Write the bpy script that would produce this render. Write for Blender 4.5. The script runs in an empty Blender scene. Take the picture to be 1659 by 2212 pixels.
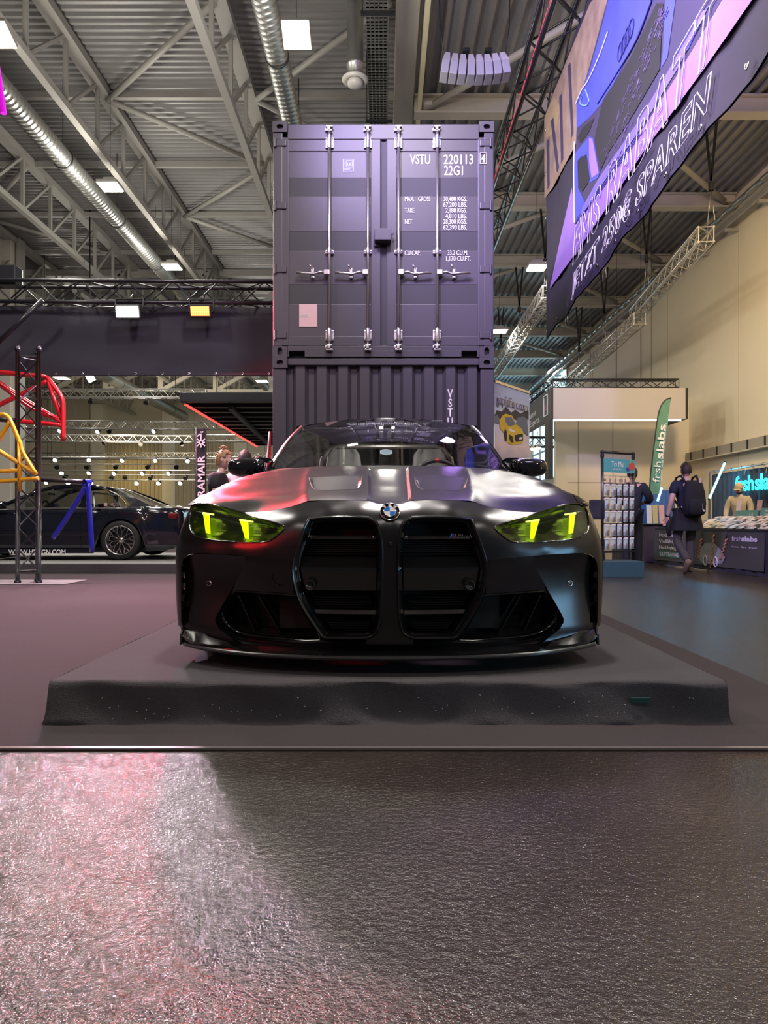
import bpy, bmesh, math, random
import numpy as np
from mathutils import Vector, Matrix
from mathutils.geometry import delaunay_2d_cdt
random.seed(7)
PI = math.pi
SC = bpy.context.scene
COL = SC.collection
V = Vector

# ---------------------------------------------------------------- camera
F, CX, HY, CAMZ = 1534.0, 829.5, 1126.0, 0.79      # focal length in px, vanishing point, camera height
cam = bpy.data.cameras.new('camera')
cam.sensor_fit = 'HORIZONTAL'; cam.sensor_width = 36.0
cam.lens = F / 1659 * 36.0
cam.shift_y = 20.0 / 1659
cam.clip_end = 300
cam_o = bpy.data.objects.new('camera', cam); COL.objects.link(cam_o)
cam_o.location = (0, 0, CAMZ); cam_o.rotation_euler = (PI/2, 0, 0)
SC.camera = cam_o
SC.view_settings.view_transform = 'Standard'
SC.view_settings.look = 'None'
SC.view_settings.gamma = 1
SC.view_settings.use_curve_mapping = False
SC.view_settings.exposure = 0.28

# ---------------------------------------------------------------- world: dim even light of the rest of the hall
w = bpy.data.worlds.new('hall_ambient'); SC.world = w; w.use_nodes = True
w.node_tree.nodes['Background'].inputs[0].default_value = (0.86, 0.84, 0.92, 1)
w.node_tree.nodes['Background'].inputs[1].default_value = 0.055

def lamp(name, typ, loc, target, energy, color, **kw):
    l = bpy.data.lights.new(name, typ); l.energy = energy; l.color = color
    for k, v in kw.items(): setattr(l, k, v)
    o = bpy.data.objects.new(name, l); COL.objects.link(o); o.location = loc
    o.rotation_euler = (V(target) - V(loc)).to_track_quat('-Z', 'Y').to_euler()
    return o
PURPLE = (0.60, 0.36, 1.0)
# stage spots on the booth rig (above and beside the photographer)
lamp('stage_spot_purple', 'SPOT', (2.2, 0.6, 6.3), (0.2, 7.8, 2.0), 380, (0.54, 0.36, 1.0), spot_size=1.05, spot_blend=0.7, shadow_soft_size=0.35)
lamp('stage_spot_pink', 'SPOT', (-3.0, 0.8, 5.6), (-0.3, 7.8, 2.6), 250, (1.0, 0.58, 0.72), spot_size=1.1, spot_blend=0.7, shadow_soft_size=0.35)
lamp('banner_spot', 'SPOT', (-1.2, 4.0, 6.8), (2.5, 7.6, 5.2), 2600, (0.55, 0.42, 1.0), spot_size=1.5, spot_blend=0.8, shadow_soft_size=0.3)
lamp('wall_wash', 'SPOT', (5.2, 9.5, 6.6), (8.8, 13.0, 3.8), 2000, (1.0, 0.70, 0.36), spot_size=2.0, spot_blend=0.8, shadow_soft_size=0.4)
# high bays of the hall that hang outside the frame
def bay(x, y, z, e):
    """one high bay: a panel throwing light down and an added point fill that brightens the roof"""
    lamp('high_bay_light', 'AREA', (x, y, z), (x, y, 0), e, (1.0, 0.95, 0.86), size=0.6)
    lamp('roof_fill', 'POINT', (x, y, z-0.7), (x, y, 0), e*0.75, (1.0, 0.95, 0.86), shadow_soft_size=0.4)  # added point fill under the panel to brighten the roof
for (x, y, e) in ((-5.5, 3.5, 190), (0.3, 3.9, 230), (5.5, 3.5, 190), (-5.5, -4, 70), (0.3, -4, 60), (5.5, -4, 70)): bay(x, y, 7.6, e)
lamp('bonnet_fill_violet', 'SPOT', (1.9, 10.2, 6.6), (0.5, 4.25, 1.05), 190, (0.50, 0.28, 1.0), spot_size=0.27, spot_blend=0.8, shadow_soft_size=0.35)  # added violet spot, placed for the tint on the bonnet
# unseen side lamps added for the cool and red tints on the car
lamp('corner_fill_cool', 'SPOT', (4.7, 0.6, 0.75), (0.9, 3.2, 0.5), 110, (0.30, 0.68, 1.0), spot_size=0.6, spot_blend=0.8, shadow_soft_size=0.5)
lamp('corner_spot_red', 'SPOT', (-3.4, 0.5, 1.7), (-0.68, 3.1, 0.75), 80, (1.0, 0.02, 0.02), spot_size=0.34, spot_blend=0.8, shadow_soft_size=0.25)

# ---------------------------------------------------------------- helpers
def Pt(px, py, d):
    return V(((px-CX)/F*d, d, CAMZ+(HY-py)/F*d))

MATS = {}
def mat(name, col, rough=0.5, metal=0.0, var=0.12, vscale=6.0, bump=0.0, bscale=80.0, emit=0.0, ecol=None, coat=0.0, spec=None, two=None, alpha=1.0, trans=0.0):
    if name in MATS: return MATS[name]
    m = bpy.data.materials.new(name); m.use_nodes = True
    nt = m.node_tree; b = nt.nodes['Principled BSDF']
    tc = nt.nodes.new('ShaderNodeTexCoord')
    n = nt.nodes.new('ShaderNodeTexNoise'); n.inputs['Scale'].default_value = vscale; n.inputs['Detail'].default_value = 5
    nt.links.new(tc.outputs['Object'], n.inputs['Vector'])
    mx = nt.nodes.new('ShaderNodeMix'); mx.data_type = 'RGBA'
    c = (col[0], col[1], col[2], 1)
    c2 = two if two else tuple(x*(1-var) for x in col)
    mx.inputs[6].default_value = c; mx.inputs[7].default_value = (c2[0], c2[1], c2[2], 1)
    nt.links.new(n.outputs['Fac'], mx.inputs[0]); nt.links.new(mx.outputs[2], b.inputs['Base Color'])
    b.inputs['Roughness'].default_value = rough; b.inputs['Metallic'].default_value = metal
    if coat: b.inputs['Coat Weight'].default_value = coat; b.inputs['Coat Roughness'].default_value = 0.05
    if spec is not None: b.inputs['Specular IOR Level'].default_value = spec
    if bump:
        n2 = nt.nodes.new('ShaderNodeTexNoise'); n2.inputs['Scale'].default_value = bscale; n2.inputs['Detail'].default_value = 4
        nt.links.new(tc.outputs['Object'], n2.inputs['Vector'])
        bp = nt.nodes.new('ShaderNodeBump'); bp.inputs['Strength'].default_value = bump; bp.inputs['Distance'].default_value = 0.01
        nt.links.new(n2.outputs['Fac'], bp.inputs['Height']); nt.links.new(bp.outputs['Normal'], b.inputs['Normal'])
    if emit:
        b.inputs['Emission Color'].default_value = (*(ecol or col), 1); b.inputs['Emission Strength'].default_value = emit
    if alpha < 1: b.inputs['Alpha'].default_value = alpha
    if trans: b.inputs['Transmission Weight'].default_value = trans
    MATS[name] = m
    return m

def glass(name, tint, refl=0.10, rough=0.02):
    """thin pane: mostly see-through, mirror-like at glancing angles"""
    if name in MATS: return MATS[name]
    m = bpy.data.materials.new(name); m.use_nodes = True; nt = m.node_tree
    nt.nodes.remove(nt.nodes['Principled BSDF']); out = nt.nodes['Material Output']
    t = nt.nodes.new('ShaderNodeBsdfTransparent'); t.inputs[0].default_value = (*tint, 1)
    g = nt.nodes.new('ShaderNodeBsdfGlossy'); g.inputs['Roughness'].default_value = rough
    fr = nt.nodes.new('ShaderNodeFresnel'); fr.inputs[0].default_value = 1.5
    nz = nt.nodes.new('ShaderNodeTexNoise'); nz.inputs['Scale'].default_value = 3
    ma = nt.nodes.new('ShaderNodeMath'); ma.operation = 'MULTIPLY_ADD'; ma.inputs[1].default_value = 0.02; ma.inputs[2].default_value = refl
    nt.links.new(nz.outputs['Fac'], ma.inputs[0])
    ad = nt.nodes.new('ShaderNodeMath'); ad.operation = 'ADD'; ad.use_clamp = True
    nt.links.new(fr.outputs[0], ad.inputs[0]); nt.links.new(ma.outputs[0], ad.inputs[1])
    mx = nt.nodes.new('ShaderNodeMixShader'); nt.links.new(ad.outputs[0], mx.inputs[0])
    nt.links.new(t.outputs[0], mx.inputs[1]); nt.links.new(g.outputs[0], mx.inputs[2]); nt.links.new(mx.outputs[0], out.inputs[0])
    MATS[name] = m
    return m

def emit(name, col, strength):
    return mat(name, col, 0.4, emit=strength, ecol=col, var=0.03)

def tag(o, label=None, cat=None, group=None, kind=None):
    if label: o['label'] = label
    if cat: o['category'] = cat
    if group: o['group'] = group
    if kind: o['kind'] = kind
    return o

def thing(name, label, cat, loc=(0, 0, 0), rotz=0.0, group=None):
    o = bpy.data.objects.new(name, None); COL.objects.link(o)
    o.empty_display_size = 0.1
    o.location = loc; o.rotation_euler = (0, 0, rotz)
    return tag(o, label, cat, group)

def link(name, me, m=None, parent=None, loc=None, rot=None):
    o = bpy.data.objects.new(name, me); COL.objects.link(o)
    if m is not None:
        if not isinstance(m, (list, tuple)): m = [m]
        if len(me.materials) == 0:
            for k in m: me.materials.append(k)
    if parent is not None: o.parent = parent
    if loc is not None: o.location = loc
    if rot is not None: o.rotation_euler = rot
    return o

class MB:
    """collects shapes into one mesh; o = origin subtracted from all points"""
    def __init__(s, o=(0, 0, 0)):
        s.v = []; s.f = []; s.sm = []; s.mi = []; s.o = V(o); s.cur = 0
    def add(s, vs, fs, smooth=False):
        b = len(s.v)
        s.v += [V(p) - s.o for p in vs]
        for f in fs:
            s.f.append([b+i for i in f]); s.sm.append(smooth); s.mi.append(s.cur)
        return s
    def box(s, lo, hi, M=None):
        x0, y0, z0 = lo; x1, y1, z1 = hi
        vs = [V(p) for p in ((x0,y0,z0),(x1,y0,z0),(x1,y1,z0),(x0,y1,z0),(x0,y0,z1),(x1,y0,z1),(x1,y1,z1),(x0,y1,z1))]
        if M is not None: vs = [M @ p for p in vs]
        return s.add(vs, ((0,3,2,1),(4,5,6,7),(0,1,5,4),(1,2,6,5),(2,3,7,6),(3,0,4,7)))
    def bbox(s, lo, hi, b=0.01, M=None):
        """box with chamfered edges"""
        bm = bmesh.new(); bmesh.ops.create_cube(bm, size=1)
        lo, hi = V(lo), V(hi); c = (lo+hi)/2; d = hi-lo
        for v in bm.verts: v.co = V((c[i]+v.co[i]*d[i] for i in range(3)))
        bmesh.ops.bevel(bm, geom=bm.edges[:], offset=min(b, min(d)*0.45), segments=2, affect='EDGES', profile=0.6)
        return s.addbm(bm, M)
    def addbm(s, bm, M=None, smooth=False):
        bm.verts.index_update()
        vs = [(M @ v.co) if M is not None else v.co.copy() for v in bm.verts]
        s.add(vs, [[v.index for v in f.verts] for f in bm.faces], smooth); bm.free()
        return s
    def tube(s, pts, r, n=8, caps=True, smooth=True):
        """swept tube through a point list (r a number or a list)"""
        pts = [V(p) for p in pts]; rs = r if isinstance(r, (list, tuple)) else [r]*len(pts)
        vs = []; fs = []
        up = None
        for i, p in enumerate(pts):
            t = (pts[min(i+1, len(pts)-1)] - pts[max(i-1, 0)])
            if t.length < 1e-9: t = V((0, 0, 1))
            t.normalize()
            if up is None:
                up = V((0, 0, 1)) if abs(t.z) < 0.9 else V((0, 1, 0))
            a = t.cross(up).normalized(); bb = a.cross(t).normalized(); up = bb
            for k in range(n):
                an = 2*PI*(k+0.5)/n
                vs.append(p + (a*math.cos(an) + bb*math.sin(an))*rs[i])
        for i in range(len(pts)-1):
            for k in range(n):
                k2 = (k+1) % n
                fs.append((i*n+k, i*n+k2, (i+1)*n+k2, (i+1)*n+k))
        s.add(vs, fs, smooth)
        if caps:
            b = len(s.v) - len(vs)
            s.f.append([b+k for k in range(n)][::-1]); s.sm.append(False); s.mi.append(s.cur)
            s.f.append([b+(len(pts)-1)*n+k for k in range(n)]); s.sm.append(False); s.mi.append(s.cur)
        return s
    def bar(s, p0, p1, w, h, up=(0, 0, 1)):
        """rectangular bar"""
        p0, p1 = V(p0), V(p1); t = (p1-p0).normalized(); up = V(up)
        if abs(t.dot(up)) > 0.98: up = V((0, 1, 0))
        a = t.cross(up).normalized()*w/2; b = a.cross(t).normalized()*h/2
        vs = [p0-a-b, p0+a-b, p0+a+b, p0-a+b, p1-a-b, p1+a-b, p1+a+b, p1-a+b]
        return s.add(vs, ((0,3,2,1),(4,5,6,7),(0,1,5,4),(1,2,6,5),(2,3,7,6),(3,0,4,7)))
    def prism(s, poly, ext):
        """planar polygon (3D points) extruded by vector ext; concave ok"""
        n = len(poly); ext = V(ext)
        vs = [V(p) for p in poly]; vs += [p+ext for p in vs]
        fs = [(i, (i+1) % n, n+(i+1) % n, n+i) for i in range(n)]
        from mathutils.geometry import tessellate_polygon
        tri = tessellate_polygon([vs[:n]])
        for t in tri:
            fs.append(tuple(t)); fs.append(tuple(n+i for i in reversed(t)))
        return s.add(vs, fs)
    def flat(s, poly):
        from mathutils.geometry import tessellate_polygon
        vs = [V(p) for p in poly]
        return s.add(vs, [tuple(t) for t in tessellate_polygon([vs])])
    def lathe(s, prof, c=(0, 0, 0), axis=(0, 0, 1), n=16, smooth=True):
        """profile [(r, h)] spun about axis through c"""
        ax = V(axis).normalized(); u = ax.orthogonal().normalized(); v = ax.cross(u); c = V(c)
        vs = []; fs = []
        for (r, h) in prof:
            for k in range(n):
                a = 2*PI*k/n
                vs.append(c + ax*h + (u*math.cos(a)+v*math.sin(a))*max(r, 1e-4))
        for i in range(len(prof)-1):
            for k in range(n):
                k2 = (k+1) % n
                fs.append((i*n+k, i*n+k2, (i+1)*n+k2, (i+1)*n+k))
        return s.add(vs, fs, smooth)
    def grid(s, rows, smooth=True, close=False):
        """rows of equally many points"""
        m = len(rows[0]); vs = [p for r in rows for p in r]; fs = []
        for i in range(len(rows)-1):
            for j in range(m if close else m-1):
                j2 = (j+1) % m
                fs.append((i*m+j, i*m+j2, (i+1)*m+j2, (i+1)*m+j))
        return s.add(vs, fs, smooth)
    def sphere(s, c, r, n=12, M=None, sc=(1, 1, 1)):
        bm = bmesh.new(); bmesh.ops.create_uvsphere(bm, u_segments=n, v_segments=max(6, n//2+2), radius=1)
        for v in bm.verts: v.co = V((v.co.x*sc[0]*r, v.co.y*sc[1]*r, v.co.z*sc[2]*r))
        MM = Matrix.Translation(V(c)) @ (M if M is not None else Matrix.Identity(4))
        return s.addbm(bm, MM, True)
    def mesh(s, name):
        me = bpy.data.meshes.new(name)
        me.from_pydata([tuple(p) for p in s.v], [], s.f)
        me.polygons.foreach_set('use_smooth', s.sm); me.polygons.foreach_set('material_index', s.mi)
        me.update()
        return me
    def obj(s, name, m, parent=None, sharp=None, **kw):
        me = s.mesh(name)
        if sharp is not None: me.set_sharp_from_angle(angle=sharp)
        return link(name, me, m, parent, **kw)

def textmesh(body, size=1.0, outline=0.0, shear=0.0, offset=0.0, align='LEFT', extrude=0.0, spacing=1.0, xs=1.0, line=1.0):
    cu = bpy.data.curves.new('txt', 'FONT'); cu.body = body; cu.size = size; cu.shear = shear; cu.align_x = align
    cu.space_character = spacing; cu.space_line = line; cu.resolution_u = 3
    if outline:
        cu.fill_mode = 'NONE'; cu.bevel_depth = outline; cu.bevel_resolution = 0; cu.offset = offset
    else:
        cu.offset = offset; cu.extrude = extrude
    o = bpy.data.objects.new('txt', cu); COL.objects.link(o)
    dg = bpy.context.evaluated_depsgraph_get()
    me = bpy.data.meshes.new_from_object(o.evaluated_get(dg))
    bpy.data.objects.remove(o); bpy.data.curves.remove(cu)
    if xs != 1.0: me.transform(Matrix.Diagonal((xs, 1, 1, 1)))
    return me

def frame(origin, xd, yd):
    xd = V(xd).normalized(); yd = V(yd); zd = xd.cross(yd).normalized(); yd = zd.cross(xd)
    M = Matrix.Identity(4)
    for i in range(3):
        M[i][0], M[i][1], M[i][2], M[i][3] = xd[i], yd[i], zd[i], origin[i]
    return M

def text(name, body, origin, xd, yd, m, parent=None, o=(0, 0, 0), fit=None, **kw):
    """flat lettering; origin = lower left (or centre) in the parent's space; fit = width it must fill"""
    me = textmesh(body, **kw)
    if fit:
        xs = [v.co.x for v in me.vertices]; wd = max(xs)-min(xs)
        if wd > 0: me.transform(Matrix.Diagonal((fit/wd, 1, 1, 1)))
    me.transform(Matrix.Translation(-V(o)) @ frame(origin, xd, yd)); me.name = name
    return link(name, me, m, parent)

def copy_tree(o, parent=None):
    c = o.copy(); COL.objects.link(c)
    if parent is not None: c.parent = parent
    for ch in list(o.children): copy_tree(ch, c)
    return c

def spline(pts, n=8, closed=False):
    """Catmull-Rom through points of any dimension"""
    P = [np.array(p, float) for p in pts]; N = len(P); out = []
    rng = range(N if closed else N-1)
    for i in rng:
        p0 = P[(i-1) % N] if closed or i > 0 else 2*P[0]-P[1]
        p1 = P[i]; p2 = P[(i+1) % N]
        p3 = P[(i+2) % N] if closed or i+2 < N else 2*P[-1]-P[-2]
        for k in range(n):
            t = k/n
            out.append(0.5*((2*p1)+(-p0+p2)*t+(2*p0-5*p1+4*p2-p3)*t*t+(-p0+3*p1-3*p2+p3)*t**3))
    if not closed: out.append(P[-1])
    return out

def dens(pts, step, closed=True):
    """densify a polyline"""
    P = [np.array(p, float) for p in pts]; out = []
    for i in range(len(P) if closed else len(P)-1):
        a, b = P[i], P[(i+1) % len(P)]
        k = max(1, int(np.linalg.norm(b-a)/step+0.5))
        for j in range(k): out.append(a+(b-a)*j/k)
    if not closed: out.append(P[-1])
    return out

def inpoly(pts, poly):
    pts = np.asarray(pts); poly = np.asarray(poly); x, y = pts[:, 0], pts[:, 1]
    r = np.zeros(len(pts), bool); j = len(poly)-1
    for i in range(len(poly)):
        xi, yi = poly[i]; xj, yj = poly[j]
        if yi != yj:
            c = ((yi > y) != (yj > y)) & (x < (xj-xi)*(y-yi)/(yj-yi)+xi)
            r ^= c
        j = i
    return r

def cdt(outer, holes=(), step=0.02, lines=()):
    """triangulate a 2D region with exact borders; returns (verts Nx2, tris)"""
    outer = np.array(outer); loops = [outer] + [np.array(h) for h in holes]
    vs = []; es = []
    for L in loops:
        b = len(vs); vs += [tuple(p) for p in L]
        es += [(b+i, b+(i+1) % len(L)) for i in range(len(L))]
    for L in lines:
        b = len(vs); vs += [tuple(p) for p in L]
        es += [(b+i, b+i+1) for i in range(len(L)-1)]
    lo = outer.min(0); hi = outer.max(0)
    gx = np.arange(lo[0]+step*0.5, hi[0], step); gz = np.arange(lo[1]+step*0.5, hi[1], step*0.87)
    G = np.array([(x+(step/2 if j % 2 else 0), z) for j, z in enumerate(gz) for x in gx])
    if len(G):
        k = inpoly(G, outer)
        for h in loops[1:]: k &= ~inpoly(G, h)
        G = G[k]
        B = np.array(vs)
        if len(G):
            d = np.full(len(G), 9.0)
            for i in range(0, len(B), 200):
                d = np.minimum(d, np.sqrt(((G[:, None, :]-B[None, i:i+200, :])**2).sum(2)).min(1))
            vs += [tuple(p) for p in G[d > step*0.45]]
    r = delaunay_2d_cdt([V(p) for p in vs], es, [], 0, 1e-6)
    ov = np.array([tuple(p) for p in r[0]]); tr = np.array([t for t in r[2] if len(t) == 3])
    cen = ov[tr].mean(1); k = inpoly(cen, outer)
    for h in loops[1:]: k &= ~inpoly(cen, h)
    return ov, tr[k]

class TPS:
    def __init__(s, xy, v, lam=0.0):
        xy = np.array(xy, float); v = np.array(v, float); n = len(xy)
        A = np.zeros((n+3, n+3)); A[:n, :n] = s.k(xy, xy) + lam*np.eye(n)
        A[:n, n] = 1; A[:n, n+1:] = xy; A[n, :n] = 1; A[n+1:, :n] = xy.T
        s.w = np.linalg.lstsq(A, np.concatenate([v, np.zeros(3)]), rcond=None)[0]; s.xy = xy
    def k(s, a, b):
        r2 = ((a[:, None, :]-b[None, :, :])**2).sum(2)
        return 0.5*r2*np.log(r2+1e-12)
    def __call__(s, q):
        q = np.asarray(q, float); n = len(s.xy)
        return s.k(q, s.xy) @ s.w[:n] + s.w[n] + q @ s.w[n+1:]

def truss(name, label, p0, p1, w, m, tri=False, rc=0.025, rb=0.01, step=None, up=(0, 0, 1), each=True, group=None, cat='truss', ends=True, n=6, rod=None):
    """lattice truss between two points: chords and bracing"""
    p0, p1 = V(p0), V(p1); t = (p1-p0); L = t.length; t.normalize(); up = V(up)
    if abs(t.dot(up)) > 0.95: up = V((0, 1, 0))
    a = t.cross(up).normalized(); b = a.cross(t).normalized()
    if tri: offs = [(-w/2, -w*0.29), (w/2, -w*0.29), (0, w*0.58)]
    else: offs = [(-w/2, -w/2), (w/2, -w/2), (w/2, w/2), (-w/2, w/2)]
    root = thing(name, label, cat, p0, group=group)
    P = lambda k, s: p0 + a*offs[k][0] + b*offs[k][1] + t*s
    for k in range(len(offs)):
        MB(p0).tube([P(k, 0), P(k, L)], rc, 8).obj('chord', m, root)
    step = step or w*0.9; N = max(1, round(L/step)); st = L/N
    sm = MB(p0)
    for k in range(len(offs)):
        k2 = (k+1) % len(offs)
        for i in range(N):
            q = [P(k, i*st), P(k2, (i+1)*st)] if (i+k) % 2 else [P(k2, i*st), P(k, (i+1)*st)]
            if each: MB(p0).tube(q, rb, n, caps=False).obj('brace', m, root)
            else: sm.tube(q, rb, 4, caps=False)
        if ends:
            for s_ in (0.0, L):
                if each: MB(p0).tube([P(k, s_), P(k2, s_)], rb, n, caps=False).obj('end_brace', m, root)
                else: sm.tube([P(k, s_), P(k2, s_)], rb, 4, caps=False)
    if not each: tag(sm.obj('bracing', m, root), kind='stuff')
    return root

# ---------------------------------------------------------------- materials
M_STEEL = mat('painted_steel_pale', (0.33, 0.315, 0.29), 0.5, var=0.1)
M_BEAM = mat('painted_beam_cream', (0.50, 0.465, 0.41), 0.5, var=0.08)
M_DECKM = mat('roof_deck_grey', (0.27, 0.262, 0.258), 0.45, 0.2, var=0.2, vscale=2)
M_GALV = mat('galvanised_duct', (0.42, 0.42, 0.40), 0.36, 0.9, var=0.15, vscale=14)
M_ALU = mat('truss_aluminium', (0.62, 0.60, 0.56), 0.35, 0.8, var=0.12)
M_BLKT = mat('truss_black', (0.018, 0.018, 0.024), 0.32, 0.0, var=0.2, coat=0.2)
M_BLK = mat('black_plastic', (0.012, 0.012, 0.014), 0.45)
M_BLKG = mat('black_gloss', (0.006, 0.006, 0.008), 0.08, coat=1.0)
M_FABRIC = mat('black_fabric', (0.040, 0.037, 0.056), 0.85, var=0.25, vscale=3, bump=0.25, bscale=30)
M_CHROME = mat('chrome', (0.75, 0.73, 0.72), 0.12, 1.0, var=0.1)
M_ZINC = mat('zinc_plated_steel', (0.72, 0.68, 0.66), 0.28, 0.9, var=0.25, vscale=30)
M_WHITE = mat('white_print', (0.80, 0.78, 0.78), 0.6)
M_RUBBER = mat('black_rubber', (0.012, 0.012, 0.012), 0.7)
M_WALL = mat('wall_cream', (0.76, 0.67, 0.50), 0.75, var=0.08, vscale=0.6)
M_LAMP = emit('lamp_glow_white', (1.0, 0.97, 0.88), 22.0)
M_LAMPW = emit('lamp_glow_warm', (1.0, 0.93, 0.75), 14.0)
M_SKIN = mat('skin', (0.56, 0.33, 0.25), 0.5)
# ================================================================ STRUCTURE
def floor_material():
    m = bpy.data.materials.new('coated_concrete'); m.use_nodes = True; nt = m.node_tree; b = nt.nodes['Principled BSDF']
    N = nt.nodes.new; L = nt.links.new
    tc = N('ShaderNodeTexCoord')
    def noise(sc, det=4, rough=0.5):
        n = N('ShaderNodeTexNoise'); n.inputs['Scale'].default_value = sc; n.inputs['Detail'].default_value = det
        n.inputs['Roughness'].default_value = rough; L(tc.outputs['Object'], n.inputs['Vector']); return n
    def ramp(src, a, bb, c0, c1):
        r = N('ShaderNodeValToRGB'); r.color_ramp.elements[0].position = a; r.color_ramp.elements[1].position = bb
        r.color_ramp.elements[0].color = (*c0, 1); r.color_ramp.elements[1].color = (*c1, 1); L(src, r.inputs[0]); return r
    n1 = noise(1.6, 6); base = ramp(n1.outputs['Fac'], 0.3, 0.7, (0.024, 0.017, 0.0155), (0.046, 0.034, 0.031))
    n2 = noise(9, 9, 0.7); scuff = ramp(n2.outputs['Fac'], 0.68, 0.80, (0, 0, 0), (1, 1, 1))
    mx = N('ShaderNodeMix'); mx.data_type = 'RGBA'; mx.inputs[7].default_value = (0.20, 0.19, 0.19, 1)
    L(base.outputs[0], mx.inputs[6])
    sc = N('ShaderNodeMath'); sc.operation = 'MULTIPLY'; sc.inputs[1].default_value = 0.35; L(scuff.outputs[0], sc.inputs[0]); L(sc.outputs[0], mx.inputs[0])
    L(mx.outputs[2], b.inputs['Base Color'])
    nr = noise(3.5, 5); rr = N('ShaderNodeMapRange'); rr.inputs[3].default_value = 0.13; rr.inputs[4].default_value = 0.18
    L(nr.outputs['Fac'], rr.inputs[0]); L(rr.outputs[0], b.inputs['Roughness'])
    nb = noise(58, 3, 0.6); nb2 = noise(210, 2)
    ad = N('ShaderNodeMath'); ad.operation = 'MULTIPLY_ADD'; ad.inputs[1].default_value = 0.35
    L(nb2.outputs['Fac'], ad.inputs[0]); L(nb.outputs['Fac'], ad.inputs[2])
    bp = N('ShaderNodeBump'); bp.inputs['Strength'].default_value = 0.7; bp.inputs['Distance'].default_value = 0.009
    L(ad.outputs[0], bp.inputs['Height']); L(bp.outputs['Normal'], b.inputs['Normal'])
    b.inputs['Specular IOR Level'].default_value = 0.5
    return m
tag(MB().box((-45, -8, -0.2), (12, 62, 0)).obj('floor', floor_material()), kind='structure')

def carpet_material(name, c0, c1):
    m = mat(name, c0, 0.95, two=c1, vscale=0.9, bump=0.6, bscale=260, spec=0.15)
    return m
M_CARPET = carpet_material('needle_felt_carpet', (0.068, 0.054, 0.060), (0.050, 0.039, 0.044))
M_CARPETP = carpet_material('needle_felt_cover', (0.088, 0.078, 0.086), (0.066, 0.058, 0.066))
cp = thing('floor_carpet', 'dark grey-purple needle felt carpet covering the stand floor under the containers', 'carpet', (0, 6, 0))
MB((0, 6, 0)).bbox((-14, 2.46, 0.0005), (1.84, 22, 0.008), 0.003).obj('carpet_sheet', M_CARPET, cp)
MB((0, 6, 0)).bar((-14, 2.452, 0.006), (1.85, 2.452, 0.006), 0.022, 0.008).obj('edge_strip', mat('edge_strip_tape', (0.20, 0.17, 0.17), 0.25, 0.3), cp)
hatch = thing('floor_hatch', 'small metal-framed floor duct cover at the right edge of the glossy floor', 'hatch', (1.62, 2.33, 0))
MB((1.62, 2.33, 0)).bbox((1.34, 2.22, 0), (2.1, 2.42, 0.004), 0.002).obj('hatch_frame', M_ZINC, hatch)
MB((1.62, 2.33, 0)).bbox((1.36, 2.235, 0.003), (2.1, 2.405, 0.006), 0.002).obj('hatch_lid', mat('hatch_dark', (0.03, 0.025, 0.025), 0.4), hatch)

# ---- display platform under the car: felt pulled over a box, with creases
PLZ, PLY = 0.167, 2.76
def platform():
    root = thing('display_platform', 'low black felt-covered platform the matte car stands on', 'platform', (0.015, 5.2, 0))
    x0, x1, y1 = -1.302, 1.332, 7.76
    o = V((0.015, 5.2, 0.008))
    def wob(x, z):
        return 0.010*math.sin(x*5.1+1.2)*math.sin(z*14+x*2) + 0.006*math.sin(x*11.7+z*20) + 0.004*math.sin(x*23+2)
    prof = []                                   # front edge profile: bottom flare, face, rounded top, top surface
    for k in range(11):
        z = 0.002+(PLZ-0.012)*k/10
        prof.append((PLY-0.035*math.exp(-z*26), z))
    prof += [(PLY+0.006, PLZ-0.004), (PLY+0.016, PLZ), (PLY+0.05, PLZ), (PLY+0.2, PLZ)]
    rows = []
    nx = 110
    for (y, z) in prof:
        r = []
        for i in range(nx+1):
            t = i/nx; fl = 0.016*math.exp(-z*30)
            x = x0-fl+(x1-x0+2*fl)*t
            yy = y
            if 0.01 < z < PLZ-0.003: yy += wob(x, z)*(1 if y < PLY+0.003 else 0.3)
            zz = z + (0.004*math.sin(x*7.3)*math.sin(x*2.1) if z > 0.13 and y < PLY+0.03 else 0)
            r.append(V((x, yy, zz)))
        rows.append(r)
    b = MB(o); b.grid(rows)
    ys = PLY+0.2
    top = []
    for j in range(14):
        y = ys+(y1-ys)*j/13
        top.append([V((x0+(x1-x0)*i/20, y, PLZ+0.0012*math.sin(x0*3+i*1.7+j))) for i in range(21)])
    b.grid([[V((x0+(x1-x0)*i/20, ys, PLZ)) for i in range(21)]]+top[1:])
    b.obj('felt_cover', M_CARPETP, root)
    for x, sg in ((x0, -1), (x1, 1)):
        s = MB(o); s.grid([[V((x+sg*0.016*math.exp(-z*30)+sg*0.004*math.sin(y*9), y, z)) for y in np.linspace(PLY, y1, 40)] for z in (0.002, 0.03, 0.08, 0.13, PLZ)]); s.obj('felt_side', M_CARPETP, root)
    MB(o).box((x0+0.03, PLY+0.05, 0.0), (x1-0.03, y1-0.01, PLZ-0.012)).obj('wooden_core', M_BLK, root)
    MB(o).bbox((0.954, PLY-0.016, 0.085), (1.03, PLY-0.010, 0.108), 0.002).obj('sticker', mat('teal_sticker', (0.008, 0.05, 0.05), 0.5), root)['label'] = 'small dark teal sticker'
    sm = MB(o)
    for k in range(60):
        x = random.uniform(x0+0.1, x1-0.1); z = random.uniform(0.02, 0.12); a = random.uniform(0, PI)
        sm.bar((x, PLY-0.022, z), (x+0.006*math.cos(a), PLY-0.022, z+0.006*math.sin(a)), 0.0012, 0.0012)
    tag(sm.obj('lint_flecks', M_WHITE, root), kind='stuff')
    root.location.z = 0.008
platform()

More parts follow.
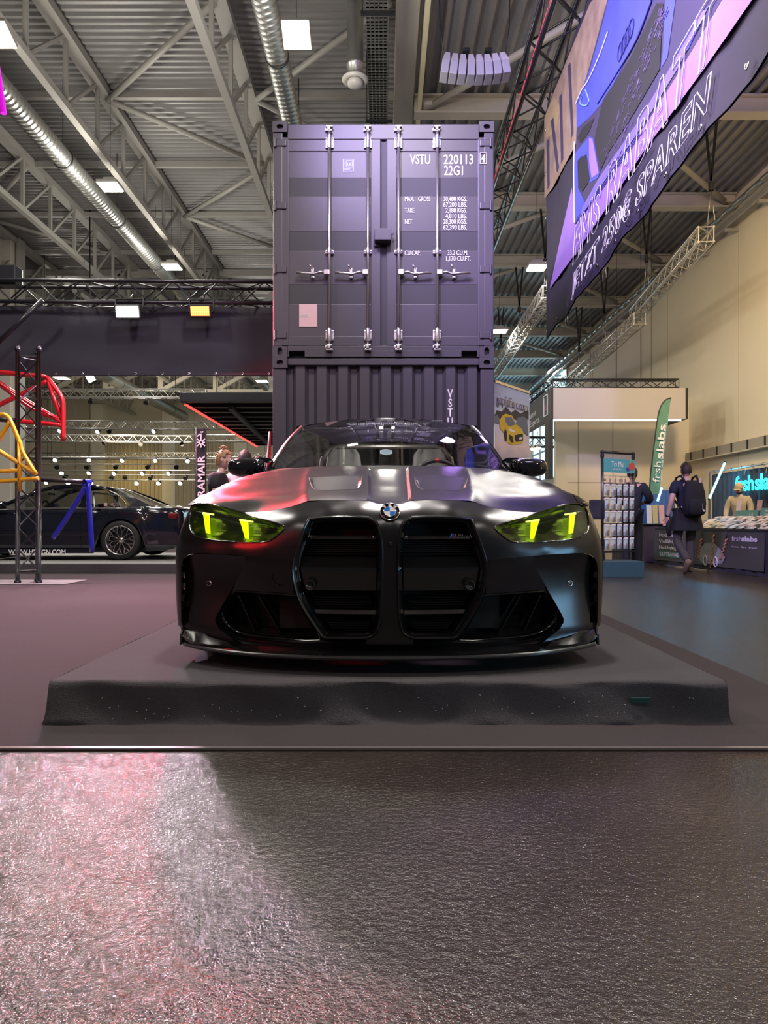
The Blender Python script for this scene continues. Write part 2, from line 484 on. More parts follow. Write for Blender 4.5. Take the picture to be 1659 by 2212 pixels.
# ---- roof decks: trapezoidal sheet
def deck_x(x0, x1, y0, y1, z, pitch, h):
    b = MB(); rows = []
    n = int((y1-y0)/pitch)
    for i in range(n):
        y = y0+i*pitch
        for (dy, dz) in ((0, 0), (0.30, 0), (0.42, h), (0.88, h)):
            rows.append([V((x0, y+dy*pitch, z+dz)), V((x1, y+dy*pitch, z+dz))])
    b.grid(rows, smooth=False); return b
def deck_y(x0, x1, y0, y1, z, pitch, h):
    b = MB(); rows = []
    n = int((x1-x0)/pitch)
    for i in range(n):
        x = x0+i*pitch
        for (dx, dz) in ((0, 0), (0.28, 0), (0.40, h), (0.88, h)):
            rows.append([V((x+dx*pitch, y0, z+dz)), V((x+dx*pitch, y1, z+dz))])
    b.grid(rows, smooth=False); return b
ce = deck_x(-45, 0.3, 5, 52, 9.55, 0.17, 0.05).obj('ceiling', M_DECKM); tag(ce, kind='structure')
ce2 = deck_y(0.3, 9.0, 5, 52, 8.95, 0.235, 0.07).obj('ceiling', mat('roof_deck_light', (0.31, 0.305, 0.32), 0.4, 0.3, var=0.15)); tag(ce2, kind='structure')
tag(MB().box((-45, -8, 9.75), (12, 62, 9.9)).obj('ceiling', M_DECKM), kind='structure')

# ---- walls
tag(MB().box((8.8, -6, 0), (9.1, 34, 9.6)).obj('wall_right', M_WALL), kind='structure')
tag(MB().box((8.8, 34, 0), (9.1, 52, 3.0)).obj('wall_right', M_WALL), kind='structure')
tag(MB().box((-45, 50, 0), (9.1, 50.3, 9.7)).obj('wall_back', mat('wall_back_cream', (0.50, 0.45, 0.36), 0.8, var=0.15, vscale=0.5)), kind='structure')
tag(MB().box((4.95, 20.5, 0), (8.8, 20.7, 4.3)).obj('wall_partition', mat('partition_cream', (0.74, 0.67, 0.54), 0.75, var=0.05, vscale=0.5)), kind='structure')
sj = MB()
for x in (5.6, 6.6, 7.9): sj.box((x, 20.49, 0), (x+0.012, 20.5, 4.3))
sj.box((5.3, 20.49, 1.9), (6.6, 20.5, 1.912))
tag(sj.obj('trim_1', mat('joint_brown', (0.22, 0.18, 0.13), 0.8)), kind='structure')  # brown seams between the partition panels
sj = MB()
for y in (11.5, 15.2, 17.6, 22.0, 24.2, 27, 30): sj.box((8.788, y, 0), (8.8, y+0.015, 8.3))
sj.box((8.79, -6, 8.2), (8.8, 34, 8.3))
tag(sj.obj('trim_2', mat('joint_cream', (0.50, 0.43, 0.31), 0.8)), kind='structure')  # darker cream seams between the wall panels
# glazing in the far right wall and its mullions
gl = thing('window_1', 'tall daylight window band in the far right wall', 'window', (8.85, 43, 0)); tag(gl, kind='structure')
for k in range(8):
    y = 34.1+2.0*k
    MB((8.85, 43, 0)).box((8.84, y, 3.0), (8.86, y+1.9, 8.4)).obj('pane', mat('daylit_glass', (0.35, 0.62, 0.72), 0.2, emit=1.6, ecol=(0.42, 0.72, 0.86), var=0.4, vscale=1.5), gl)
for k in range(9):
    MB((8.85, 43, 0)).box((8.74, 34.0+2.0*k, 3.0), (8.9, 34.1+2.0*k, 8.4)).obj('mullion', M_STEEL, gl)
for z in (3.0, 4.6, 6.2, 7.8):
    MB((8.85, 43, 0)).box((8.76, 34, z), (8.88, 50, z+0.08)).obj('transom', M_STEEL, gl)
g2 = thing('window_2', 'daylight glazing at the far end of the hall', 'window', (7, 49.9, 0)); tag(g2, kind='structure')
for k in range(6):
    x = 3.4+0.9*k
    MB((7, 49.9, 0)).box((x, 49.9, 1.5), (x+0.84, 49.95, 7.5)).obj('pane', MATS['daylit_glass'], g2)
    MB((7, 49.9, 0)).box((x-0.06, 49.8, 1.5), (x, 49.98, 7.5)).obj('mullion', M_STEEL, g2)
# back wall pilasters and ribbed cladding
pil = MB()
for x in (-30, -25.5, -20.5, -15.5, -10.5, -5.5): pil.box((x, 49.6, 0), (x+0.9, 50, 9.0))
tag(pil.obj('trim_3', mat('pilaster_cream', (0.66, 0.61, 0.50), 0.8)), kind='structure')
cl = MB()
for x0, x1 in ((-29, -25.5), (-19.6, -15.6), (-14.6, -10.6)):
    x = x0
    while x < x1:
        cl.box((x, 49.9, 1.2), (x+0.16, 49.98, 6.6)); x += 0.3
tag(cl.obj('wall_back', mat('cladding_tan', (0.40, 0.33, 0.22), 0.6)), kind='structure')
colm = thing('hall_column', 'pale square hall column at the far left behind the lattice post', 'column', (-11.2, 22, 0))
MB((-11.2, 22, 0)).bbox((-12.2, 21.6, 0), (-11.35, 22.4, 9.5), 0.03).obj('shaft', M_BEAM, colm)
MB((-11.2, 22, 0)).bbox((-11.32, 21.8, 0), (-11.2, 22.2, 9.5), 0.03).obj('rain_pipe', M_STEEL, colm)

# ---- main box beam and the beams of the right bay
tag(MB().bbox((0.20, 5, 8.78), (0.56, 50, 9.55), 0.01).obj('roof_beam', M_BEAM), 'wide cream box girder running down the middle of the roof', 'beam')
tag(MB().bbox((0.63, 5, 8.62), (0.71, 14.2, 8.8), 0.01).obj('strip_light_rail', mat('rail_pale_yellow', (0.75, 0.70, 0.45), 0.5)), 'pale slim lighting rail beside the middle girder', 'rail')
ORD = ['nearest', 'second', 'third', 'fourth', 'fifth', 'sixth', 'seventh', 'eighth', 'ninth']
for k in range(8):
    y = 13.66+4.06*k
    r = thing('cross_beam', '%s cream cross beam of the right roof bay counted from the camera' % ORD[k], 'beam', (4.6, y, 8.6), group='cross beams of the right bay')
    b = (4.6, y, 8.6)
    MB(b).bbox((0.58, y-0.03, 8.62), (8.75, y+0.03, 8.93), 0.005).obj('web', M_BEAM, r)
    MB(b).bbox((0.58, y-0.13, 8.58), (8.75, y+0.13, 8.62), 0.005).obj('bottom_flange', M_BEAM, r)
    MB(b).bbox((0.58, y-0.13, 8.91), (8.75, y+0.13, 8.945), 0.005).obj('top_flange', M_BEAM, r)
    if k < 6:
        for (xa, xb, nm) in ((0.85, 4.4, 'rising'), (8.5, 4.6, 'falling')):
            t = thing('wind_brace', '%s pale brace tube in the %s bay of the right roof' % (nm, ORD[k]), 'brace', (xa, y, 8.7), group='wind braces of the right roof')
            MB((xa, y, 8.7)).tube([(xa, y-0.1, 8.70), (xb, y-3.9, 8.70)], 0.065, 10).obj('tube', M_BEAM, t)
            MB((xa, y, 8.7)).bbox((xa-0.1, y-0.25, 8.66), (xa+0.1, y-0.05, 8.74), 0.01).obj('gusset', M_BEAM, t)
# ---- lattice roof trusses of the left bay, running away from the camera
LO = 8.15; UP = 9.42
NAMES = ['beside the container', 'left of the one beside the container', 'third from the container', 'fourth from the container', 'fifth from the container', 'sixth from the container']
for k, x in enumerate((-2.72, -5.65, -8.55, -11.4, -14.3, -17.2)):
    r = thing('roof_truss', 'pale steel roof truss %s' % NAMES[k], 'roof truss', (x, 8, LO), group='roof trusses of the left bay')
    o = (x, 8, LO)
    y0, y1 = 7.0, 49.0
    MB(o).bar((x, y0, LO), (x, y1, LO), 0.13, 0.13).obj('bottom_chord', M_STEEL, r)
    MB(o).bar((x, y0, UP), (x, y1, UP), 0.26, 0.16).obj('top_chord', M_STEEL, r)
    for j in range(30):
        y = y0+1.4*j
        MB(o).bar((x, y, LO), (x, y, UP), 0.07, 0.07).obj('vertical', M_STEEL, r)
        MB(o).bar((x, y, LO), (x, y+1.4, UP), 0.06, 0.06).obj('diagonal', M_STEEL, r)
for k in range(13):
    y = 11.6+2.8*k
    tag(MB((0, y, 9.4)).bar((-40, y, 9.42), (0.2, y, 9.42), 0.10, 0.13).obj('purlin', M_STEEL, loc=(0, y, 9.4)), 'pale horizontal purlin, %s from the camera across the left roof' % (ORD+['tenth', 'eleventh', 'twelfth', 'thirteenth'])[k], 'purlin', 'purlins of the left roof')
BR = [((-5.6, 14.4), (-2.8, 11.7)), ((-5.6, 14.4), (-2.8, 17.1)), ((-5.6, 19.9), (-2.8, 17.1)), ((-5.6, 19.9), (-2.8, 22.8)), ((-2.6, 14.4), (0.1, 11.7)), ((-2.6, 14.4), (0.1, 17.1)), ((-11.3, 19.9), (-8.6, 17.1)), ((-11.3, 19.9), (-8.6, 22.8))]
for k, (a, b) in enumerate(BR):
    p0, p1 = V((a[0], a[1], 9.33)), V((b[0], b[1], 9.33))
    tag(MB(p0).tube([p0, p1], 0.06, 8).obj('roof_brace', M_STEEL, loc=p0), 'slanting pale roof brace %s' % ['rising to the truss beside the container, nearest one', 'falling to the container corner from the second truss', 'behind the lamp between the first two trusses', 'farthest between the first two trusses', 'in front of the silver duct over the container', 'hidden partly by the container top', 'between the third and fourth truss, near one', 'between the third and fourth truss, far one'][k], 'brace', 'braces of the left roof')
# transverse trusses with heavy slanted struts
for k, y in enumerate((24.4, 37.6)):
    r = thing('transverse_truss', '%s transverse roof truss with heavy slanted struts' % ['nearer', 'farther'][k], 'roof truss', (-12, y, 7.4), group='transverse trusses')
    o = (-12, y, 7.4); zt, zb = 9.3, (6.3, 7.7)[k]
    MB(o).bar((-36, y, zt), (0, y, zt), 0.2, 0.22).obj('top_chord', M_STEEL, r)
    MB(o).bar((-36, y, zb), (0, y, zb), 0.12, 0.14).obj('bottom_chord', M_STEEL, r)
    for j in range(12):
        x = -0.2-2.9*j
        MB(o).bar((x, y, zt), (x-2.9, y, zb), 0.2, 0.2).obj('strut', M_STEEL, r)
        MB(o).bar((x-2.9, y, zt), (x-2.9, y, zb), 0.26, 0.26).obj('post', M_STEEL, r)
# ---- air ducts
def duct(label, x, z, r, y0, y1):
    root = thing('air_duct', label, 'duct', (x, y0, z)); o = (x, y0, z)
    pts = []; rs = []
    b = MB(o); prof = []
    n = int((y1-y0)/0.12)
    for i in range(n):
        h = i*0.12
        prof += [(r, h), (r, h+0.10), (r+0.005, h+0.105), (r+0.005, h+0.115)]
    b.lathe(prof, (x, y0, z), (0, 1, 0), 20)
    b.obj('spiral_pipe', M_GALV, root)
    y = y0+1.2
    while y < y1:
        MB(o).lathe([(r+0.004, 0), (r+0.014, 0), (r+0.014, 0.04), (r+0.004, 0.04)], (x, y, z), (0, 1, 0), 20).obj('clamp_ring', M_BLK, root)
        MB(o).tube([(x, y+0.02, z+r), (x, y+0.02, 9.4)], 0.008, 5).obj('hanger_rod', M_BLK, root)
        y += 2.8
duct('silver spiral air duct above the left truss row', -6.25, 7.85, 0.19, 7.0, 46)
duct('silver spiral air duct just left of the container top', -1.66, 8.0, 0.175, 7.0, 46)
duct('far silver spiral air duct seen under the black curtain', -13.0, 7.6, 0.3, 14, 46)
# round diffuser on a drop duct
ad = thing('air_diffuser', 'round ceiling air diffuser on a short drop duct above the container', 'diffuser', (-0.45, 11.1, 7.6)); o = V((-0.45, 11.1, 7.6))
MB(o).tube([(-0.56, 7, 9.05), (-0.56, 11.05, 9.05)], 0.15, 16).obj('feed_duct', mat('duct_dark', (0.16, 0.16, 0.18), 0.5), ad)
MB(o).lathe([(0.13, 1.45), (0.13, 0.35), (0.135, 0.34), (0.135, 0.30), (0.12, 0.29), (0.12, 0.12)], o, n=20).obj('drop_pipe', M_GALV, ad)
MB(o).lathe([(0.11, 0.16), (0.205, 0.10), (0.21, 0.085), (0.17, 0.05), (0.12, 0.07)], o, n=28).obj('outer_ring', M_STEEL, ad)
MB(o).lathe([(0.10, 0.09), (0.125, 0.055), (0.115, 0.0), (0.03, -0.02), (0.0, -0.02)], o, n=28).obj('inner_cone', M_STEEL, ad)
# perforated cable tray
tr = thing('cable_tray', 'perforated galvanised cable tray hanging left of the middle girder', 'cable tray', (-0.1, 8, 8.25)); o = (-0.1, 8, 8.25)
xa, xb = -0.26, 0.06
for k in range(60):
    y = 7.0+0.30*k
    b = MB(o)
    for j in range(5):
        xj = xa+(xb-xa)*j/5
        b.box((xj, y, 8.25), (xj+0.045, y+0.28, 8.256))
    for j in range(4): b.box((xa, y+0.07*j, 8.25), (xb, y+0.07*j+0.03, 8.255))
    b.obj('rung_plate', M_GALV, tr)
MB(o).box((xa-0.012, 7, 8.25), (xa, 25, 8.34)).obj('side_rail', M_GALV, tr)
MB(o).box((xb, 7, 8.25), (xb+0.012, 25, 8.34)).obj('side_rail', M_GALV, tr)
for y in (10.4, 13.2, 16):
    MB(o).bar((-0.34, y, 8.23), (0.16, y, 8.23), 0.05, 0.04).obj('hanger_bar', M_BLK, tr)
    MB(o).tube([(-0.32, y, 8.23), (-0.32, y, 9.56)], 0.01, 5).obj('hanger_rod', M_BLK, tr)

# ---- pipes along the top of the right wall
for (nm, lab, x, z, r, m) in (('water_pipe', 'shiny insulated pipe running along the top of the right wall', 8.42, 8.38, 0.075, M_GALV), ('water_pipe', 'thin pipe under the insulated pipe on the right wall', 8.52, 8.12, 0.035, M_STEEL)):
    b = MB((x, 6, z)); prof = []
    for i in range(60):
        h = i*0.65; prof += [(r, h), (r, h+0.6), (r*1.08, h+0.61), (r*1.08, h+0.64)]
    b.lathe(prof, (x, 6, z), (0, 1, 0), 10)
    o_ = b.obj(nm, m, loc=(x, 6, z)); tag(o_, lab, 'pipe')
ra = thing('edge_beam', 'grey steel edge beam with consoles below the roof along the right wall', 'beam', (8.6, 6, 7.9)); o = (8.6, 6, 7.9)
MB(o).bbox((8.62, 6, 8.16), (8.79, 45, 8.34), 0.01).obj('beam', mat('edge_beam_grey', (0.33, 0.32, 0.31), 0.5), ra)
for k in range(22):
    y = 8+1.6*k
    MB(o).bbox((8.45, y, 7.98), (8.79, y+0.08, 8.06), 0.005).obj('console', MATS['edge_beam_grey'], ra)
for k, y in enumerate((14.5, 21.5)):
    t = tag(MB((8.2, y, 8.4)).tube([(8.05, y, 8.9), (8.05, y, 8.42), (8.07, y+0.05, 8.36), (8.14, y+0.1, 8.33), (8.4, y+0.3, 8.33)], 0.07, 10).obj('pipe_elbow', M_STEEL, loc=(8.2, y, 8.4)), '%s pale pipe elbow dropping to the wall pipes under the right roof' % ['near', 'far'][k], 'pipe')
# cable duct on the lower right wall
ct = thing('wall_cable_duct', 'long grey cable duct on the right wall above the air freshener stand', 'cable duct', (8.7, 16, 2.6)); o = (8.7, 16, 2.6)
MB(o).box((8.66, 8, 2.5), (8.79, 20.4, 2.74)).obj('channel', mat('duct_grey', (0.36, 0.33, 0.27), 0.5), ct)
MB(o).box((8.6, 8, 2.47), (8.79, 20.4, 2.5)).obj('ledge', mat('ledge_pale', (0.6, 0.55, 0.45), 0.5), ct)
for k in range(16): MB(o).box((8.645, 8.3+0.78*k, 2.5), (8.66, 8.36+0.78*k, 2.74)).obj('clip', M_BLK, ct)

# ---- high bay lamps in view
def high_bay(label, c, s=0.36, energy=160, top=9.56, tilt=0.0):
    c = V(c); top = top if c.x < 0.3 else 8.95; r = thing('high_bay_lamp', label, 'lamp', c, group='high bay lamps'); 
    Mx = Matrix.Rotation(tilt, 4, 'X')
    def q(lo, hi, b): 
        mb = MB(); mb.bbox(lo, hi, b); mb.v = [Mx @ p for p in mb.v]; return mb
    q((-s/2-0.02, -s/2-0.02, 0.0), (s/2+0.02, s/2+0.02, 0.07), 0.015).obj('housing', M_STEEL, r)
    q((-s*0.28, -s*0.28, 0.07), (s*0.28, s*0.28, 0.16), 0.02).obj('heat_sink', M_STEEL, r)
    q((-s/2, -s/2, -0.012), (s/2, s/2, 0.0), 0.004).obj('glowing_diffuser', M_LAMP, r)
    MB().tube([(0, 0, 0.15), (0, 0, top-0.01-c.z)], 0.006, 5).obj('cable', M_BLK, r)
    l = bpy.data.lights.new('high_bay_light', 'AREA'); l.energy = energy; l.size = s; l.color = (1, 0.95, 0.84)
    lo = bpy.data.objects.new('high_bay_light', l); COL.objects.link(lo); lo.location = c+V((0, 0, -0.03))
    lamp('roof_fill', 'POINT', c+V((0, 0, -0.7)), c, energy*(0.9 if c.x < 0 else 0.6), (1, 0.95, 0.84), shadow_soft_size=0.4)  # added fill below the lamp, lifts the roof
high_bay('glaring high bay lamp above the left container edge', Pt(640, 76, 9.6), 0.34, 195, tilt=-0.5)
high_bay('high bay lamp cut by the left picture edge', Pt(-6, 76, 9.7), 0.34, 195, tilt=-0.4)
high_bay('high bay lamp in front of the second roof truss', Pt(238, 404, 14.2), 0.38, 260)
high_bay('high bay lamp low over the black curtain truss', Pt(371, 577, 18.6), 0.42, 260)
high_bay('high bay lamp left of the purple banner', Pt(1160, 578, 16.8), 0.42, 45)
high_bay('high bay lamp beside the container right edge', Pt(1079, 716, 22.4), 0.45, 60)
high_bay('far high bay lamp under the curtain, leftmost', Pt(133, 817, 30), 0.5, 325)
high_bay('far high bay lamp under the curtain, beside the container', Pt(566, 824, 33), 0.5, 325)
for (px, py, d) in ((-500, 560, 20), (300, 700, 34), (1180, 800, 36)):
    c = Pt(px, py, d); lamp('high_bay_light', 'AREA', c, (c.x, c.y, 0), 300, (1, 0.95, 0.84), size=0.5)

# ---- silver lighting trusses and spot rows of the far stands
for k, (xa, xb, py, d, wd) in enumerate(((-12.0, -5.75, 851, 23, 0.26), (-14.5, -5.6, 919, 28, 0.29), (-17, -6.2, 947, 33, 0.29), (-19, -5.4, 985, 38, 0.3))):
    z = Pt(0, py, d).z
    truss('lighting_truss', 'silver lighting truss hanging far left, %s row from the top' % ORD[k].replace('nearest', 'first'), (xa, d, z), (xb, d, z), wd, M_ALU, rc=0.028, rb=0.012, each=(k < 2), group='far lighting trusses')
    for x in (xa+1, xb-1): tag(MB((x, d, z)).tube([(x, d, z-wd/2), (x, d, 9.55)], 0.012, 5).obj('hanging_wire', M_BLK, loc=(x, d, z)), '%s suspension wire of the far silver truss, %s row' % ('left' if x < (xa+xb)/2 else 'right', ORD[k].replace('nearest', 'first')), 'wire', 'far suspension wires')
BARS = ((988, 30), (1003, 32), (1016, 33), (1026, 34.5), (1037, 36))
for k, (py, d) in enumerate(BARS):
    z = Pt(0, py, d).z; r = thing('lighting_bar', 'thin lighting bar of the far left stand, %s from the top' % ORD[k].replace('nearest', 'first'), 'bar', (-9, d, z), group='far lighting bars')
    MB().tube([(-10, 0, 0), (3.8, 0, 0)], 0.025, 6).obj('tube', M_ALU, r)
    for x in (-6, 1): MB().tube([(x, 0, 0), (x, 0, 9.54-z)], 0.008, 4).obj('suspension_wire', M_BLK, r)
def spot(px, py, d, zs, on=True, where=''):
    c = Pt(px, py, d); r = thing('spot_lamp', ('lit' if on else 'dark')+' small track spot of the far left stand, '+where, 'spot lamp', c, group='far track spots')
    ax = V((random.uniform(-0.3, 0.3), -1, -0.6)).normalized(); s = d/30
    MB().lathe([(0.02*s, -0.2*s), (0.075*s, -0.18*s), (0.085*s, 0.0), (0.10*s, 0.05*s), (0.095*s, 0.05*s), (0.08*s, 0.01*s)], (0, 0, 0), ax, 12).obj('can', M_BLK, r)
    MB().lathe([(0.0, 0.02*s), (0.088*s, 0.02*s)], (0, 0, 0), ax, 12).obj('lens', M_LAMP if on else M_BLKG, r)
    MB().bar((0, 0, 0.05*s), (0, 0, zs-c.z+0.02), 0.04*s, 0.04*s).obj('bracket', M_BLK, r)
SP = [(129, 931), (211, 933), (332, 932), (119, 994), (192, 994), (264, 995), (335, 995), (405, 996), (133, 1022), (192, 1022), (246, 1023), (307, 1023), (364, 1023), (100, 1043), (147, 1043), (197, 1044), (295, 1044), (342, 1044), (389, 1044)]
SPD = [(236, 932), (224, 958), (304, 959), (393, 959), (123, 1009), (187, 1009), (250, 1009), (319, 1009), (381, 1009), (140, 1032), (241, 1032), (270, 1032), (325, 1033), (401, 1033), (195, 868), (315, 870)]
SUP = [(860, 880, 851, 23, 'top row'), (925, 940, 919, 28, 'second row'), (950, 965, 947, 33, 'third row'), (990, 1000, 988, 30, 'fourth row'), (1005, 1012, 1003, 32, 'fifth row'), (1018, 1026, 1016, 33, 'sixth row'), (1028, 1036, 1026, 34.5, 'seventh row'), (1040, 1048, 1037, 36, 'lowest row')]
cnt = {}
for on, L_ in ((True, SP), (False, SPD)):
    for (px, py) in L_:
        for (a_, b_, sy, d, row) in SUP:
            if a_ <= py <= b_:
                cnt[(on, row)] = cnt.get((on, row), 0)+1
                spot(px, py, d, Pt(0, sy, d).z-(0.13 if d in (23, 28) or sy == 947 else 0), on, '%s, %s from the left' % (row, ORD[cnt[(on, row)]-1].replace('nearest', 'first')))
lamp('far_stand_light', 'AREA', (-11, 33, 5.0), (-12, 50, 2.5), 450, (1, 0.86, 0.58), size=4)
lamp('far_stand_glow', 'SPOT', (-17.3, 46, 4.4), (-17.5, 50, 3.2), 250, (1, 0.72, 0.22), spot_size=1.6, spot_blend=0.8, shadow_soft_size=0.3)
fl = thing('flood_lamp', 'bright tilted flood lamp under the curtain edge beside the lattice post', 'lamp', Pt(194, 813, 20)); 
MB().bbox((-0.12, -0.05, -0.22), (0.14, 0.05, 0.1), 0.02, Matrix.Rotation(-0.5, 4, 'Y')).obj('housing', M_BLK, fl)
MB().tube([(0, 0, 0), (0, 0, 9.55-fl.location.z)], 0.02, 6).obj('drop_pole', M_BLK, fl)
MB().bbox((-0.09, -0.06, -0.18), (0.11, -0.05, 0.06), 0.004, Matrix.Rotation(-0.5, 4, 'Y')).obj('glass', M_LAMP, fl)

# ---- silver trusses, straps and wires under the right roof
truss('lighting_truss', 'silver truss hanging along the right wall, near piece', (6.35, 14.0, 6.45), (6.9, 19.5, 6.45), 0.29, M_ALU, rc=0.026, rb=0.012)
truss('lighting_truss', 'silver truss hanging along the right wall, far piece', (6.7, 18.6, 6.1), (7.3, 29, 6.2), 0.29, M_ALU, rc=0.026, rb=0.012)
truss('lighting_truss', 'silver truss hanging between the banner and the container', (4.0, 17.2, 6.35), (4.25, 27.5, 6.5), 0.29, M_ALU, rc=0.026, rb=0.012)
for k, (x, y, z0) in enumerate(((6.4, 13.9, 6.7), (6.55, 17.72, 6.7), (6.75, 21.78, 6.4), (7.1, 25.84, 6.4), (4.02, 17.72, 6.6), (4.15, 21.78, 6.65), (4.25, 25.84, 6.7), (5.5, 17.72, 6.9), (5.6, 21.78, 6.9))):
    r = thing('hoist_strap', 'black sling strap hanging from the right roof beams, %s of nine by distance' % ORD[k], 'strap', (x, y, z0), group='sling straps')
    MB((x, y, z0)).bar((x-0.11, y, 8.6), (x, y, z0+0.75), 0.05, 0.014, up=(0, 1, 0)).obj('sling', M_BLK, r)
    MB((x, y, z0)).bar((x+0.11, y, 8.6), (x, y, z0+0.75), 0.05, 0.014, up=(0, 1, 0)).obj('sling', M_BLK, r)
    MB((x, y, z0)).lathe([(0.05, 0), (0.05, 0.16)], (x, y, z0+0.56), (0, 0, 1), 8).obj('chain_hoist', M_BLK, r)
    for s in (-0.16, 0.16): MB((x, y, z0)).tube([(x, y, z0+0.6), (x, y+s, z0-0.08)], 0.007, 5).obj('steel_sling', M_ZINC, r)
for k, (px, d) in enumerate(((1275, 18.0), (1407, 18.0), (1332, 19.4), (1384, 19.4))):
    x = (px-CX)/F*d
    tag(MB((x, d, 4.4)).tube([(x, d, 4.42), (x, d, 8.95)], 0.006, 5).obj('hanging_wire', M_BLK, loc=(x, d, 4.4)), 'thin suspension wire above the white header sign, %s from the left' % ['first', 'fourth', 'second', 'third'][k], 'wire', 'suspension wires')

# ---- line array loudspeaker under the right roof
la = thing('line_array', 'curved white row of eight loudspeaker boxes hanging under the right roof', 'loudspeaker', Pt(1029, 128, 10.2)); 
for k in range(8):
    a = (k-3.5)*0.085; R = 1.45
    Mx = Matrix.Translation(V((math.sin(a)*R, 0.25, -R*0.0+ (R-R*math.cos(a))*0.55))) @ Matrix.Rotation(-a*0.55, 4, 'Y')
    MB().bbox((-0.055, -0.20, -0.19), (0.055, 0.06, 0.0), 0.008, Mx).obj('speaker_front', mat('speaker_grey', (0.42, 0.42, 0.46), 0.6), la)
    mb = MB(); mb.prism([(-0.056, -0.19, 0.0), (0.056, -0.19, 0.0), (0.035, -0.10, 0.17), (-0.035, -0.10, 0.17)], (0, 0.2, 0)); mb.v = [Mx @ p for p in mb.v]
    mb.obj('speaker_body', mat('speaker_white', (0.66, 0.65, 0.66), 0.6), la)
for s in (-0.13, 0.19): MB().bbox((s-0.05, 0.1, 0.2), (s+0.05, 0.3, 0.24), 0.005).obj('bracket', M_BLK, la)
for s in (-0.46, 0.46): MB().tube([(s*0.95, 0.2, 0.15), (s*1.1, 0.2, 0.6), (s*1.15, 0.2, 9.0-la.location.z)], 0.008, 5).obj('hanger_wire', M_BLK, la)
# ================================================================ THE MATTE COUPE (centre)
def paint_material():
    m = bpy.data.materials.new('satin_black_paint'); m.use_nodes = True; nt = m.node_tree; b = nt.nodes['Principled BSDF']
    tc = nt.nodes.new('ShaderNodeTexCoord'); n = nt.nodes.new('ShaderNodeTexNoise'); n.inputs['Scale'].default_value = 900; n.inputs['Detail'].default_value = 2
    nt.links.new(tc.outputs['Object'], n.inputs['Vector'])
    mx = nt.nodes.new('ShaderNodeMix'); mx.data_type = 'RGBA'; mx.inputs[6].default_value = (0.054, 0.052, 0.055, 1); mx.inputs[7].default_value = (0.078, 0.075, 0.079, 1)
    nt.links.new(n.outputs['Fac'], mx.inputs[0]); nt.links.new(mx.outputs[2], b.inputs['Base Color'])
    b.inputs['Metallic'].default_value = 0.92; b.inputs['Roughness'].default_value = 0.27
    return m
M_PAINT = paint_material()
def carbon_material():
    m = bpy.data.materials.new('carbon_fibre'); m.use_nodes = True; nt = m.node_tree; b = nt.nodes['Principled BSDF']
    tc = nt.nodes.new('ShaderNodeTexCoord'); mp = nt.nodes.new('ShaderNodeMapping'); mp.inputs['Rotation'].default_value = (0.4, 0.785, 0.785)
    wv = nt.nodes.new('ShaderNodeTexWave'); wv.inputs['Scale'].default_value = 150; wv.inputs['Distortion'].default_value = 0.0
    nt.links.new(tc.outputs['Object'], mp.inputs[0]); nt.links.new(mp.outputs[0], wv.inputs['Vector'])
    mx = nt.nodes.new('ShaderNodeMix'); mx.data_type = 'RGBA'; mx.inputs[6].default_value = (0.004, 0.004, 0.005, 1); mx.inputs[7].default_value = (0.022, 0.021, 0.022, 1)
    nt.links.new(wv.outputs['Fac'], mx.inputs[0]); nt.links.new(mx.outputs[2], b.inputs['Base Color'])
    b.inputs['Roughness'].default_value = 0.25; b.inputs['Coat Weight'].default_value = 1.0; b.inputs['Coat Roughness'].default_value = 0.04
    return m
M_CARBON = carbon_material()
M_GAP = mat('dark_cavity', (0.004, 0.004, 0.005), 0.7)
M_GLOSSTRIM = mat('black_satin_trim', (0.010, 0.010, 0.011), 0.22, coat=0.4)

CY0 = 2.90; CXO = 0.024; CZ0 = PLZ+0.008
car = thing('car', 'matte black sports coupe with yellow-green daytime lights on the black platform', 'car', (CXO, CY0, CZ0))
def C(px, py, y):
    d = CY0+y
    return np.array([(px-CX)/F*d-CXO, y, CAMZ-CZ0+(HY-py)/F*d])

# ---- planform of the nose: arc-length parameter s
_b = np.array(spline([(-0.2, 0.008), (0, 0), (0.2, 0.008), (0.4, 0.040), (0.55, 0.080), (0.70, 0.135), (0.82, 0.190), (0.90, 0.245), (0.95, 0.300), (0.976, 0.36), (0.985, 0.43), (0.985, 0.55), (0.985, 0.62)], 20))
_b = _b[20:]
_s = np.concatenate([[0], np.cumsum(np.linalg.norm(np.diff(_b, axis=0), axis=1))])
_t = np.gradient(_b, axis=0); _t /= np.linalg.norm(_t, axis=1)[:, None]
_n = np.stack([_t[:, 1], -_t[:, 0]], 1)
def base(s):
    s = np.clip(s, 0, _s[-1])
    p = np.stack([np.interp(s, _s, _b[:, i]) for i in (0, 1)], -1); n = np.stack([np.interp(s, _s, _n[:, i]) for i in (0, 1)], -1)
    return p, n
def s_of_x(x): return np.interp(x, _b[:240, 0], _s[:240])
OFFS = []
def offrow(x, lst):
    s = x if x > 1 else float(s_of_x(x))
    for z, o in lst: OFFS.append((s, z, o))
offrow(0.0, [(.70, -.10), (.67, -.055), (.64, -.028), (.60, -.010), (.5, 0), (.35, 0), (.2, -.005), (.12, -.02)])
offrow(0.12, [(.712, -.105), (.675, -.055), (.64, -.026), (.60, -.009), (.5, 0), (.35, 0), (.2, -.005), (.12, -.02)])
offrow(0.26, [(.712, -.108), (.675, -.055), (.64, -.025), (.60, -.008), (.5, 0), (.35, 0), (.12, -.02)])
offrow(0.40, [(.695, -.098), (.66, -.055), (.62, -.022), (.56, -.002), (.48, .002), (.3, 0), (.12, -.02)])
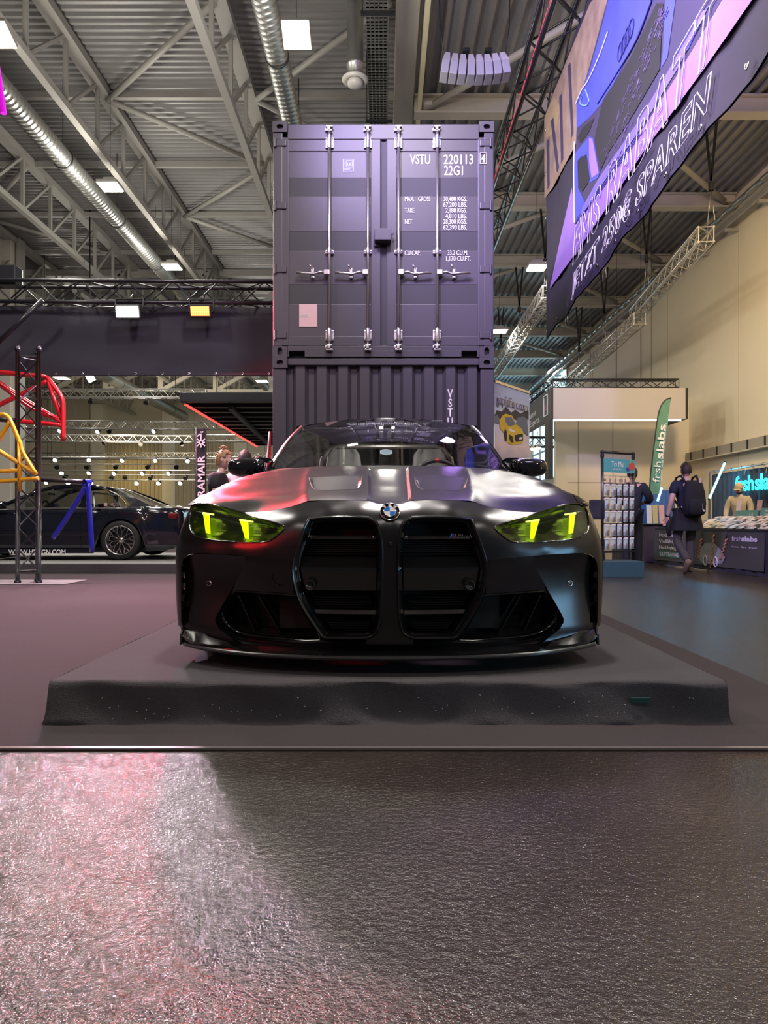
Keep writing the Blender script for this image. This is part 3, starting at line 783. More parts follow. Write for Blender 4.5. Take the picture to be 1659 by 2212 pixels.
offrow(0.52, [(.672, -.085), (.64, -.058), (.60, -.03), (.55, -.004), (.50, .006), (.46, .004), (.3, -.005), (.12, -.02)])
offrow(0.66, [(.66, -.085), (.62, -.055), (.58, -.03), (.54, -.004), (.50, .007), (.46, .003), (.3, -.008), (.12, -.02)])
offrow(0.80, [(.70, -.10), (.65, -.065), (.58, -.026), (.53, -.002), (.49, .006), (.45, .002), (.3, -.008), (.12, -.02)])
offrow(0.92, [(.70, -.085), (.65, -.055), (.58, -.022), (.52, 0), (.46, .004), (.36, .003), (.25, 0), (.12, -.01)])
offrow(1.16, [(.70, -.06), (.64, -.038), (.57, -.015), (.50, 0), (.4, .003), (.25, 0), (.12, -.008)])
offrow(1.34, [(.72, -.05), (.64, -.022), (.57, -.006), (.50, 0), (.4, .002), (.25, 0), (.12, -.008)])
_T = TPS([(a, b) for a, b, c in OFFS], [c for a, b, c in OFFS], 1e-5)
ZI = 0.462
_gs = np.linspace(0, 1.42, 285); _gz = np.linspace(0.04, 0.82, 157)
_GO = _T(np.stack(np.meshgrid(_gs, _gz, indexing='ij'), -1).reshape(-1, 2)).reshape(285, 157)
def offA(s, z):
    a = np.clip(np.asarray(s)/1.42*284, 0, 283.999); b = np.clip((np.asarray(z)-0.04)/0.78*156, 0, 155.999)
    i = a.astype(int); j = b.astype(int); u = a-i; v = b-j
    return (_GO[i, j]*(1-u)+_GO[i+1, j]*u)*(1-v)+(_GO[i, j+1]*(1-u)+_GO[i+1, j+1]*u)*v
def offA2(s, z): return offA(s, z) - 0.014 - 0.26*np.clip(ZI-z, 0, 1)
def offA3(s, z):
    t = np.clip((0.475-z)/(0.475-0.15), 0, 1)
    return offA(s, z) - 0.012 - 0.030*np.sin(PI*t**0.8)
def Spt(s, z, f=offA, extra=0.0):
    s = np.atleast_1d(np.asarray(s, float)); z = np.atleast_1d(np.asarray(z, float))
    p, n = base(s); q = p + n*(f(s, z)+extra)[:, None]
    return np.stack([q[:, 0], q[:, 1], z], 1)
_sg = np.linspace(0, 1.22, 400)
def trace(px, py, f=offA):
    """pixel of the photograph -> (s, z) on the nose surface"""
    z = np.full(len(_sg), CAMZ-CZ0+(HY-py)/F*3.1)
    for _ in range(4):
        q = Spt(_sg, z, f); z = CAMZ-CZ0+(HY-py)/F*(CY0+q[:, 1])
    q = Spt(_sg, z, f); u = CX+(q[:, 0]+CXO)/(CY0+q[:, 1])*F
    k = int(np.argmax(u > px)) if (u > px).any() else int(np.argmax(u))
    if k > 0 and u[k] > px:
        t = (px-u[k-1])/(u[k]-u[k-1]); return np.array([_sg[k-1]+t*(_sg[k]-_sg[k-1]), z[k-1]+t*(z[k]-z[k-1])])
    return np.array([_sg[k], z[k]])
def tr(pts, f=offA, step=5.0, closed=False, smooth=0):
    P = spline(pts, smooth, closed) if smooth else pts
    return [trace(a, b, f) for a, b in dens(P, step, closed)]

def mirror_mesh(P, T, name, m, parent, sharp=0.6, center=True, flip=False, thick=0.0):
    """half surface (x>=0) mirrored to both sides; one mesh if it crosses the middle"""
    P = np.asarray(P); T = np.asarray(T)
    def orient(P, T):
        n = np.cross(P[T[:, 1]]-P[T[:, 0]], P[T[:, 2]]-P[T[:, 0]]).sum(0)
        want = np.array([0.3, -1, 0.5]) if not flip else np.array([-0.3, 1, -0.5])
        return T if n @ want > 0 else T[:, ::-1]
    T = orient(P, T); Q = P*np.array([-1, 1, 1]); out = []
    if center:
        me = bpy.data.meshes.new(name); n = len(P)
        me.from_pydata(np.concatenate([P, Q]).tolist(), [], np.concatenate([T, T[:, ::-1]+n]).tolist())
        bm = bmesh.new(); bm.from_mesh(me); bmesh.ops.remove_doubles(bm, verts=[v for v in bm.verts if abs(v.co.x) < 2e-3], dist=1.5e-3); bm.to_mesh(me); bm.free()
        meshes = [me]
    else:
        meshes = []
        for PP, TT in ((P, T), (Q, T[:, ::-1])):
            me = bpy.data.meshes.new(name); me.from_pydata(PP.tolist(), [], TT.tolist()); meshes.append(me)
    for me in meshes:
        me.polygons.foreach_set('use_smooth', [True]*len(me.polygons)); me.update(); me.set_sharp_from_angle(angle=sharp)
        o = link(name, me, m, parent)
        if thick:
            md = o.modifiers.new('thickness', 'SOLIDIFY'); md.thickness = thick; md.offset = -1
        out.append(o)
    return out
def both(fn, name, m, parent, sharp=0.7):
    """fn(sign) -> MB; builds a right and a left copy"""
    return [fn(sg).obj(name, m, parent, sharp=sharp) for sg in (1, -1)]
def mirror_loop(rows, name, m, parent, sharp=0.9, close=True):
    """rows of 3D points lofted, built on both sides"""
    out = []
    for sg in (1, -1):
        b = MB(); b.grid([[V((sg*p[0], p[1], p[2])) for p in r] for r in (rows if sg > 0 else rows[::-1])], close=close)
        out.append(b.obj(name, m, parent, sharp=sharp))
    return out

# traced outlines (right half of the photograph)
SHUT = [(842, 1089), (868, 1088.5), (876, 1086), (885, 1082.5), (922, 1080.4), (960, 1080.3), (989, 1081), (1031, 1086.5), (1058, 1095.5), (1091, 1102), (1125, 1105.5), (1157.5, 1106.6)]
HL_TOPIN = [(1157.5, 1107.6), (1136.5, 1116.6), (1110, 1123), (1085, 1130.5)]
HL_LOW = [(1071, 1137), (1069.5, 1141), (1075, 1149), (1091, 1162), (1103, 1169), (1117, 1172), (1157.5, 1172), (1212, 1168), (1240, 1164), (1257, 1159.7), (1266, 1153), (1270, 1146), (1272.5, 1135), (1272, 1121), (1269, 1104), (1262, 1093), (1248, 1088.3)]
HL_TOPOUT = [(1248, 1088), (1235, 1088), (1221, 1090), (1200, 1095.5), (1178.6, 1101.5), (1157.5, 1107.6)]
KID = [(865, 1136), (869, 1128), (877, 1121), (886, 1116.5), (895, 1115), (940, 1113.6), (989, 1115), (1012, 1118), (1020, 1122), (1031, 1147), (1043, 1181), (1052, 1211.5), (1053, 1241.7), (1044.5, 1284), (1028, 1320), (992, 1373), (986, 1378), (977, 1381), (910, 1381.8), (893, 1381), (880, 1377), (869, 1368), (864, 1356), (859, 1332), (857, 1280), (856, 1211.5), (858, 1166)]
INSET = [(1052.5, 1210.5), (1100, 1205.5), (1151.5, 1201), (1200, 1197), (1242, 1195), (1262, 1195.3), (1275, 1198), (1285, 1206), (1290, 1217), (1292, 1230), (1291.5, 1300), (1290, 1368)]
# ---- upper bumper shell
def upper_shell():
    L = tr(SHUT, step=6)[:-1] + tr(HL_TOPIN+HL_LOW[:-1], step=5)[:-1]
    # over the outer lamp corner to the wheel arch edge, then down
    end = trace(*HL_LOW[-1])
    L += [end, np.array([1.00, 0.700]), np.array([1.08, 0.705]), np.array([1.16, 0.71]), np.array([1.24, 0.715])]
    L += [np.array([1.26, z]) for z in np.linspace(0.70, 0.14, 26)]
    low = tr(INSET[::-1], step=5)
    zb = low[0][1]
    L += [np.array([s, 0.14]) for s in np.linspace(1.25, low[0][0]+0.005, 5)]
    L += low[:-1]
    kx = KID[10:11]
    # kidney outer edge upward, over the top, down the inner side to the bottom
    order = [KID[11], KID[10], KID[9], KID[8], KID[7], KID[6], KID[5], KID[4], KID[3], KID[2], KID[1], KID[0], KID[26], KID[25], KID[24], KID[23], KID[22], KID[21], KID[20], KID[19]]
    L += tr(order, step=5)
    L += [trace(893, 1392), trace(860, 1392), np.array([0, trace(850, 1392)[1]])]
    L += [np.array([0, z]) for z in np.linspace(L[-1][1], L[0][1], 30)[1:-1]]
    L[0] = np.array([0.0, L[0][1]])
    v, t = cdt(L, step=0.016)
    return mirror_mesh(Spt(v[:, 0], v[:, 1]), t, 'front_bumper', M_PAINT, car, sharp=0.9)
upper_shell()
# ---- recessed dark lower bumper with the intake cut-out
BLADE = [(1154, 1222), (1170, 1250), (1186, 1279), (1203, 1308), (1214, 1328), (1218, 1338), (1217, 1346), (1208, 1360), (1182, 1380)]
INTAKE_B = [(992, 1381), (1060, 1379), (1121, 1374.5), (1155, 1368), (1177, 1359), (1192, 1348), (1200, 1338), (1202, 1329), (1199, 1314), (1186, 1296), (1173, 1280), (1169, 1279), (1110, 1282.5), (1049, 1287.5)]
def inset_shell():
    f = offA2
    L = tr([INSET[0], INSET[1], INSET[2]], f, 6)
    L += tr([(1154, 1203)]+BLADE, f, 6) + tr([(1160, 1386), (1121, 1394), (1060, 1399), (980, 1400.5), (900, 1401), (845, 1401)], f, 8)
    zc = L[-1][1]; L += [np.array([0, zc]), np.array([0, trace(850, 1386, f)[1]])]
    L += tr([(880, 1386), (977, 1386)], f, 8) + tr(INTAKE_B, f, 5) + tr([(1050, 1268), (1053, 1240)], f, 8)
    v, t = cdt(L, step=0.018)
    return mirror_mesh(Spt(v[:, 0], v[:, 1], f), t, 'lower_bumper', M_PAINT, car, sharp=0.9)
inset_shell()
# ---- outer blade panel with side vent
def blade_shell():
    f = offA3
    vent = tr([(1279, 1262), (1288, 1256), (1288, 1346), (1274, 1345), (1275, 1300)], f, 5, True)
    L = tr([(1154, 1202), (1200, 1198), (1242, 1196), (1262, 1196.3), (1275, 1199), (1285, 1207), (1290, 1218), (1291.5, 1231), (1291, 1300), (1289.5, 1372)], f, 6)
    L += tr([(1285, 1376), (1240, 1384), (1200, 1392), (1176, 1397), (1165, 1392), (1182, 1381)]+BLADE[::-1], f, 6)
    v, t = cdt(L, [vent], step=0.014)
    mirror_mesh(Spt(v[:, 0], v[:, 1], f), t, 'corner_panel', M_PAINT, car, sharp=0.9, center=False)
    # wall between blade edge and the recessed panel
    a = [Spt(*trace(x, y, f), f)[0] for x, y in dens(BLADE, 6, False)]; bq = []
    for p, (x, y) in zip(a, dens(BLADE, 6, False)): bq.append(p + np.array([-0.012, 0.06, 0.0]))
    mirror_loop([a, bq], 'blade_edge', M_PAINT, car, close=False)
    # vent box and slats
    q = Spt([t_[0] for t_ in vent], [t_[1] for t_ in vent], f)
    for sg in (1, -1):
        b = MB(); b.grid([[V((sg*p[0], p[1], p[2])) for p in q], [V((sg*p[0]*0.96, p[1]+0.09, p[2])) for p in q]], close=True)
        b.flat([V((sg*p[0]*0.962, p[1]+0.088, p[2])) for p in q])
        b.obj('side_vent', M_GAP, car)
        for k in range(4):
            zc = 0.24+0.052*k
            c = Spt(*trace(1281, HY-(zc-(CAMZ-CZ0))*F/3.2, f), f)[0]
            MB().bbox((sg*c[0]-0.022, c[1]+0.012, zc-0.012), (sg*c[0]+0.022, c[1]+0.05, zc+0.012), 0.003).obj('vent_slat', M_GLOSSTRIM, car)
blade_shell()

def ring(px_loop, ins, f=offA, smooth=5):
    """inset copies of a closed px loop -> 3D loops; ins = [(inset px, offset m)]"""
    P = np.array(spline(px_loop, smooth, True)); out = []
    t = np.roll(P, -2, 0)-np.roll(P, 2, 0); t /= np.linalg.norm(t, axis=1)[:, None]+1e-9
    n = np.stack([-t[:, 1], t[:, 0]], 1)
    ar = 0.5*np.sum(P[:, 0]*np.roll(P[:, 1], -1)-np.roll(P[:, 0], -1)*P[:, 1])
    if ar < 0: n = -n
    SZ = np.array([trace(a, b, f) for a, b in P])
    pts = Spt(SZ[:, 0], SZ[:, 1], f)
    for d, e in ins:
        Q = P+n*d; S2 = np.array([trace(a, b, f) for a, b in Q])
        out.append(Spt(S2[:, 0], S2[:, 1], f, e))
    return out, P
# ---- kidney grilles
loops, _P = ring(KID, [(-1.5, -0.012), (0.0, 0.004), (3.0, 0.010), (6.0, 0.004), (8.5, -0.010), (9.0, -0.014), (12.0, -0.018), (13.5, -0.03), (14.5, -0.12)], smooth=4)
mirror_loop(loops[:5], 'kidney_frame', M_GLOSSTRIM, car, sharp=1.2)
mirror_loop(loops[4:], 'kidney_inner_frame', M_BLKG, car, sharp=1.2)
INNER = loops[-2]                                  # opening outline in 3D
IZ = INNER[:, 2]; IX = INNER[:, 0]
def span(z):
    """left and right x of the kidney opening at height z"""
    xs = []
    for i in range(len(IZ)):
        j = (i+1) % len(IZ)
        if (IZ[i]-z)*(IZ[j]-z) < 0: xs.append(IX[i]+(z-IZ[i])/(IZ[j]-IZ[i])*(IX[j]-IX[i]))
    return (min(xs), max(xs)) if len(xs) >= 2 else (None, None)
zlo, zhi = IZ.min(), IZ.max()
for sg in (1, -1):
    b = MB(); b.flat([V((sg*p[0], p[1]+0.10, p[2])) for p in INNER]); b.obj('grille_backing', M_GAP, car)
def zrow(py, y=0.02): return CAMZ-CZ0+(HY-py)/F*(CY0+y)
def slat(zt, zb, ytop, ybot, name, m, trim=0.004, curve=0.0):
    for sg in (1, -1):
        a0, a1 = span(zt); b0, b1 = span(zb)
        if a0 is None or b0 is None: continue
        rows = []
        def yb(x, y): return float(np.interp(abs(x), _b[:240, 0], _b[:240, 1]))+y
        for (l, r, z, y) in ((a0, a1, zt, ytop+0.03), (a0, a1, zt, ytop), (b0, b1, zb, ybot), (b0, b1, zb, ybot+0.05)):
            rows.append([V((sg*x, yb(x, y), z)) for x in np.linspace(l+trim, r-trim, 9)])
        MB().grid(rows).obj(name, m, car, sharp=0.5)
slat(zrow(1157), zrow(1164), 0.045, 0.035, 'grille_slat', M_CARBON)
slat(zrow(1205), zrow(1226), 0.075, 0.020, 'grille_shelf', M_CARBON)
slat(zrow(1226), zrow(1233), 0.020, 0.018, 'grille_edge', M_BLKG)
slat(zrow(1233), zrow(1277), 0.020, 0.045, 'grille_panel', M_CARBON)
slat(zrow(1320), zrow(1328), 0.050, 0.040, 'grille_slat', M_CARBON)
for k in range(7):                                  # upper dark mesh bars
    slat(zrow(1170+4.6*k), zrow(1171.6+4.6*k), 0.085, 0.085, 'mesh_bar', M_BLK)
for k in range(6): slat(zrow(1287+5.4*k), zrow(1289.4+5.4*k), 0.075, 0.07, 'radiator_fin', M_GLOSSTRIM, trim=0.02)
for k in range(6): slat(zrow(1333+5.2*k), zrow(1335.4+5.2*k), 0.075, 0.07, 'radiator_fin', M_GLOSSTRIM, trim=0.02)
for sg in (1, -1):
    c = C(1014, 1264, 0.05); c[0] *= sg
    MB().lathe([(0.0, 0.006), (0.012, 0.006), (0.013, 0.012), (0.016, 0.012), (0.018, 0.016), (0.0225, 0.014), (0.0235, 0.0), (0.0235, -0.04)], c+np.array([0, 0.0, 0]), (0, -1, 0), 24).obj('parking_sensor', M_GLOSSTRIM, car)
    c = Spt(*trace(1231, 1260, offA3), offA3)[0]
    MB().lathe([(0.0, 0.002), (0.010, 0.003), (0.0125, 0.001)], (sg*c[0], c[1], c[2]), (sg*0.45, -1, 0), 20).obj('parking_sensor', M_GLOSSTRIM, car)
    MB().lathe([(0.0105, 0.0035), (0.012, 0.0045), (0.0135, 0.001)], (sg*c[0], c[1], c[2]), (sg*0.45, -1, 0), 20).obj('sensor_ring', M_CHROME, car)
c = Spt(*trace(844, 1175.5))[0]
MB().lathe([(0.0, 0.004), (0.005, 0.006), (0.009, 0.004), (0.011, 0.0)], (0.002, c[1], c[2]), (0, -1, 0), 18).obj('front_camera', M_BLKG, car)
# tow hook cover (viewer's left)
c = Spt(*trace(1683-603, 1250, offA2), offA2)[0]
MB().lathe([(0.031, 0.0015), (0.0325, 0.003), (0.034, 0.0)], (-c[0], c[1], c[2]), (-0.2, -1, -0.2), 32).obj('tow_hook_cover', M_GLOSSTRIM, car)
# ---- lower intake: recess, fins, lip trim
lo_, _P2 = ring(INTAKE_B+[(1044, 1290), (1028, 1323), (1010, 1352)], [(-3, 0.004), (-1, 0.008), (1.5, 0.004), (3, -0.01), (4, -0.08)], offA2, smooth=2)
mirror_loop(lo_, 'intake_frame', M_BLKG, car, sharp=1.0)
for sg in (1, -1):
    b = MB(); b.flat([V((sg*p[0], p[1]-0.002, p[2])) for p in lo_[-1]]); b.obj('intake_mesh', M_GAP, car)
    for (a, bb) in (((1124, 1287), (1076, 1369)), ((1168, 1284), (1132, 1364))):
        p0 = Spt(*trace(*a, offA2), offA2)[0]; p1 = Spt(*trace(*bb, offA2), offA2)[0]
        fin = MB(); e = np.array([0.0, 0.075, 0])
        pts = [p0, p1, p1+e, p0+e]; w_ = np.array([0.006, 0, 0.003])
        fin.prism([V((sg*p[0], p[1]+0.004, p[2])) for p in pts], V((sg*w_[0], 0, w_[2]))); fin.obj('intake_fin', M_GLOSSTRIM, car)
    fl_ = MB(); q0 = [Spt(*trace(x, y, offA2), offA2)[0] for x, y in ((1000, 1379), (1060, 1377), (1121, 1372), (1170, 1360))]
    fl_.grid([[V((sg*p[0], p[1]+0.002, p[2]+0.001)) for p in q0], [V((sg*p[0], p[1]+0.075, p[2]+0.022)) for p in q0]]); fl_.obj('intake_floor', M_CARBON, car)
# ---- lower body strip and splitter
def strip(px, ofs, name, m, f=offA2, sharp=0.7):
    rows = []
    for (dy, e) in ofs:
        half = [Spt(*trace(x, y+dy, f), f, e)[0] for x, y in px]
        half[0] = np.array([0, half[0][1], half[0][2]])
        rows.append([V((-p[0], p[1], p[2])) for p in half[::-1][:-1]] + [V(tuple(p)) for p in half])
    MB().grid(rows).obj(name, m, car, sharp=sharp)
STR = [(846, 1396), (900, 1396), (980, 1395.5), (1060, 1393.5), (1121, 1388), (1160, 1381), (1190, 1368), (1208, 1356)]
strip(STR, [(-3, 0.0), (0, 0.020), (5, 0.030), (9, 0.028), (12, 0.0)], 'lower_lip_bar', M_PAINT)
def splitter():
    top, bot = [], []
    pl = [(x, np.interp(x, _b[:240, 0], _b[:240, 1])) for x in np.linspace(0, 0.885, 28)]
    outer = [(x, y-0.052+0.025*max(0, (x-0.55)/0.35)**2) for x, y in pl] + [(0.908, 0.225), (0.920, 0.26), (0.930, 0.32)]
    full = [(-x, y) for x, y in outer[::-1][:-1]]+outer
    inner = [(x*0.9, y+0.20) for x, y in full]
    zf = lambda x: 0.062+0.016*max(0, (abs(x)-0.5)/0.45)**2
    rows = [[V((x, y, zf(x)+0.014)) for x, y in inner], [V((x, y+0.004, zf(x)+0.010)) for x, y in full], [V((x, y, zf(x)+0.006)) for x, y in full],
            [V((x, y, zf(x)-0.004)) for x, y in full], [V((x, y+0.006, zf(x)-0.009)) for x, y in full], [V((x, y, zf(x)-0.012)) for x, y in inner]]
    MB().grid(rows).obj('front_splitter', M_CARBON, car, sharp=0.5)
    rr = [[V((x, y-0.0012, zf(x)+e)) for x, y in full] for e in (0.001, 0.0065)]
    MB().grid(rr).obj('splitter_edge', mat('gloss_edge', (0.12, 0.115, 0.12), 0.08, 0.3, coat=1.0), car)
    for sg in (1, -1):                              # winglets at the corners
        P0 = [(0.66, 0.105, 0.086), (0.77, 0.135, 0.089), (0.86, 0.185, 0.094), (0.920, 0.250, 0.108)]
        P1 = [(0.70, 0.16, 0.092), (0.79, 0.20, 0.107), (0.868, 0.27, 0.140), (0.920, 0.34, 0.152)]
        P2 = [(0.958, 0.265, 0.135)]
        b = MB(); b.grid([[V((sg*x, y, z-0.012)) for x, y, z in P0], [V((sg*x, y-0.004, z)) for x, y, z in P0], [V((sg*x, y, z+0.004)) for x, y, z in P1], [V((sg*x, y+0.03, z-0.03)) for x, y, z in P1]]); b.obj('winglet', M_CARBON, car, sharp=0.5)
        b = MB(); b.prism([V((sg*x, y, z)) for x, y, z in ((0.919, 0.235, 0.07), (0.921, 0.25, 0.115), (0.925, 0.33, 0.155), (0.93, 0.42, 0.155), (0.93, 0.42, 0.07))], V((sg*0.008, 0, 0))); b.obj('winglet_end_plate', M_CARBON, car)
splitter()

# ---- bonnet (height field over x, y) -----------------------------------------------------------
Hd = []
def hrow(y, lst):
    for x, z in lst:
        Hd.append((x, y, z))
        if x > 0: Hd.append((-x, y, z))
shut3 = Spt(*np.array(tr(SHUT, step=400)).T)
for p in shut3:
    Hd.append((p[0], p[1], p[2]))
    if p[0] > 0.005: Hd.append((-p[0], p[1], p[2]))
top3 = Spt(*np.array(tr(HL_TOPOUT, step=400)).T)
for p in top3:
    Hd.append((p[0], p[1]+0.002, p[2]+0.002)); Hd.append((-p[0], p[1]+0.002, p[2]+0.002))
hrow(.30, [(0, .745), (.2, .750), (.36, .742), (.5, .722), (.65, .712)])
hrow(.45, [(.7, .742), (.8, .747), (.88, .737)])
hrow(.6, [(0, .797), (.2, .803), (.4, .797), (.52, .777), (.65, .770), (.78, .776), (.87, .766), (.93, .728)])
hrow(.9, [(0, .858), (.22, .863), (.43, .855), (.55, .836), (.68, .828), (.8, .829), (.87, .817), (.925, .785)])
hrow(1.2, [(0, .910), (.24, .915), (.45, .908), (.57, .891), (.7, .882), (.8, .878), (.87, .862), (.92, .832)])
hrow(1.5, [(0, .952), (.25, .957), (.47, .951), (.6, .940), (.72, .926), (.8, .914), (.87, .892), (.91, .866)])
hrow(1.8, [(0, .985), (.25, .988), (.47, .98), (.6, .966), (.72, .945), (.8, .928), (.87, .90), (.91, .875)])
def xc(y): return np.interp(y, [0.1, 0.3, 0.9, 1.5], [0.345, 0.375, 0.437, 0.475])     # outer crease
def xr(y): return np.interp(y, [0.1, 0.9, 1.6], [0.078, 0.096, 0.115])                   # inner ridge
def sstep(t): t = np.clip(t, 0, 1); return t*t*(3-2*t)
def crease(x, y):
    a = np.abs(x)-xc(y)
    return -0.38*0.05*(1-np.exp(-np.clip(a, 0, 9)/0.05))
VENT = [(0.139, 0.84), (0.134, 0.56), (0.140, 0.44), (0.158, 0.365), (0.31, 0.345), (0.335, 0.375), (0.363, 0.46), (0.418, 0.84)]
def segdist(q, a, b):
    a = np.array(a); b = np.array(b); t = np.clip(((q-a)@(b-a))/((b-a)@(b-a)), 0, 1); return np.linalg.norm(q-(a+t[:, None]*(b-a)), axis=1)
def detail(x, y):
    x = np.asarray(x); y = np.asarray(y); ax = np.abs(x)
    z = -0.011*(1-sstep((ax-xr(y))/0.014)) * sstep((y-0.02)/0.2)*1.0
    z = z + 0.003*np.exp(-((ax-xr(y)-0.018)/0.010)**2)
    q = np.stack([ax, y], 1); ins = inpoly(q, VENT)
    if ins.any():
        dd = np.full(len(q), 9.0)
        for i in range(len(VENT)-1): dd = np.minimum(dd, segdist(q, VENT[i], VENT[i+1]))
        rampv = np.clip((0.86-y)/0.45, 0, 1)
        z = z - np.where(ins, 0.046*rampv*sstep(dd/0.020), 0)
    return z
Hd = np.array(Hd)
_H = TPS(Hd[:, :2], Hd[:, 2]-crease(Hd[:, 0], Hd[:, 1]), 6e-4)
def H(x, y, det=True):
    x = np.asarray(x, float); y = np.asarray(y, float)
    z = _H(np.stack([x, y], 1)) + crease(x, y)
    return z + detail(x, y) if det else z
def bonnet():
    sh = Spt(*np.array(tr(SHUT, step=6)).T)[:, :2]+np.array([0, 0.004]); sh[0, 0] = 0
    to = Spt(*np.array(tr(HL_TOPOUT[::-1], step=6)).T)[:, :2]+np.array([0, 0.004])
    fsh = spline([tuple(to[-1]), (0.862, 0.42), (0.886, 0.60), (0.893, 0.85), (0.888, 1.10), (0.872, 1.35), (0.850, 1.56)], 10)
    rear = spline([(0.850, 1.56), (0.74, 1.60), (0.5, 1.55), (0.25, 1.52), (0, 1.51)], 14)
    L = [tuple(p) for p in sh[:-1]] + [tuple(p) for p in to[1:]] + [tuple(p) for p in fsh[1:]] + [tuple(p) for p in rear[1:]]
    L += [(0, y) for y in np.linspace(1.51, sh[0, 1], 60)[1:-1]]
    ln = [[(float(xc(y)), y) for y in np.linspace(0.16, 1.53, 60)], [(float(xr(y)), y) for y in np.linspace(0.13, 1.49, 70)], [(float(xr(y))+0.014, y) for y in np.linspace(0.13, 1.49, 70)]]
    vl = dens(VENT, 0.02, True); ln.append([tuple(p) for p in vl]+[tuple(vl[0])])
    cen = np.array([0.27, 0.62]); vi = np.array(vl); vi = cen+(vi-cen)*np.array([0.86, 0.93]); ln.append([tuple(p) for p in vi]+[tuple(vi[0])])
    v, t = cdt(L, step=0.020, lines=ln)
    P = np.concatenate([v, H(v[:, 0], v[:, 1])[:, None]], 1)
    mirror_mesh(P, t, 'bonnet', M_PAINT, car, sharp=0.45)
    vo = np.array(dens(VENT, 0.03, False)); vz = H(vo[:, 0], vo[:, 1], False)
    for sg in (1, -1):
        MB().tube([V((sg*a_[0], a_[1], z_-0.002)) for a_, z_ in zip(vo, vz)], 0.0035, 6).obj('vent_edge', M_GAP, car)
    # dark channel under the shut line
    g = [np.array([p[0], p[1]-0.001, p[2]-0.004]) for p in Spt(*np.array(tr(SHUT, step=8)).T)]
    b = MB()
    hh = [V((-p[0], p[1], p[2])) for p in g[::-1][:-1]]+[V(tuple(p)) for p in g]
    b.grid([[p+V((0, -0.008, -0.006)) for p in hh], [p+V((0, 0.014, -0.004)) for p in hh]]); b.obj('shut_line', M_GAP, car)
    return fsh
FSH = bonnet()
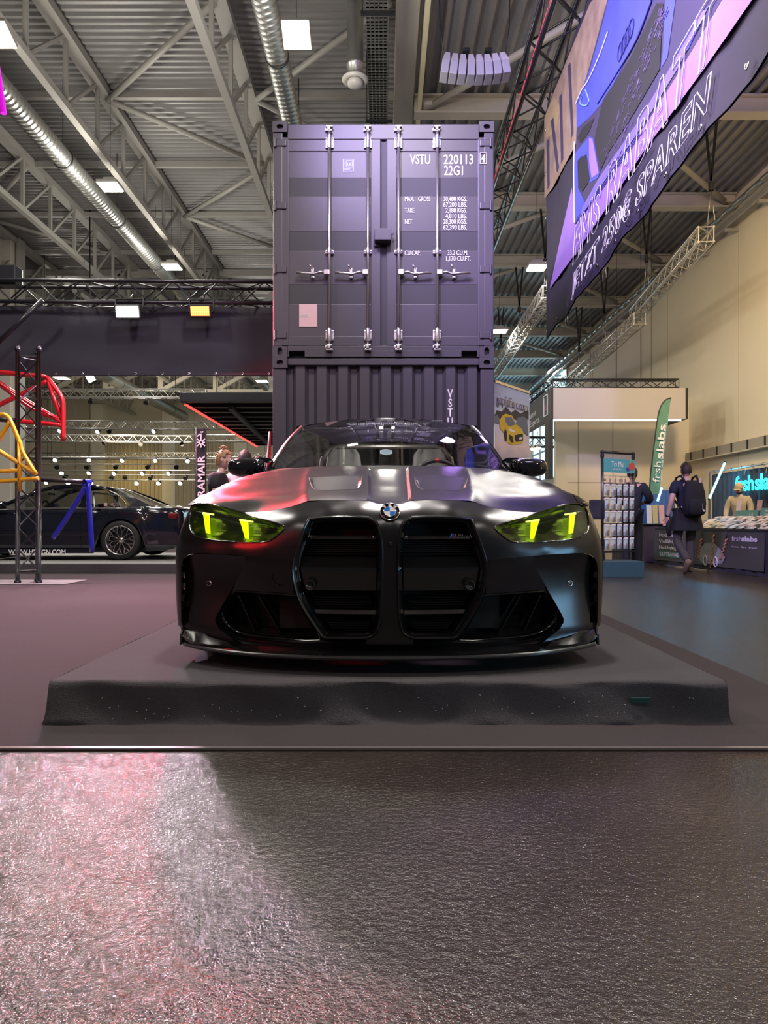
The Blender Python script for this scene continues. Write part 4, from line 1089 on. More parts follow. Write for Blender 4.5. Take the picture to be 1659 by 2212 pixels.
# ---- front wings: strip outside the bonnet running over the arch into the body side
def zsec(y):
    """body side section at station y: list of (x, z) from bonnet edge down to the sill"""
    return None
def wing_and_side():
    fx = np.array(FSH); ys = np.concatenate([np.linspace(0.33, 1.56, 34)])
    edge_x = np.interp(ys, fx[:, 1], fx[:, 0]); ez = H(edge_x, ys, False)
    sill = 0.17
    ST = []
    allv = []
    # full-length sections: (y, belt z, belt x, mid x, low x)
    def sec(y, x0, z0):
        if y < 1.62:
            t = sstep((y-0.33)/0.5)
            pts = [(x0, z0), (x0+(0.93-x0)*0.5, z0-0.010), (0.935, z0-0.036), (0.958, z0-0.075), (0.974, z0-0.13), (0.984, z0-0.20), (0.986, 0.50), (0.985, 0.38), (0.975, 0.26), (0.955, sill)]
        else:
            k = sstep((y-1.62)/0.5); hip = 0.03*math.exp(-((y-3.7)/0.6)**2)
            pts = [(x0, z0), (x0+0.02, z0-0.006), (x0+0.045, z0-0.03), (0.93+hip, z0-0.09), (0.945+hip, z0-0.16), (0.955+hip, z0-0.23), (0.962-0.02*k+hip, 0.52), (0.955-0.02*k+hip*0.6, 0.40), (0.945, 0.27), (0.935, sill)]
        if y > 4.3:
            q = (y-4.3)/0.4; pts = [(x-0.16*q*q, z) for x, z in pts]
        c = spline(pts, 4)
        return [np.array([p[0], y, p[1]]) for p in c]
    rows = []
    for y, x0, z0 in zip(ys, edge_x+0.004, ez-0.001): rows.append(sec(y, x0, z0))
    belt = spline([(1.56, 0.854, float(ez[-1])), (1.75, 0.862, 0.892), (2.2, 0.862, 0.925), (3.0, 0.855, 0.965), (3.6, 0.84, 0.995), (4.1, 0.80, 1.01), (4.5, 0.76, 0.985), (4.72, 0.72, 0.955)], 7)
    for y, x0, z0 in belt[1:]: rows.append(sec(y, x0, z0))
    R = np.array(rows); n, m_ = R.shape[:2]
    # cut wheel arches by clamping the lower edge of each section
    wc = ((0.865, 0.345, 0.372), (3.72, 0.35, 0.378))
    F_ = []
    for i in range(n):
        y = R[i, 0, 1]; zb = sill if y > 0.53 else 0.690
        for (cy, cz, rr) in wc:
            if abs(y-cy) < rr: zb = max(zb, cz+math.sqrt(rr*rr-(y-cy)**2))
        zz = R[i, :, 2]; j0 = np.argmax(zz < zb) if (zz < zb).any() else m_-1
        sec_pts = R[i]; keep = np.linspace(0, 1, m_)
        arc = np.concatenate([[0], np.cumsum(np.linalg.norm(np.diff(sec_pts, axis=0), axis=1))])
        a_end = np.interp(-zb, -zz, arc) if zz[-1] < zb else arc[-1]
        rs = np.stack([np.interp(keep*a_end, arc, sec_pts[:, c]) for c in range(3)], 1)
        R[i] = rs
    for sg in (1, -1):
        k = len(ys)-1
        for nm, a, b_ in (('front_wing', 0, k), ('body_side', k, n-1)):
            b = MB(); rws = [[V((sg*p[0], p[1], p[2])) for p in R[i]] for i in range(a, b_+1)]
            b.grid(rws if sg > 0 else [r[::-1] for r in rws]); b.obj(nm, M_PAINT, car, sharp=0.8)
        for (cy, cz, rr) in wc:                      # dark wheel housings
            b = MB(); b.lathe([(rr+0.01, 0.0), (rr+0.01, 0.30), (0.01, 0.30)], (sg*0.66, cy, cz), (sg, 0, 0), 28)
            b.lathe([(rr+0.01, 0.0), (0.0, 0.0)], (sg*0.64, cy, cz), (sg, 0, 0), 28); b2 = b
            bb = MB(); bb.lathe([(0.0, 0.0), (0.365, 0.0), (0.365, 0.30)], (sg*0.64, cy, cz+0.045), (sg, 0, 0), 28); bb.obj('wheel_housing', M_GAP, car)
            wl = []
            t = MB(); t.lathe([(0.235, -0.10), (0.30, -0.125), (0.338, -0.11), (0.345, -0.06), (0.345, 0.06), (0.338, 0.11), (0.30, 0.125), (0.235, 0.10)], (sg*0.83, cy, cz), (sg, 0, 0), 32); tyre = t.obj('tyre', M_RUBBER, car)
            t = MB(); t.lathe([(0.236, -0.10), (0.236, 0.10), (0.225, 0.11), (0.21, 0.06), (0.20, 0.03)], (sg*0.83, cy, cz), (sg, 0, 0), 32); rim = t.obj('rim', M_GLOSSTRIM, tyre)
            for q in range(10):
                a = 2*PI*q/10
                MB().bar((sg*0.90, cy+0.04*math.cos(a), cz+0.04*math.sin(a)), (sg*0.915, cy+0.215*math.cos(a), cz+0.215*math.sin(a)), 0.03, 0.03).obj('spoke', M_GLOSSTRIM, tyre)
            MB().lathe([(0.19, 0.0), (0.19, 0.03), (0.05, 0.03)], (sg*0.80, cy, cz), (sg, 0, 0), 24).obj('brake_disc', M_ZINC, tyre)
    # tail panel, boot lid
    tail = R[-1]
    b = MB(); hh = [V((-p[0], p[1], p[2])) for p in tail[::-1]]+[V(tuple(p)) for p in tail]
    b.flat(hh); b.obj('tail_panel', M_PAINT, car)
    b = MB(); rws = []
    for i in range(len(belt)):
        y, x0, z0 = belt[i]
        if y < 4.05: continue
        rws.append([V((x0*t, y, z0+0.045*(1-t*t))) for t in np.linspace(-1, 1, 13)])
    b.grid(rws); b.obj('boot_lid', M_PAINT, car)
    # floor pan so no light passes under the shells
    MB().box((-0.63, 0.55, 0.10), (0.63, 4.6, 0.14)).obj('underbody', M_GAP, car)
    MB().box((-0.48, 0.20, 0.15), (0.48, 0.46, 0.56)).obj('front_carrier', M_GAP, car)
    return belt
BELT = wing_and_side()

# ---- head lamps
def lamps():
    outl = HL_TOPIN+HL_LOW[:-1]+HL_TOPOUT[:-1]
    SZ = np.array([trace(a, b) for a, b in dens(outl, 5, True)])
    B3 = Spt(SZ[:, 0], SZ[:, 1])
    v, t = cdt(SZ, step=0.018)
    P = Spt(v[:, 0], v[:, 1], offA, -0.003)
    lens = glass('smoked_lens', (0.62, 0.66, 0.60), 0.03, 0.03)
    hl = []
    for sg in (1, -1):
        # black reflector bowl behind the lens
        d = np.array([np.min(np.linalg.norm(SZ-q, axis=1)) for q in v])
        Q = Spt(v[:, 0], v[:, 1], offA, -0.006)
        p, n = base(v[:, 0]); Q[:, :2] -= n*(0.055*sstep(d/0.03))[:, None]
        T_ = t if sg > 0 else t[:, ::-1]
        bw = bpy.data.meshes.new('lamp_bowl'); bw.from_pydata((Q*np.array([sg, 1, 1])).tolist(), [], T_.tolist()); bw.polygons.foreach_set('use_smooth', [True]*len(bw.polygons))
        root = link('head_lamp', bw, mat('lamp_bowl_black', (0.012, 0.016, 0.008), 0.25, coat=0.5), car); root['label'] = 'yellow-green glowing head lamp, %s one' % ('right-hand' if sg > 0 else 'left-hand')
        le = bpy.data.meshes.new('lens'); le.from_pydata((P*np.array([sg, 1, 1])).tolist(), [], T_.tolist()); le.polygons.foreach_set('use_smooth', [True]*len(le.polygons))
        link('lens', le, lens, root)
        # rim seal
        b = MB(); pts = [V((sg*q[0], q[1]-0.001, q[2])) for q in B3]; b.tube(pts+[pts[0]], 0.0035, 6, caps=False); b.obj('lamp_seal', M_BLKG, root)
        DRL = emit('daytime_light_yellow', (0.62, 1.0, 0.0), 2.6)
        DRLB = emit('daytime_light_bright', (0.80, 1.0, 0.10), 4.5)
        def plate(poly, depth, th, name, m):
            q3 = []
            for a, b_ in poly:
                s_, z_ = trace(a, b_); q = Spt(s_, z_, offA, -depth)[0]; q3.append(V((sg*q[0], q[1], q[2])))
            MB().prism(q3, V((sg*0.1, 1, 0)).normalized()*th).obj(name, m, root)
        # two 7-shaped light guides (traced from the photograph)
        for (top, leg) in (([(1141, 1126), (1171, 1120.5), (1172, 1124.5), (1142, 1128.5)], [(1154, 1127.5), (1171.5, 1124.5), (1160.5, 1163), (1152, 1164.5)]),
                           ([(1227, 1110), (1252, 1106), (1253, 1110.5), (1228, 1113)], [(1239, 1112.5), (1252.8, 1110), (1246.5, 1151), (1237, 1153.5)])):
            plate(top, 0.020, 0.012, 'light_guide_top', DRLB); plate(leg, 0.024, 0.012, 'light_guide_leg', DRL)
        plate([(1120, 1138), (1127, 1137), (1126, 1150), (1113, 1151)], 0.03, 0.01, 'reflector_facet', mat('yellow_facet', (0.14, 0.19, 0.01), 0.3))
lamps()

# ---- roundel on the nose
def roundel():
    c = Spt(*trace(843, 1108))[0]; c = np.array([0.0, c[1], c[2]])
    ax = V((0, -0.84, 0.54)).normalized(); u = V((1, 0, 0)); w_ = u.cross(ax)*-1
    if w_.z < 0: w_ = -w_
    c = V(tuple(c)) + ax*0.010
    root = MB().lathe([(0.0, 0.001), (0.0415, 0.001), (0.0415, -0.02)], c, ax, 40).obj('roundel', M_BLKG, car); root['label'] = 'round blue and white badge'
    MB().lathe([(0.0385, 0.0015), (0.039, 0.003), (0.0415, 0.003), (0.0425, 0.0)], c, ax, 40).obj('badge_rim', M_CHROME, root)
    MB().lathe([(0.0235, 0.0015), (0.024, 0.0028), (0.0255, 0.0028), (0.026, 0.0015)], c, ax, 36).obj('badge_inner_rim', M_CHROME, root)
    bl = mat('badge_blue', (0.02, 0.18, 0.62), 0.2, coat=1.0); wh = mat('badge_white', (0.80, 0.78, 0.80), 0.2, coat=1.0)
    for k in range(4):
        b = MB(); pts = [c+ax*0.002]
        for j in range(9):
            a = PI/2*k+PI/2*j/8; pts.append(c+ax*0.002+(u*math.cos(a)+w_*math.sin(a))*0.0238)
        b.flat(pts); b.obj('badge_quarter', wh if k % 2 == 0 else bl, root)
    for ch, a in (('B', 2.32), ('M', PI/2), ('W', 0.82)):
        rad = V((u*math.cos(a)+w_*math.sin(a))); tan = V((u*math.sin(a)-w_*math.cos(a)))
        text('badge_letter', ch, c+ax*0.0024+rad*0.0268-tan*0.0, tan, rad, wh, root, size=0.0148, offset=0.0006, align='CENTER')
roundel()
# small model badge on the right-hand grille slat
def gbadge():
    p = C(972, 1159, 0.03); 
    y = p[1]-0.0
    for k, col in enumerate(((0.05, 0.35, 0.75), (0.03, 0.06, 0.30), (0.75, 0.05, 0.06))):
        x0 = p[0]+0.008*k
        MB().prism([(x0, y, p[2]-0.002), (x0+0.006, y, p[2]-0.002), (x0+0.011, y, p[2]+0.012), (x0+0.005, y, p[2]+0.012)], (0, 0.004, 0)).obj('badge_stripe', mat('stripe%d' % k, col, 0.3), car)
    text('badge_text', 'M4', (p[0]+0.034, y, p[2]), (1, 0, 0), (0, 0, 1), mat('badge_grey', (0.18, 0.18, 0.19), 0.3), car, size=0.016)
    text('badge_text', 'COMPETITION', (p[0]-0.006, y, p[2]-0.008), (1, 0, 0), (0, 0, 1), M_CHROME, car, size=0.0075, fit=0.085)
gbadge()

# ---- greenhouse
def greenhouse():
    nb = 25
    def arc(xm, yc, ye, zc, ze):
        return [V((xm*t, yc+(ye-yc)*t*t, zc+(ze-zc)*t*t)) for t in np.linspace(-1, 1, nb)]
    base_ = arc(0.765, 1.50, 1.74, 0.950, 0.945); top = arc(0.625, 2.32, 2.47, 1.374, 1.335)
    gl = glass('windscreen_glass', (0.86, 0.88, 0.88), 0.01, 0.02)
    def lerp(a, b, t, bulge): return [p+(q-p)*t+V((0, -0.6, 1)).normalized()*bulge*math.sin(PI*t) for p, q in zip(a, b)]
    ws = [lerp(base_, top, t, 0.028) for t in np.linspace(0, 1, 10)]
    MB().grid(ws).obj('windscreen', gl, car)
    # black frit band and wiper cowl
    MB().grid([[p+V((0, -0.03, -0.03)) for p in base_], [p+V((0, -0.005, 0.004)) for p in base_], lerp(base_, top, 0.03, 0.004)]).obj('cowl', M_BLK, car)
    MB().grid([[p+V((0, -0.14, -0.05)) for p in base_], [p+V((0, -0.02, -0.02)) for p in base_]]).obj('cowl_panel', M_BLK, car)
    for sg in (1, -1):
        pil_out = []; pil_mid = []; pil_in = []; pil_back = []
        for t in np.linspace(0, 1, 10):
            row = lerp(base_, top, t, 0.028); e = row[-1]; i_ = row[-2]
            pil_in.append(V((sg*(e.x-0.012), e.y, e.z+0.001))); pil_mid.append(V((sg*(e.x+0.012), e.y+0.012, e.z+0.006)))
            pil_out.append(V((sg*(e.x+0.045), e.y+0.07, e.z-0.004))); pil_back.append(V((sg*(e.x+0.05), e.y+0.12, e.z-0.03)))
        MB().grid([pil_in, pil_mid]).obj('windscreen_seal', M_BLKG, car)
        MB().grid([pil_mid, [a+(b-a)*0.5+V((sg*0.004, -0.012, 0.006)) for a, b in zip(pil_mid, pil_out)], pil_out, pil_back]).obj('a_pillar', M_PAINT, car)
        # roof rail, side glass, door edge
        rail = [V((sg*x, y, z)) for x, y, z in ((0.675, 2.56, 1.325), (0.69, 2.9, 1.345), (0.685, 3.3, 1.325), (0.66, 3.7, 1.255), (0.63, 4.05, 1.12))]
        bl = []
        for p in rail:
            q = min(BELT, key=lambda b: abs(b[0]-p.y)); bl.append(V((sg*q[1], q[0], q[2]-0.005)))
        bl = [V((sg*0.862, 1.80, 0.905))]+bl[1:]
        MB().grid([bl, rail]).obj('side_window', glass('side_glass', (0.62, 0.62, 0.64), 0.03), car)
        MB().tube(rail, 0.028, 8).obj('roof_rail', M_PAINT, car)
        MB().tube(bl, 0.012, 6).obj('window_trim', M_BLKG, car)
    rf = []
    for (y, zc, ze, xm) in ((2.33, 1.376, 1.337, 0.63), (2.5, 1.392, 1.34, 0.665), (2.8, 1.398, 1.352, 0.695), (3.2, 1.385, 1.338, 0.69), (3.55, 1.345, 1.29, 0.67)):
        rf.append([V((xm*t, y+(0.14*t*t if y < 2.4 else 0), zc+(ze-zc)*t*t)) for t in np.linspace(-1, 1, nb)])
    MB().grid(rf).obj('roof', M_CARBON, car)
    rb = [V((0.72*t, 4.28-0.1*t*t, 1.055-0.02*t*t)) for t in np.linspace(-1, 1, nb)]
    MB().grid([rf[-1], lerp(rf[-1], rb, 0.5, 0.02), rb]).obj('rear_window', glass('side_glass', (0.62, 0.62, 0.64), 0.03), car)
    # lettering on the windscreen
    mw = mat('decal_white', (0.55, 0.55, 0.60), 0.5); M_ = ws[9][nb//2]; n_ = V((0, -0.46, 0.89))
    cc = ws[8][nb//2]; up_ = (ws[9][nb//2]-ws[7][nb//2]).normalized()
    text('windscreen_decal', 'GEPFEFFERT', cc+V((-0.30, -0.012, -0.028)), (1, 0, 0), up_, mw, car, outline=0.0015, size=0.095, fit=0.60)
    text('windscreen_decal', '.COM', cc+V((0.31, -0.012, 0.0)), (1, 0, 0), up_, mw, car, size=0.035)
    text('windscreen_decal', 'ADIO   XOIL   KNOBLIG', cc+V((0.02, -0.008, -0.075)), (1, 0, 0), up_, mw, car, size=0.03)
    hx = C(834, 984.5, 1.60); c = V((0.0, 1.63, 1.045)); upw = (ws[3][nb//2]-ws[1][nb//2]).normalized()
    c = ws[2][nb//2]+V((-0.01, -0.006, 0.0))
    hexp = lambda r: [c+V((1, 0, 0))*r*math.sin(PI/3*k)+upw*r*math.cos(PI/3*k) for k in range(6)]
    h = MB(); h.flat(hexp(0.042)); hxo = h.obj('hexagon_sticker', mat('sticker_teal', (0.10, 0.20, 0.22), 0.5), car)
    MB().tube([p+V((0, -0.001, 0)) for p in hexp(0.043)+[hexp(0.043)[0]]], 0.002, 4, caps=False).obj('sticker_border', mw, hxo)
    text('sticker_text', 'GP', c+V((-0.022, -0.003, -0.008)), (1, 0, 0), upw, mw, hxo, size=0.035)
    # cabin
    MB().grid([[V((0.72*t, 1.62+0.16*t*t, 0.925)) for t in np.linspace(-1, 1, 15)], [V((0.70*t, 1.95, 0.965-0.02*t*t)) for t in np.linspace(-1, 1, 15)], [V((0.70*t, 2.15, 0.93)) for t in np.linspace(-1, 1, 15)], [V((0.70*t, 2.18, 0.70)) for t in np.linspace(-1, 1, 15)]]).obj('dashboard', mat('dash_dark', (0.02, 0.02, 0.022), 0.7), car)
    MB().box((-0.70, 2.1, 0.14), (0.70, 4.0, 0.2)).obj('cabin_floor', M_BLK, car)
    MB().grid([[V((x, 3.9, z)) for x in (-0.72, 0.72)] for z in (0.2, 0.98)]).obj('rear_bulkhead', M_BLK, car)
    grey = mat('seat_grey', (0.28, 0.28, 0.29), 0.7); dk = mat('seat_dark', (0.03, 0.03, 0.033), 0.6)
    for sg in (1, -1):
        x = sg*0.36; b = MB(); rows = []
        for (z, wv, y, th) in ((0.36, 0.25, 2.78, 0.10), (0.55, 0.27, 2.86, 0.12), (0.78, 0.26, 2.95, 0.12), (0.95, 0.22, 3.02, 0.10), (1.06, 0.15, 3.06, 0.09), (1.17, 0.135, 3.09, 0.08), (1.22, 0.10, 3.10, 0.05)):
            rows.append([V((x+wv*math.cos(a), y+th*math.sin(a)*0.8+(-0.05 if abs(math.cos(a)) > 0.8 else 0), z)) for a in np.linspace(0, 2*PI, 20, endpoint=False)])
        b.grid(rows, close=True); so = b.obj('bucket_seat', grey, car)
        MB().bbox((x-0.27, 2.3, 0.28), (x+0.27, 2.85, 0.44), 0.05).obj('seat_cushion', dk, so)
        MB().bbox((x-0.085, 2.985, 0.70), (x+0.085, 3.02, 1.05), 0.02, ).obj('seat_insert', dk, so)
    hoop = [(-0.62, 3.35, 0.3), (-0.60, 3.35, 0.95), (-0.565, 3.35, 1.16), (-0.50, 3.35, 1.25), (-0.42, 3.35, 1.275), (0.42, 3.35, 1.275), (0.50, 3.35, 1.25), (0.565, 3.35, 1.16), (0.60, 3.35, 0.95), (0.62, 3.35, 0.3)]
    MB().tube(hoop, 0.022, 10).obj('roll_bar', mat('rollbar_silver', (0.68, 0.66, 0.62), 0.3, 0.7), car)
    MB().tube([(-0.55, 3.36, 0.35), (0.42, 3.38, 1.25)], 0.02, 8).obj('roll_bar_brace', MATS['rollbar_silver'], car)
    for sg in (1, -1): MB().tube([(sg*0.5, 3.36, 1.24), (sg*0.5, 3.95, 0.8)], 0.02, 8).obj('roll_bar_stay', MATS['rollbar_silver'], car)
    st = V((0.37, 2.28, 0.90)); axs = V((0, -0.9, 0.42)).normalized(); u = V((1, 0, 0)); wv = axs.cross(u)
    MB().tube([st+(u*math.cos(a)+wv*math.sin(a))*0.18 for a in np.linspace(0, 2*PI, 33)], 0.016, 8, caps=False).obj('steering_wheel', M_BLK, car)
    MB().tube([st+(u*math.cos(a)+wv*math.sin(a))*0.181 for a in np.linspace(PI/2-0.08, PI/2+0.08, 4)] if (wv.z > 0) else [st+(u*math.cos(a)+wv*math.sin(a))*0.181 for a in np.linspace(-PI/2-0.08, -PI/2+0.08, 4)], 0.018, 8).obj('wheel_marker', mat('marker_red', (0.7, 0.02, 0.02), 0.5), car)
    MB().bar(st-u*0.17, st+u*0.17, 0.03, 0.05).obj('wheel_spoke', M_BLK, car)
    MB().bbox((-0.115, 2.08, 1.185), (0.115, 2.11, 1.245), 0.02).obj('interior_mirror', M_BLKG, car)
    MB().bbox((-0.03, 2.09, 1.20), (0.03, 2.15, 1.30), 0.012).obj('mirror_mount', M_BLK, car)
    MB().bbox((-0.06, 2.62, 1.345), (0.06, 2.72, 1.355), 0.004).obj('cabin_fill_panel', emit('cabin_fill_glow', (1.0, 0.93, 0.82), 3.0), car)  # added glowing panel that goes with the cabin fill
    lamp('cabin_fill_light', 'POINT', V((0, 2.65, 1.30))+V((CXO, CY0, CZ0)), (0, 0, 0), 5.0, (1.0, 0.92, 0.82), shadow_soft_size=0.05)  # added fill so the cabin shows through the windscreen
    for sg in (1, -1): MB().bbox((sg*0.34-0.2, 2.36, 1.29), (sg*0.34+0.2, 2.52, 1.31), 0.01).obj('sun_visor', mat('visor_dark', (0.05, 0.05, 0.05), 0.8), car)
    # door mirrors
    for sg in (1, -1):
        rows = []
        for (t, y, sc) in ((0, 1.742, 0.25), (0.05, 1.746, 0.55), (0.1, 1.757, 0.80), (0.15, 1.778, 0.93), (0.45, 1.81, 1.0), (0.8, 1.87, 1.0), (1.0, 1.90, 0.94)):
            sec = [(0.815, 1.012), (0.83, 0.945), (0.86, 0.915), (0.94, 0.907), (1.02, 0.920), (1.055, 0.945), (1.06, 0.985), (1.035, 1.020), (0.96, 1.032), (0.86, 1.030)]
            c = (0.935, 0.97)
            rows.append([V((sg*(c[0]+(p[0]-c[0])*sc), y, c[1]+(p[1]-c[1])*sc)) for p in spline(sec, 4, True)])
        if sg < 0: rows = [r[::-1] for r in rows]
        b = MB(); b.grid(rows, close=True); b.flat(rows[0]); mo = b.obj('door_mirror', M_BLKG, car)
        b = MB(); b.flat([p+V((0, -0.004, 0)) for p in rows[-1]]); b.obj('mirror_glass', M_CHROME, mo)
        b = MB(); b.prism([V((sg*x, 1.80, z)) for x, z in ((0.775, 1.028), (0.79, 1.014), (0.82, 1.006), (0.87, 1.0), (0.87, 1.036), (0.80, 1.036))], V((0, 0.10, 0))); b.obj('mirror_arm', M_BLKG, mo)
        MB().tube([(sg*0.79, 1.85, 0.93), (sg*0.83, 1.84, 0.945), (sg*0.88, 1.84, 0.955)], 0.018, 8).obj('mirror_foot', M_BLKG, mo)
greenhouse()
# ================================================================ CONTAINERS
M_CONT = mat('container_paint', (0.052, 0.046, 0.057), 0.42, var=0.12, vscale=1.5, bump=0.05, bscale=6)
M_CONTD = mat('container_gasket', (0.030, 0.028, 0.034), 0.6)
M_MARK = mat('marking_white', (0.74, 0.68, 0.70), 0.6)
KY = 7.81
def K(px, py, dy=0.0):
    d = KY; return V(((px-CX)/F*d, KY+dy, CAMZ+(HY-py)/F*d))
XL, XR = -1.226, 1.212; L20 = 6.058
def casting(b, x0, z0, wd=0.165, h=0.118, dp=0.178, sx=1, slot_v=False):
    """corner casting block with an oval hole in its face"""
    x1 = x0+wd; c = V((x0+wd/2, 0, z0+h/2)); n = 20
    hole = []; rw, rh = (0.028, 0.044) if slot_v else (0.036, 0.026)
    for k in range(n):
        a = 2*PI*k/n; hole.append((c.x+rw*math.copysign(abs(math.cos(a))**0.8, math.cos(a)), c.z+rh*math.copysign(abs(math.sin(a))**0.8, math.sin(a))))
    def onrect(k):
        a = 2*PI*k/n; dx, dz = math.cos(a), math.sin(a); t = min(wd/2/max(abs(dx), 1e-6), h/2/max(abs(dz), 1e-6)); return (c.x+dx*t, c.z+dz*t)
    rect = [onrect(k) for k in range(n)]
    y = KY-0.012
    b.grid([[V((x, y, z)) for x, z in rect], [V((x, y, z)) for x, z in hole], [V((x, y+0.05, z)) for x, z in hole]], smooth=False, close=True)
    b.flat([V((x, y+0.05, z)) for x, z in hole])
    b.grid([[V((x, y, z)) for x, z in rect], [V((x, y+dp, z)) for x, z in rect]], smooth=False, close=True)

def cont_shell(root, z0, o, h=2.591):
    """side walls, roof and back of a container (vertical corrugation)"""
    for nm, x, sg in (('side_wall', XL+0.03, -1), ('side_wall', XR-0.03, 1)):
        rows = []; y = KY+0.16
        while y < KY+L20-0.2:
            for dy, dx in ((0, 0), (0.07, 0), (0.138, 0.036), (0.21, 0.036)):
                rows.append([V((x-sg*dx, y+dy, z0+0.14)), V((x-sg*dx, y+dy, z0+h-0.1))])
            y += 0.278
        MB(o).grid(rows, smooth=False).obj(nm, M_CONT, root)
        for zz in (z0+0.02, z0+h-0.11): MB(o).box((x-0.03 if sg > 0 else x-0.03, KY+0.15, zz), (x+0.03, KY+L20, zz+0.1)).obj('side_rail', M_CONT, root)
    MB(o).box((XL+0.03, KY+0.1, z0+h-0.03), (XR-0.03, KY+L20, z0+h-0.012)).obj('roof_sheet', M_CONT, root)
    MB(o).box((XL+0.03, KY+L20-0.1, z0+0.02), (XR-0.03, KY+L20-0.05, z0+h-0.02)).obj('end_wall', M_CONT, root)
    MB(o).box((XL+0.03, KY+0.12, z0+0.08), (XR-0.03, KY+L20, z0+0.16)).obj('container_floor', M_CONTD, root)
    for (x, zz) in ((XL, z0), (XR-0.165, z0), (XL, z0+h-0.118), (XR-0.165, z0+h-0.118)):
        b = MB(o); casting(b, x, zz, slot_v=(zz < z0+1)); b.obj('corner_casting', M_CONT, root)
        MB(o).bbox((x, KY+L20-0.17, zz), (x+0.165, KY+L20, zz+0.118), 0.005).obj('corner_casting', M_CONT, root)

# ---- lower container: closed end wall with vertical corrugation
Z1 = 0.010; o = V((0, KY, Z1))
lc = thing('shipping_container', 'lower dark container with ribbed end wall right behind the matte car', 'container', o)
cont_shell(lc, Z1, o, 2.583)
for x in (XL, XR-0.15): MB(o).bbox((x, KY+0.005, Z1+0.118), (x+0.15, KY+0.12, Z1+2.583-0.118), 0.012).obj('corner_post', M_CONT, lc)
MB(o).bbox((XL+0.165, KY+0.01, Z1+2.50), (XR-0.165, KY+0.1, Z1+2.575), 0.008).obj('top_rail', M_CONT, lc)
MB(o).bbox((XL+0.165, KY+0.01, Z1+0.01), (XR-0.165, KY+0.1, Z1+0.13), 0.008).obj('bottom_rail', M_CONT, lc)
rows = []; x = XL+0.15; pit = (XR-XL-0.30)/9.0
for k in range(9):
    for dx, dy in ((0.0, 0.085), (0.26, 0.085), (0.42, 0.04), (0.84, 0.04)):
        rows.append([V((x+dx*pit, KY+dy, Z1+0.12)), V((x+dx*pit, KY+dy, Z1+2.51))])
    x += pit
rows.append([V((XR-0.15, KY+0.085, Z1+0.12)), V((XR-0.15, KY+0.085, Z1+2.51))])
MB(o).grid(rows, smooth=False).obj('ribbed_end_wall', M_CONT, lc)
for k, ch in enumerate('VSTU220113'):
    p = K(973, 857+20.5*k, 0.034)
    text('marking', ch, p, (1, 0, 0), (0, 0, 1), M_MARK, lc, o=o, size=0.125, align='CENTER', offset=0.003, xs=0.75)

# ---- upper container: two cargo doors
Z2 = Z1+2.585; H2 = 2.59; o = V((0, KY, Z2))
uc = thing('shipping_container', 'upper dark container with closed cargo doors and white markings', 'container', o)
cont_shell(uc, Z2, o, H2)
for x in (XL, XR-0.115): MB(o).bbox((x+0.005, KY+0.0, Z2+0.118), (x+0.11, KY+0.12, Z2+H2-0.118), 0.010).obj('corner_post', M_CONT, uc)
MB(o).bbox((XL+0.165, KY+0.0, K(0, 301).z), (XR-0.165, KY+0.12, K(0, 268).z), 0.008).obj('door_header', M_CONT, uc)
MB(o).box((XL+0.165, KY+0.01, K(0, 298).z), (XR-0.165, KY+0.03, K(0, 289).z)).obj('header_seal', M_CONTD, uc)
# sill with two fork pockets
zs0, zs1 = K(0, 771).z, K(0, 747).z
fp = [(K(624, 0).x, K(658, 0).x), (K(997, 0).x, K(1031, 0).x)]; zf = K(0, 758).z
MB(o).bbox((XL+0.165, KY, zf), (XR-0.165, KY+0.12, zs1), 0.004).obj('door_sill', M_CONT, uc)
for a, b_ in ((XL+0.165, fp[0][0]), (fp[0][1], fp[1][0]), (fp[1][1], XR-0.165)):
    MB(o).bbox((a, KY, zs0), (b_, KY+0.12, zf+0.004), 0.004).obj('door_sill', M_CONT, uc)
for a, b_ in fp: MB(o).box((a, KY+0.09, zs0), (b_, KY+0.11, zf)).obj('fork_pocket', M_GAP, uc)
zt, zb = K(0, 296).z, K(0, 746).z
def door(xa, xb, hinge):
    """door leaf: frame plus sheet with horizontal corrugations"""
    d = MB(o)
    y0 = KY+0.012
    # sheet profile down the height (py, depth): proud panels and recesses
    pr = [(325, 0.030), (326, 0.018), (382, 0.018), (395, 0.050), (397, 0.050), (424, 0.018), (498, 0.018), (512, 0.050), (514, 0.050), (542, 0.018), (613, 0.018), (628, 0.050), (630, 0.050), (657, 0.018), (726, 0.018), (727, 0.030)]
    rows = [[V((xa+0.09, KY+dd, K(0, py).z)), V((xb-0.09, KY+dd, K(0, py).z))] for py, dd in pr]
    leaf = MB(o).grid(rows, smooth=False).obj('cargo_door', M_CONT, uc)
    leaf['label'] = 'left door leaf with two lock rods' if hinge < 0 else 'right door leaf with weight markings'
    MB(o).bbox((xa, KY+0.004, zb), (xa+0.105, KY+0.06, zt), 0.006).obj('door_stile', M_CONT, leaf)
    MB(o).bbox((xb-0.105, KY+0.004, zb), (xb, KY+0.06, zt), 0.006).obj('door_stile', M_CONT, leaf)
    MB(o).bbox((xa+0.1, KY+0.008, K(0, 326).z), (xb-0.1, KY+0.06, zt), 0.006).obj('door_rail', M_CONT, leaf)
    MB(o).bbox((xa+0.1, KY+0.008, zb), (xb-0.1, KY+0.06, K(0, 726).z), 0.006).obj('door_rail', M_CONT, leaf)
    MB(o).box((xa-0.012, KY+0.02, zb-0.008), (xb+0.012, KY+0.05, zt+0.008)).obj('gasket', M_CONTD, leaf)
    return leaf
dl = door(K(601, 0).x+0.01, K(822, 0).x, -1)
dr = door(K(836, 0).x, K(1055, 0).x-0.01, 1)
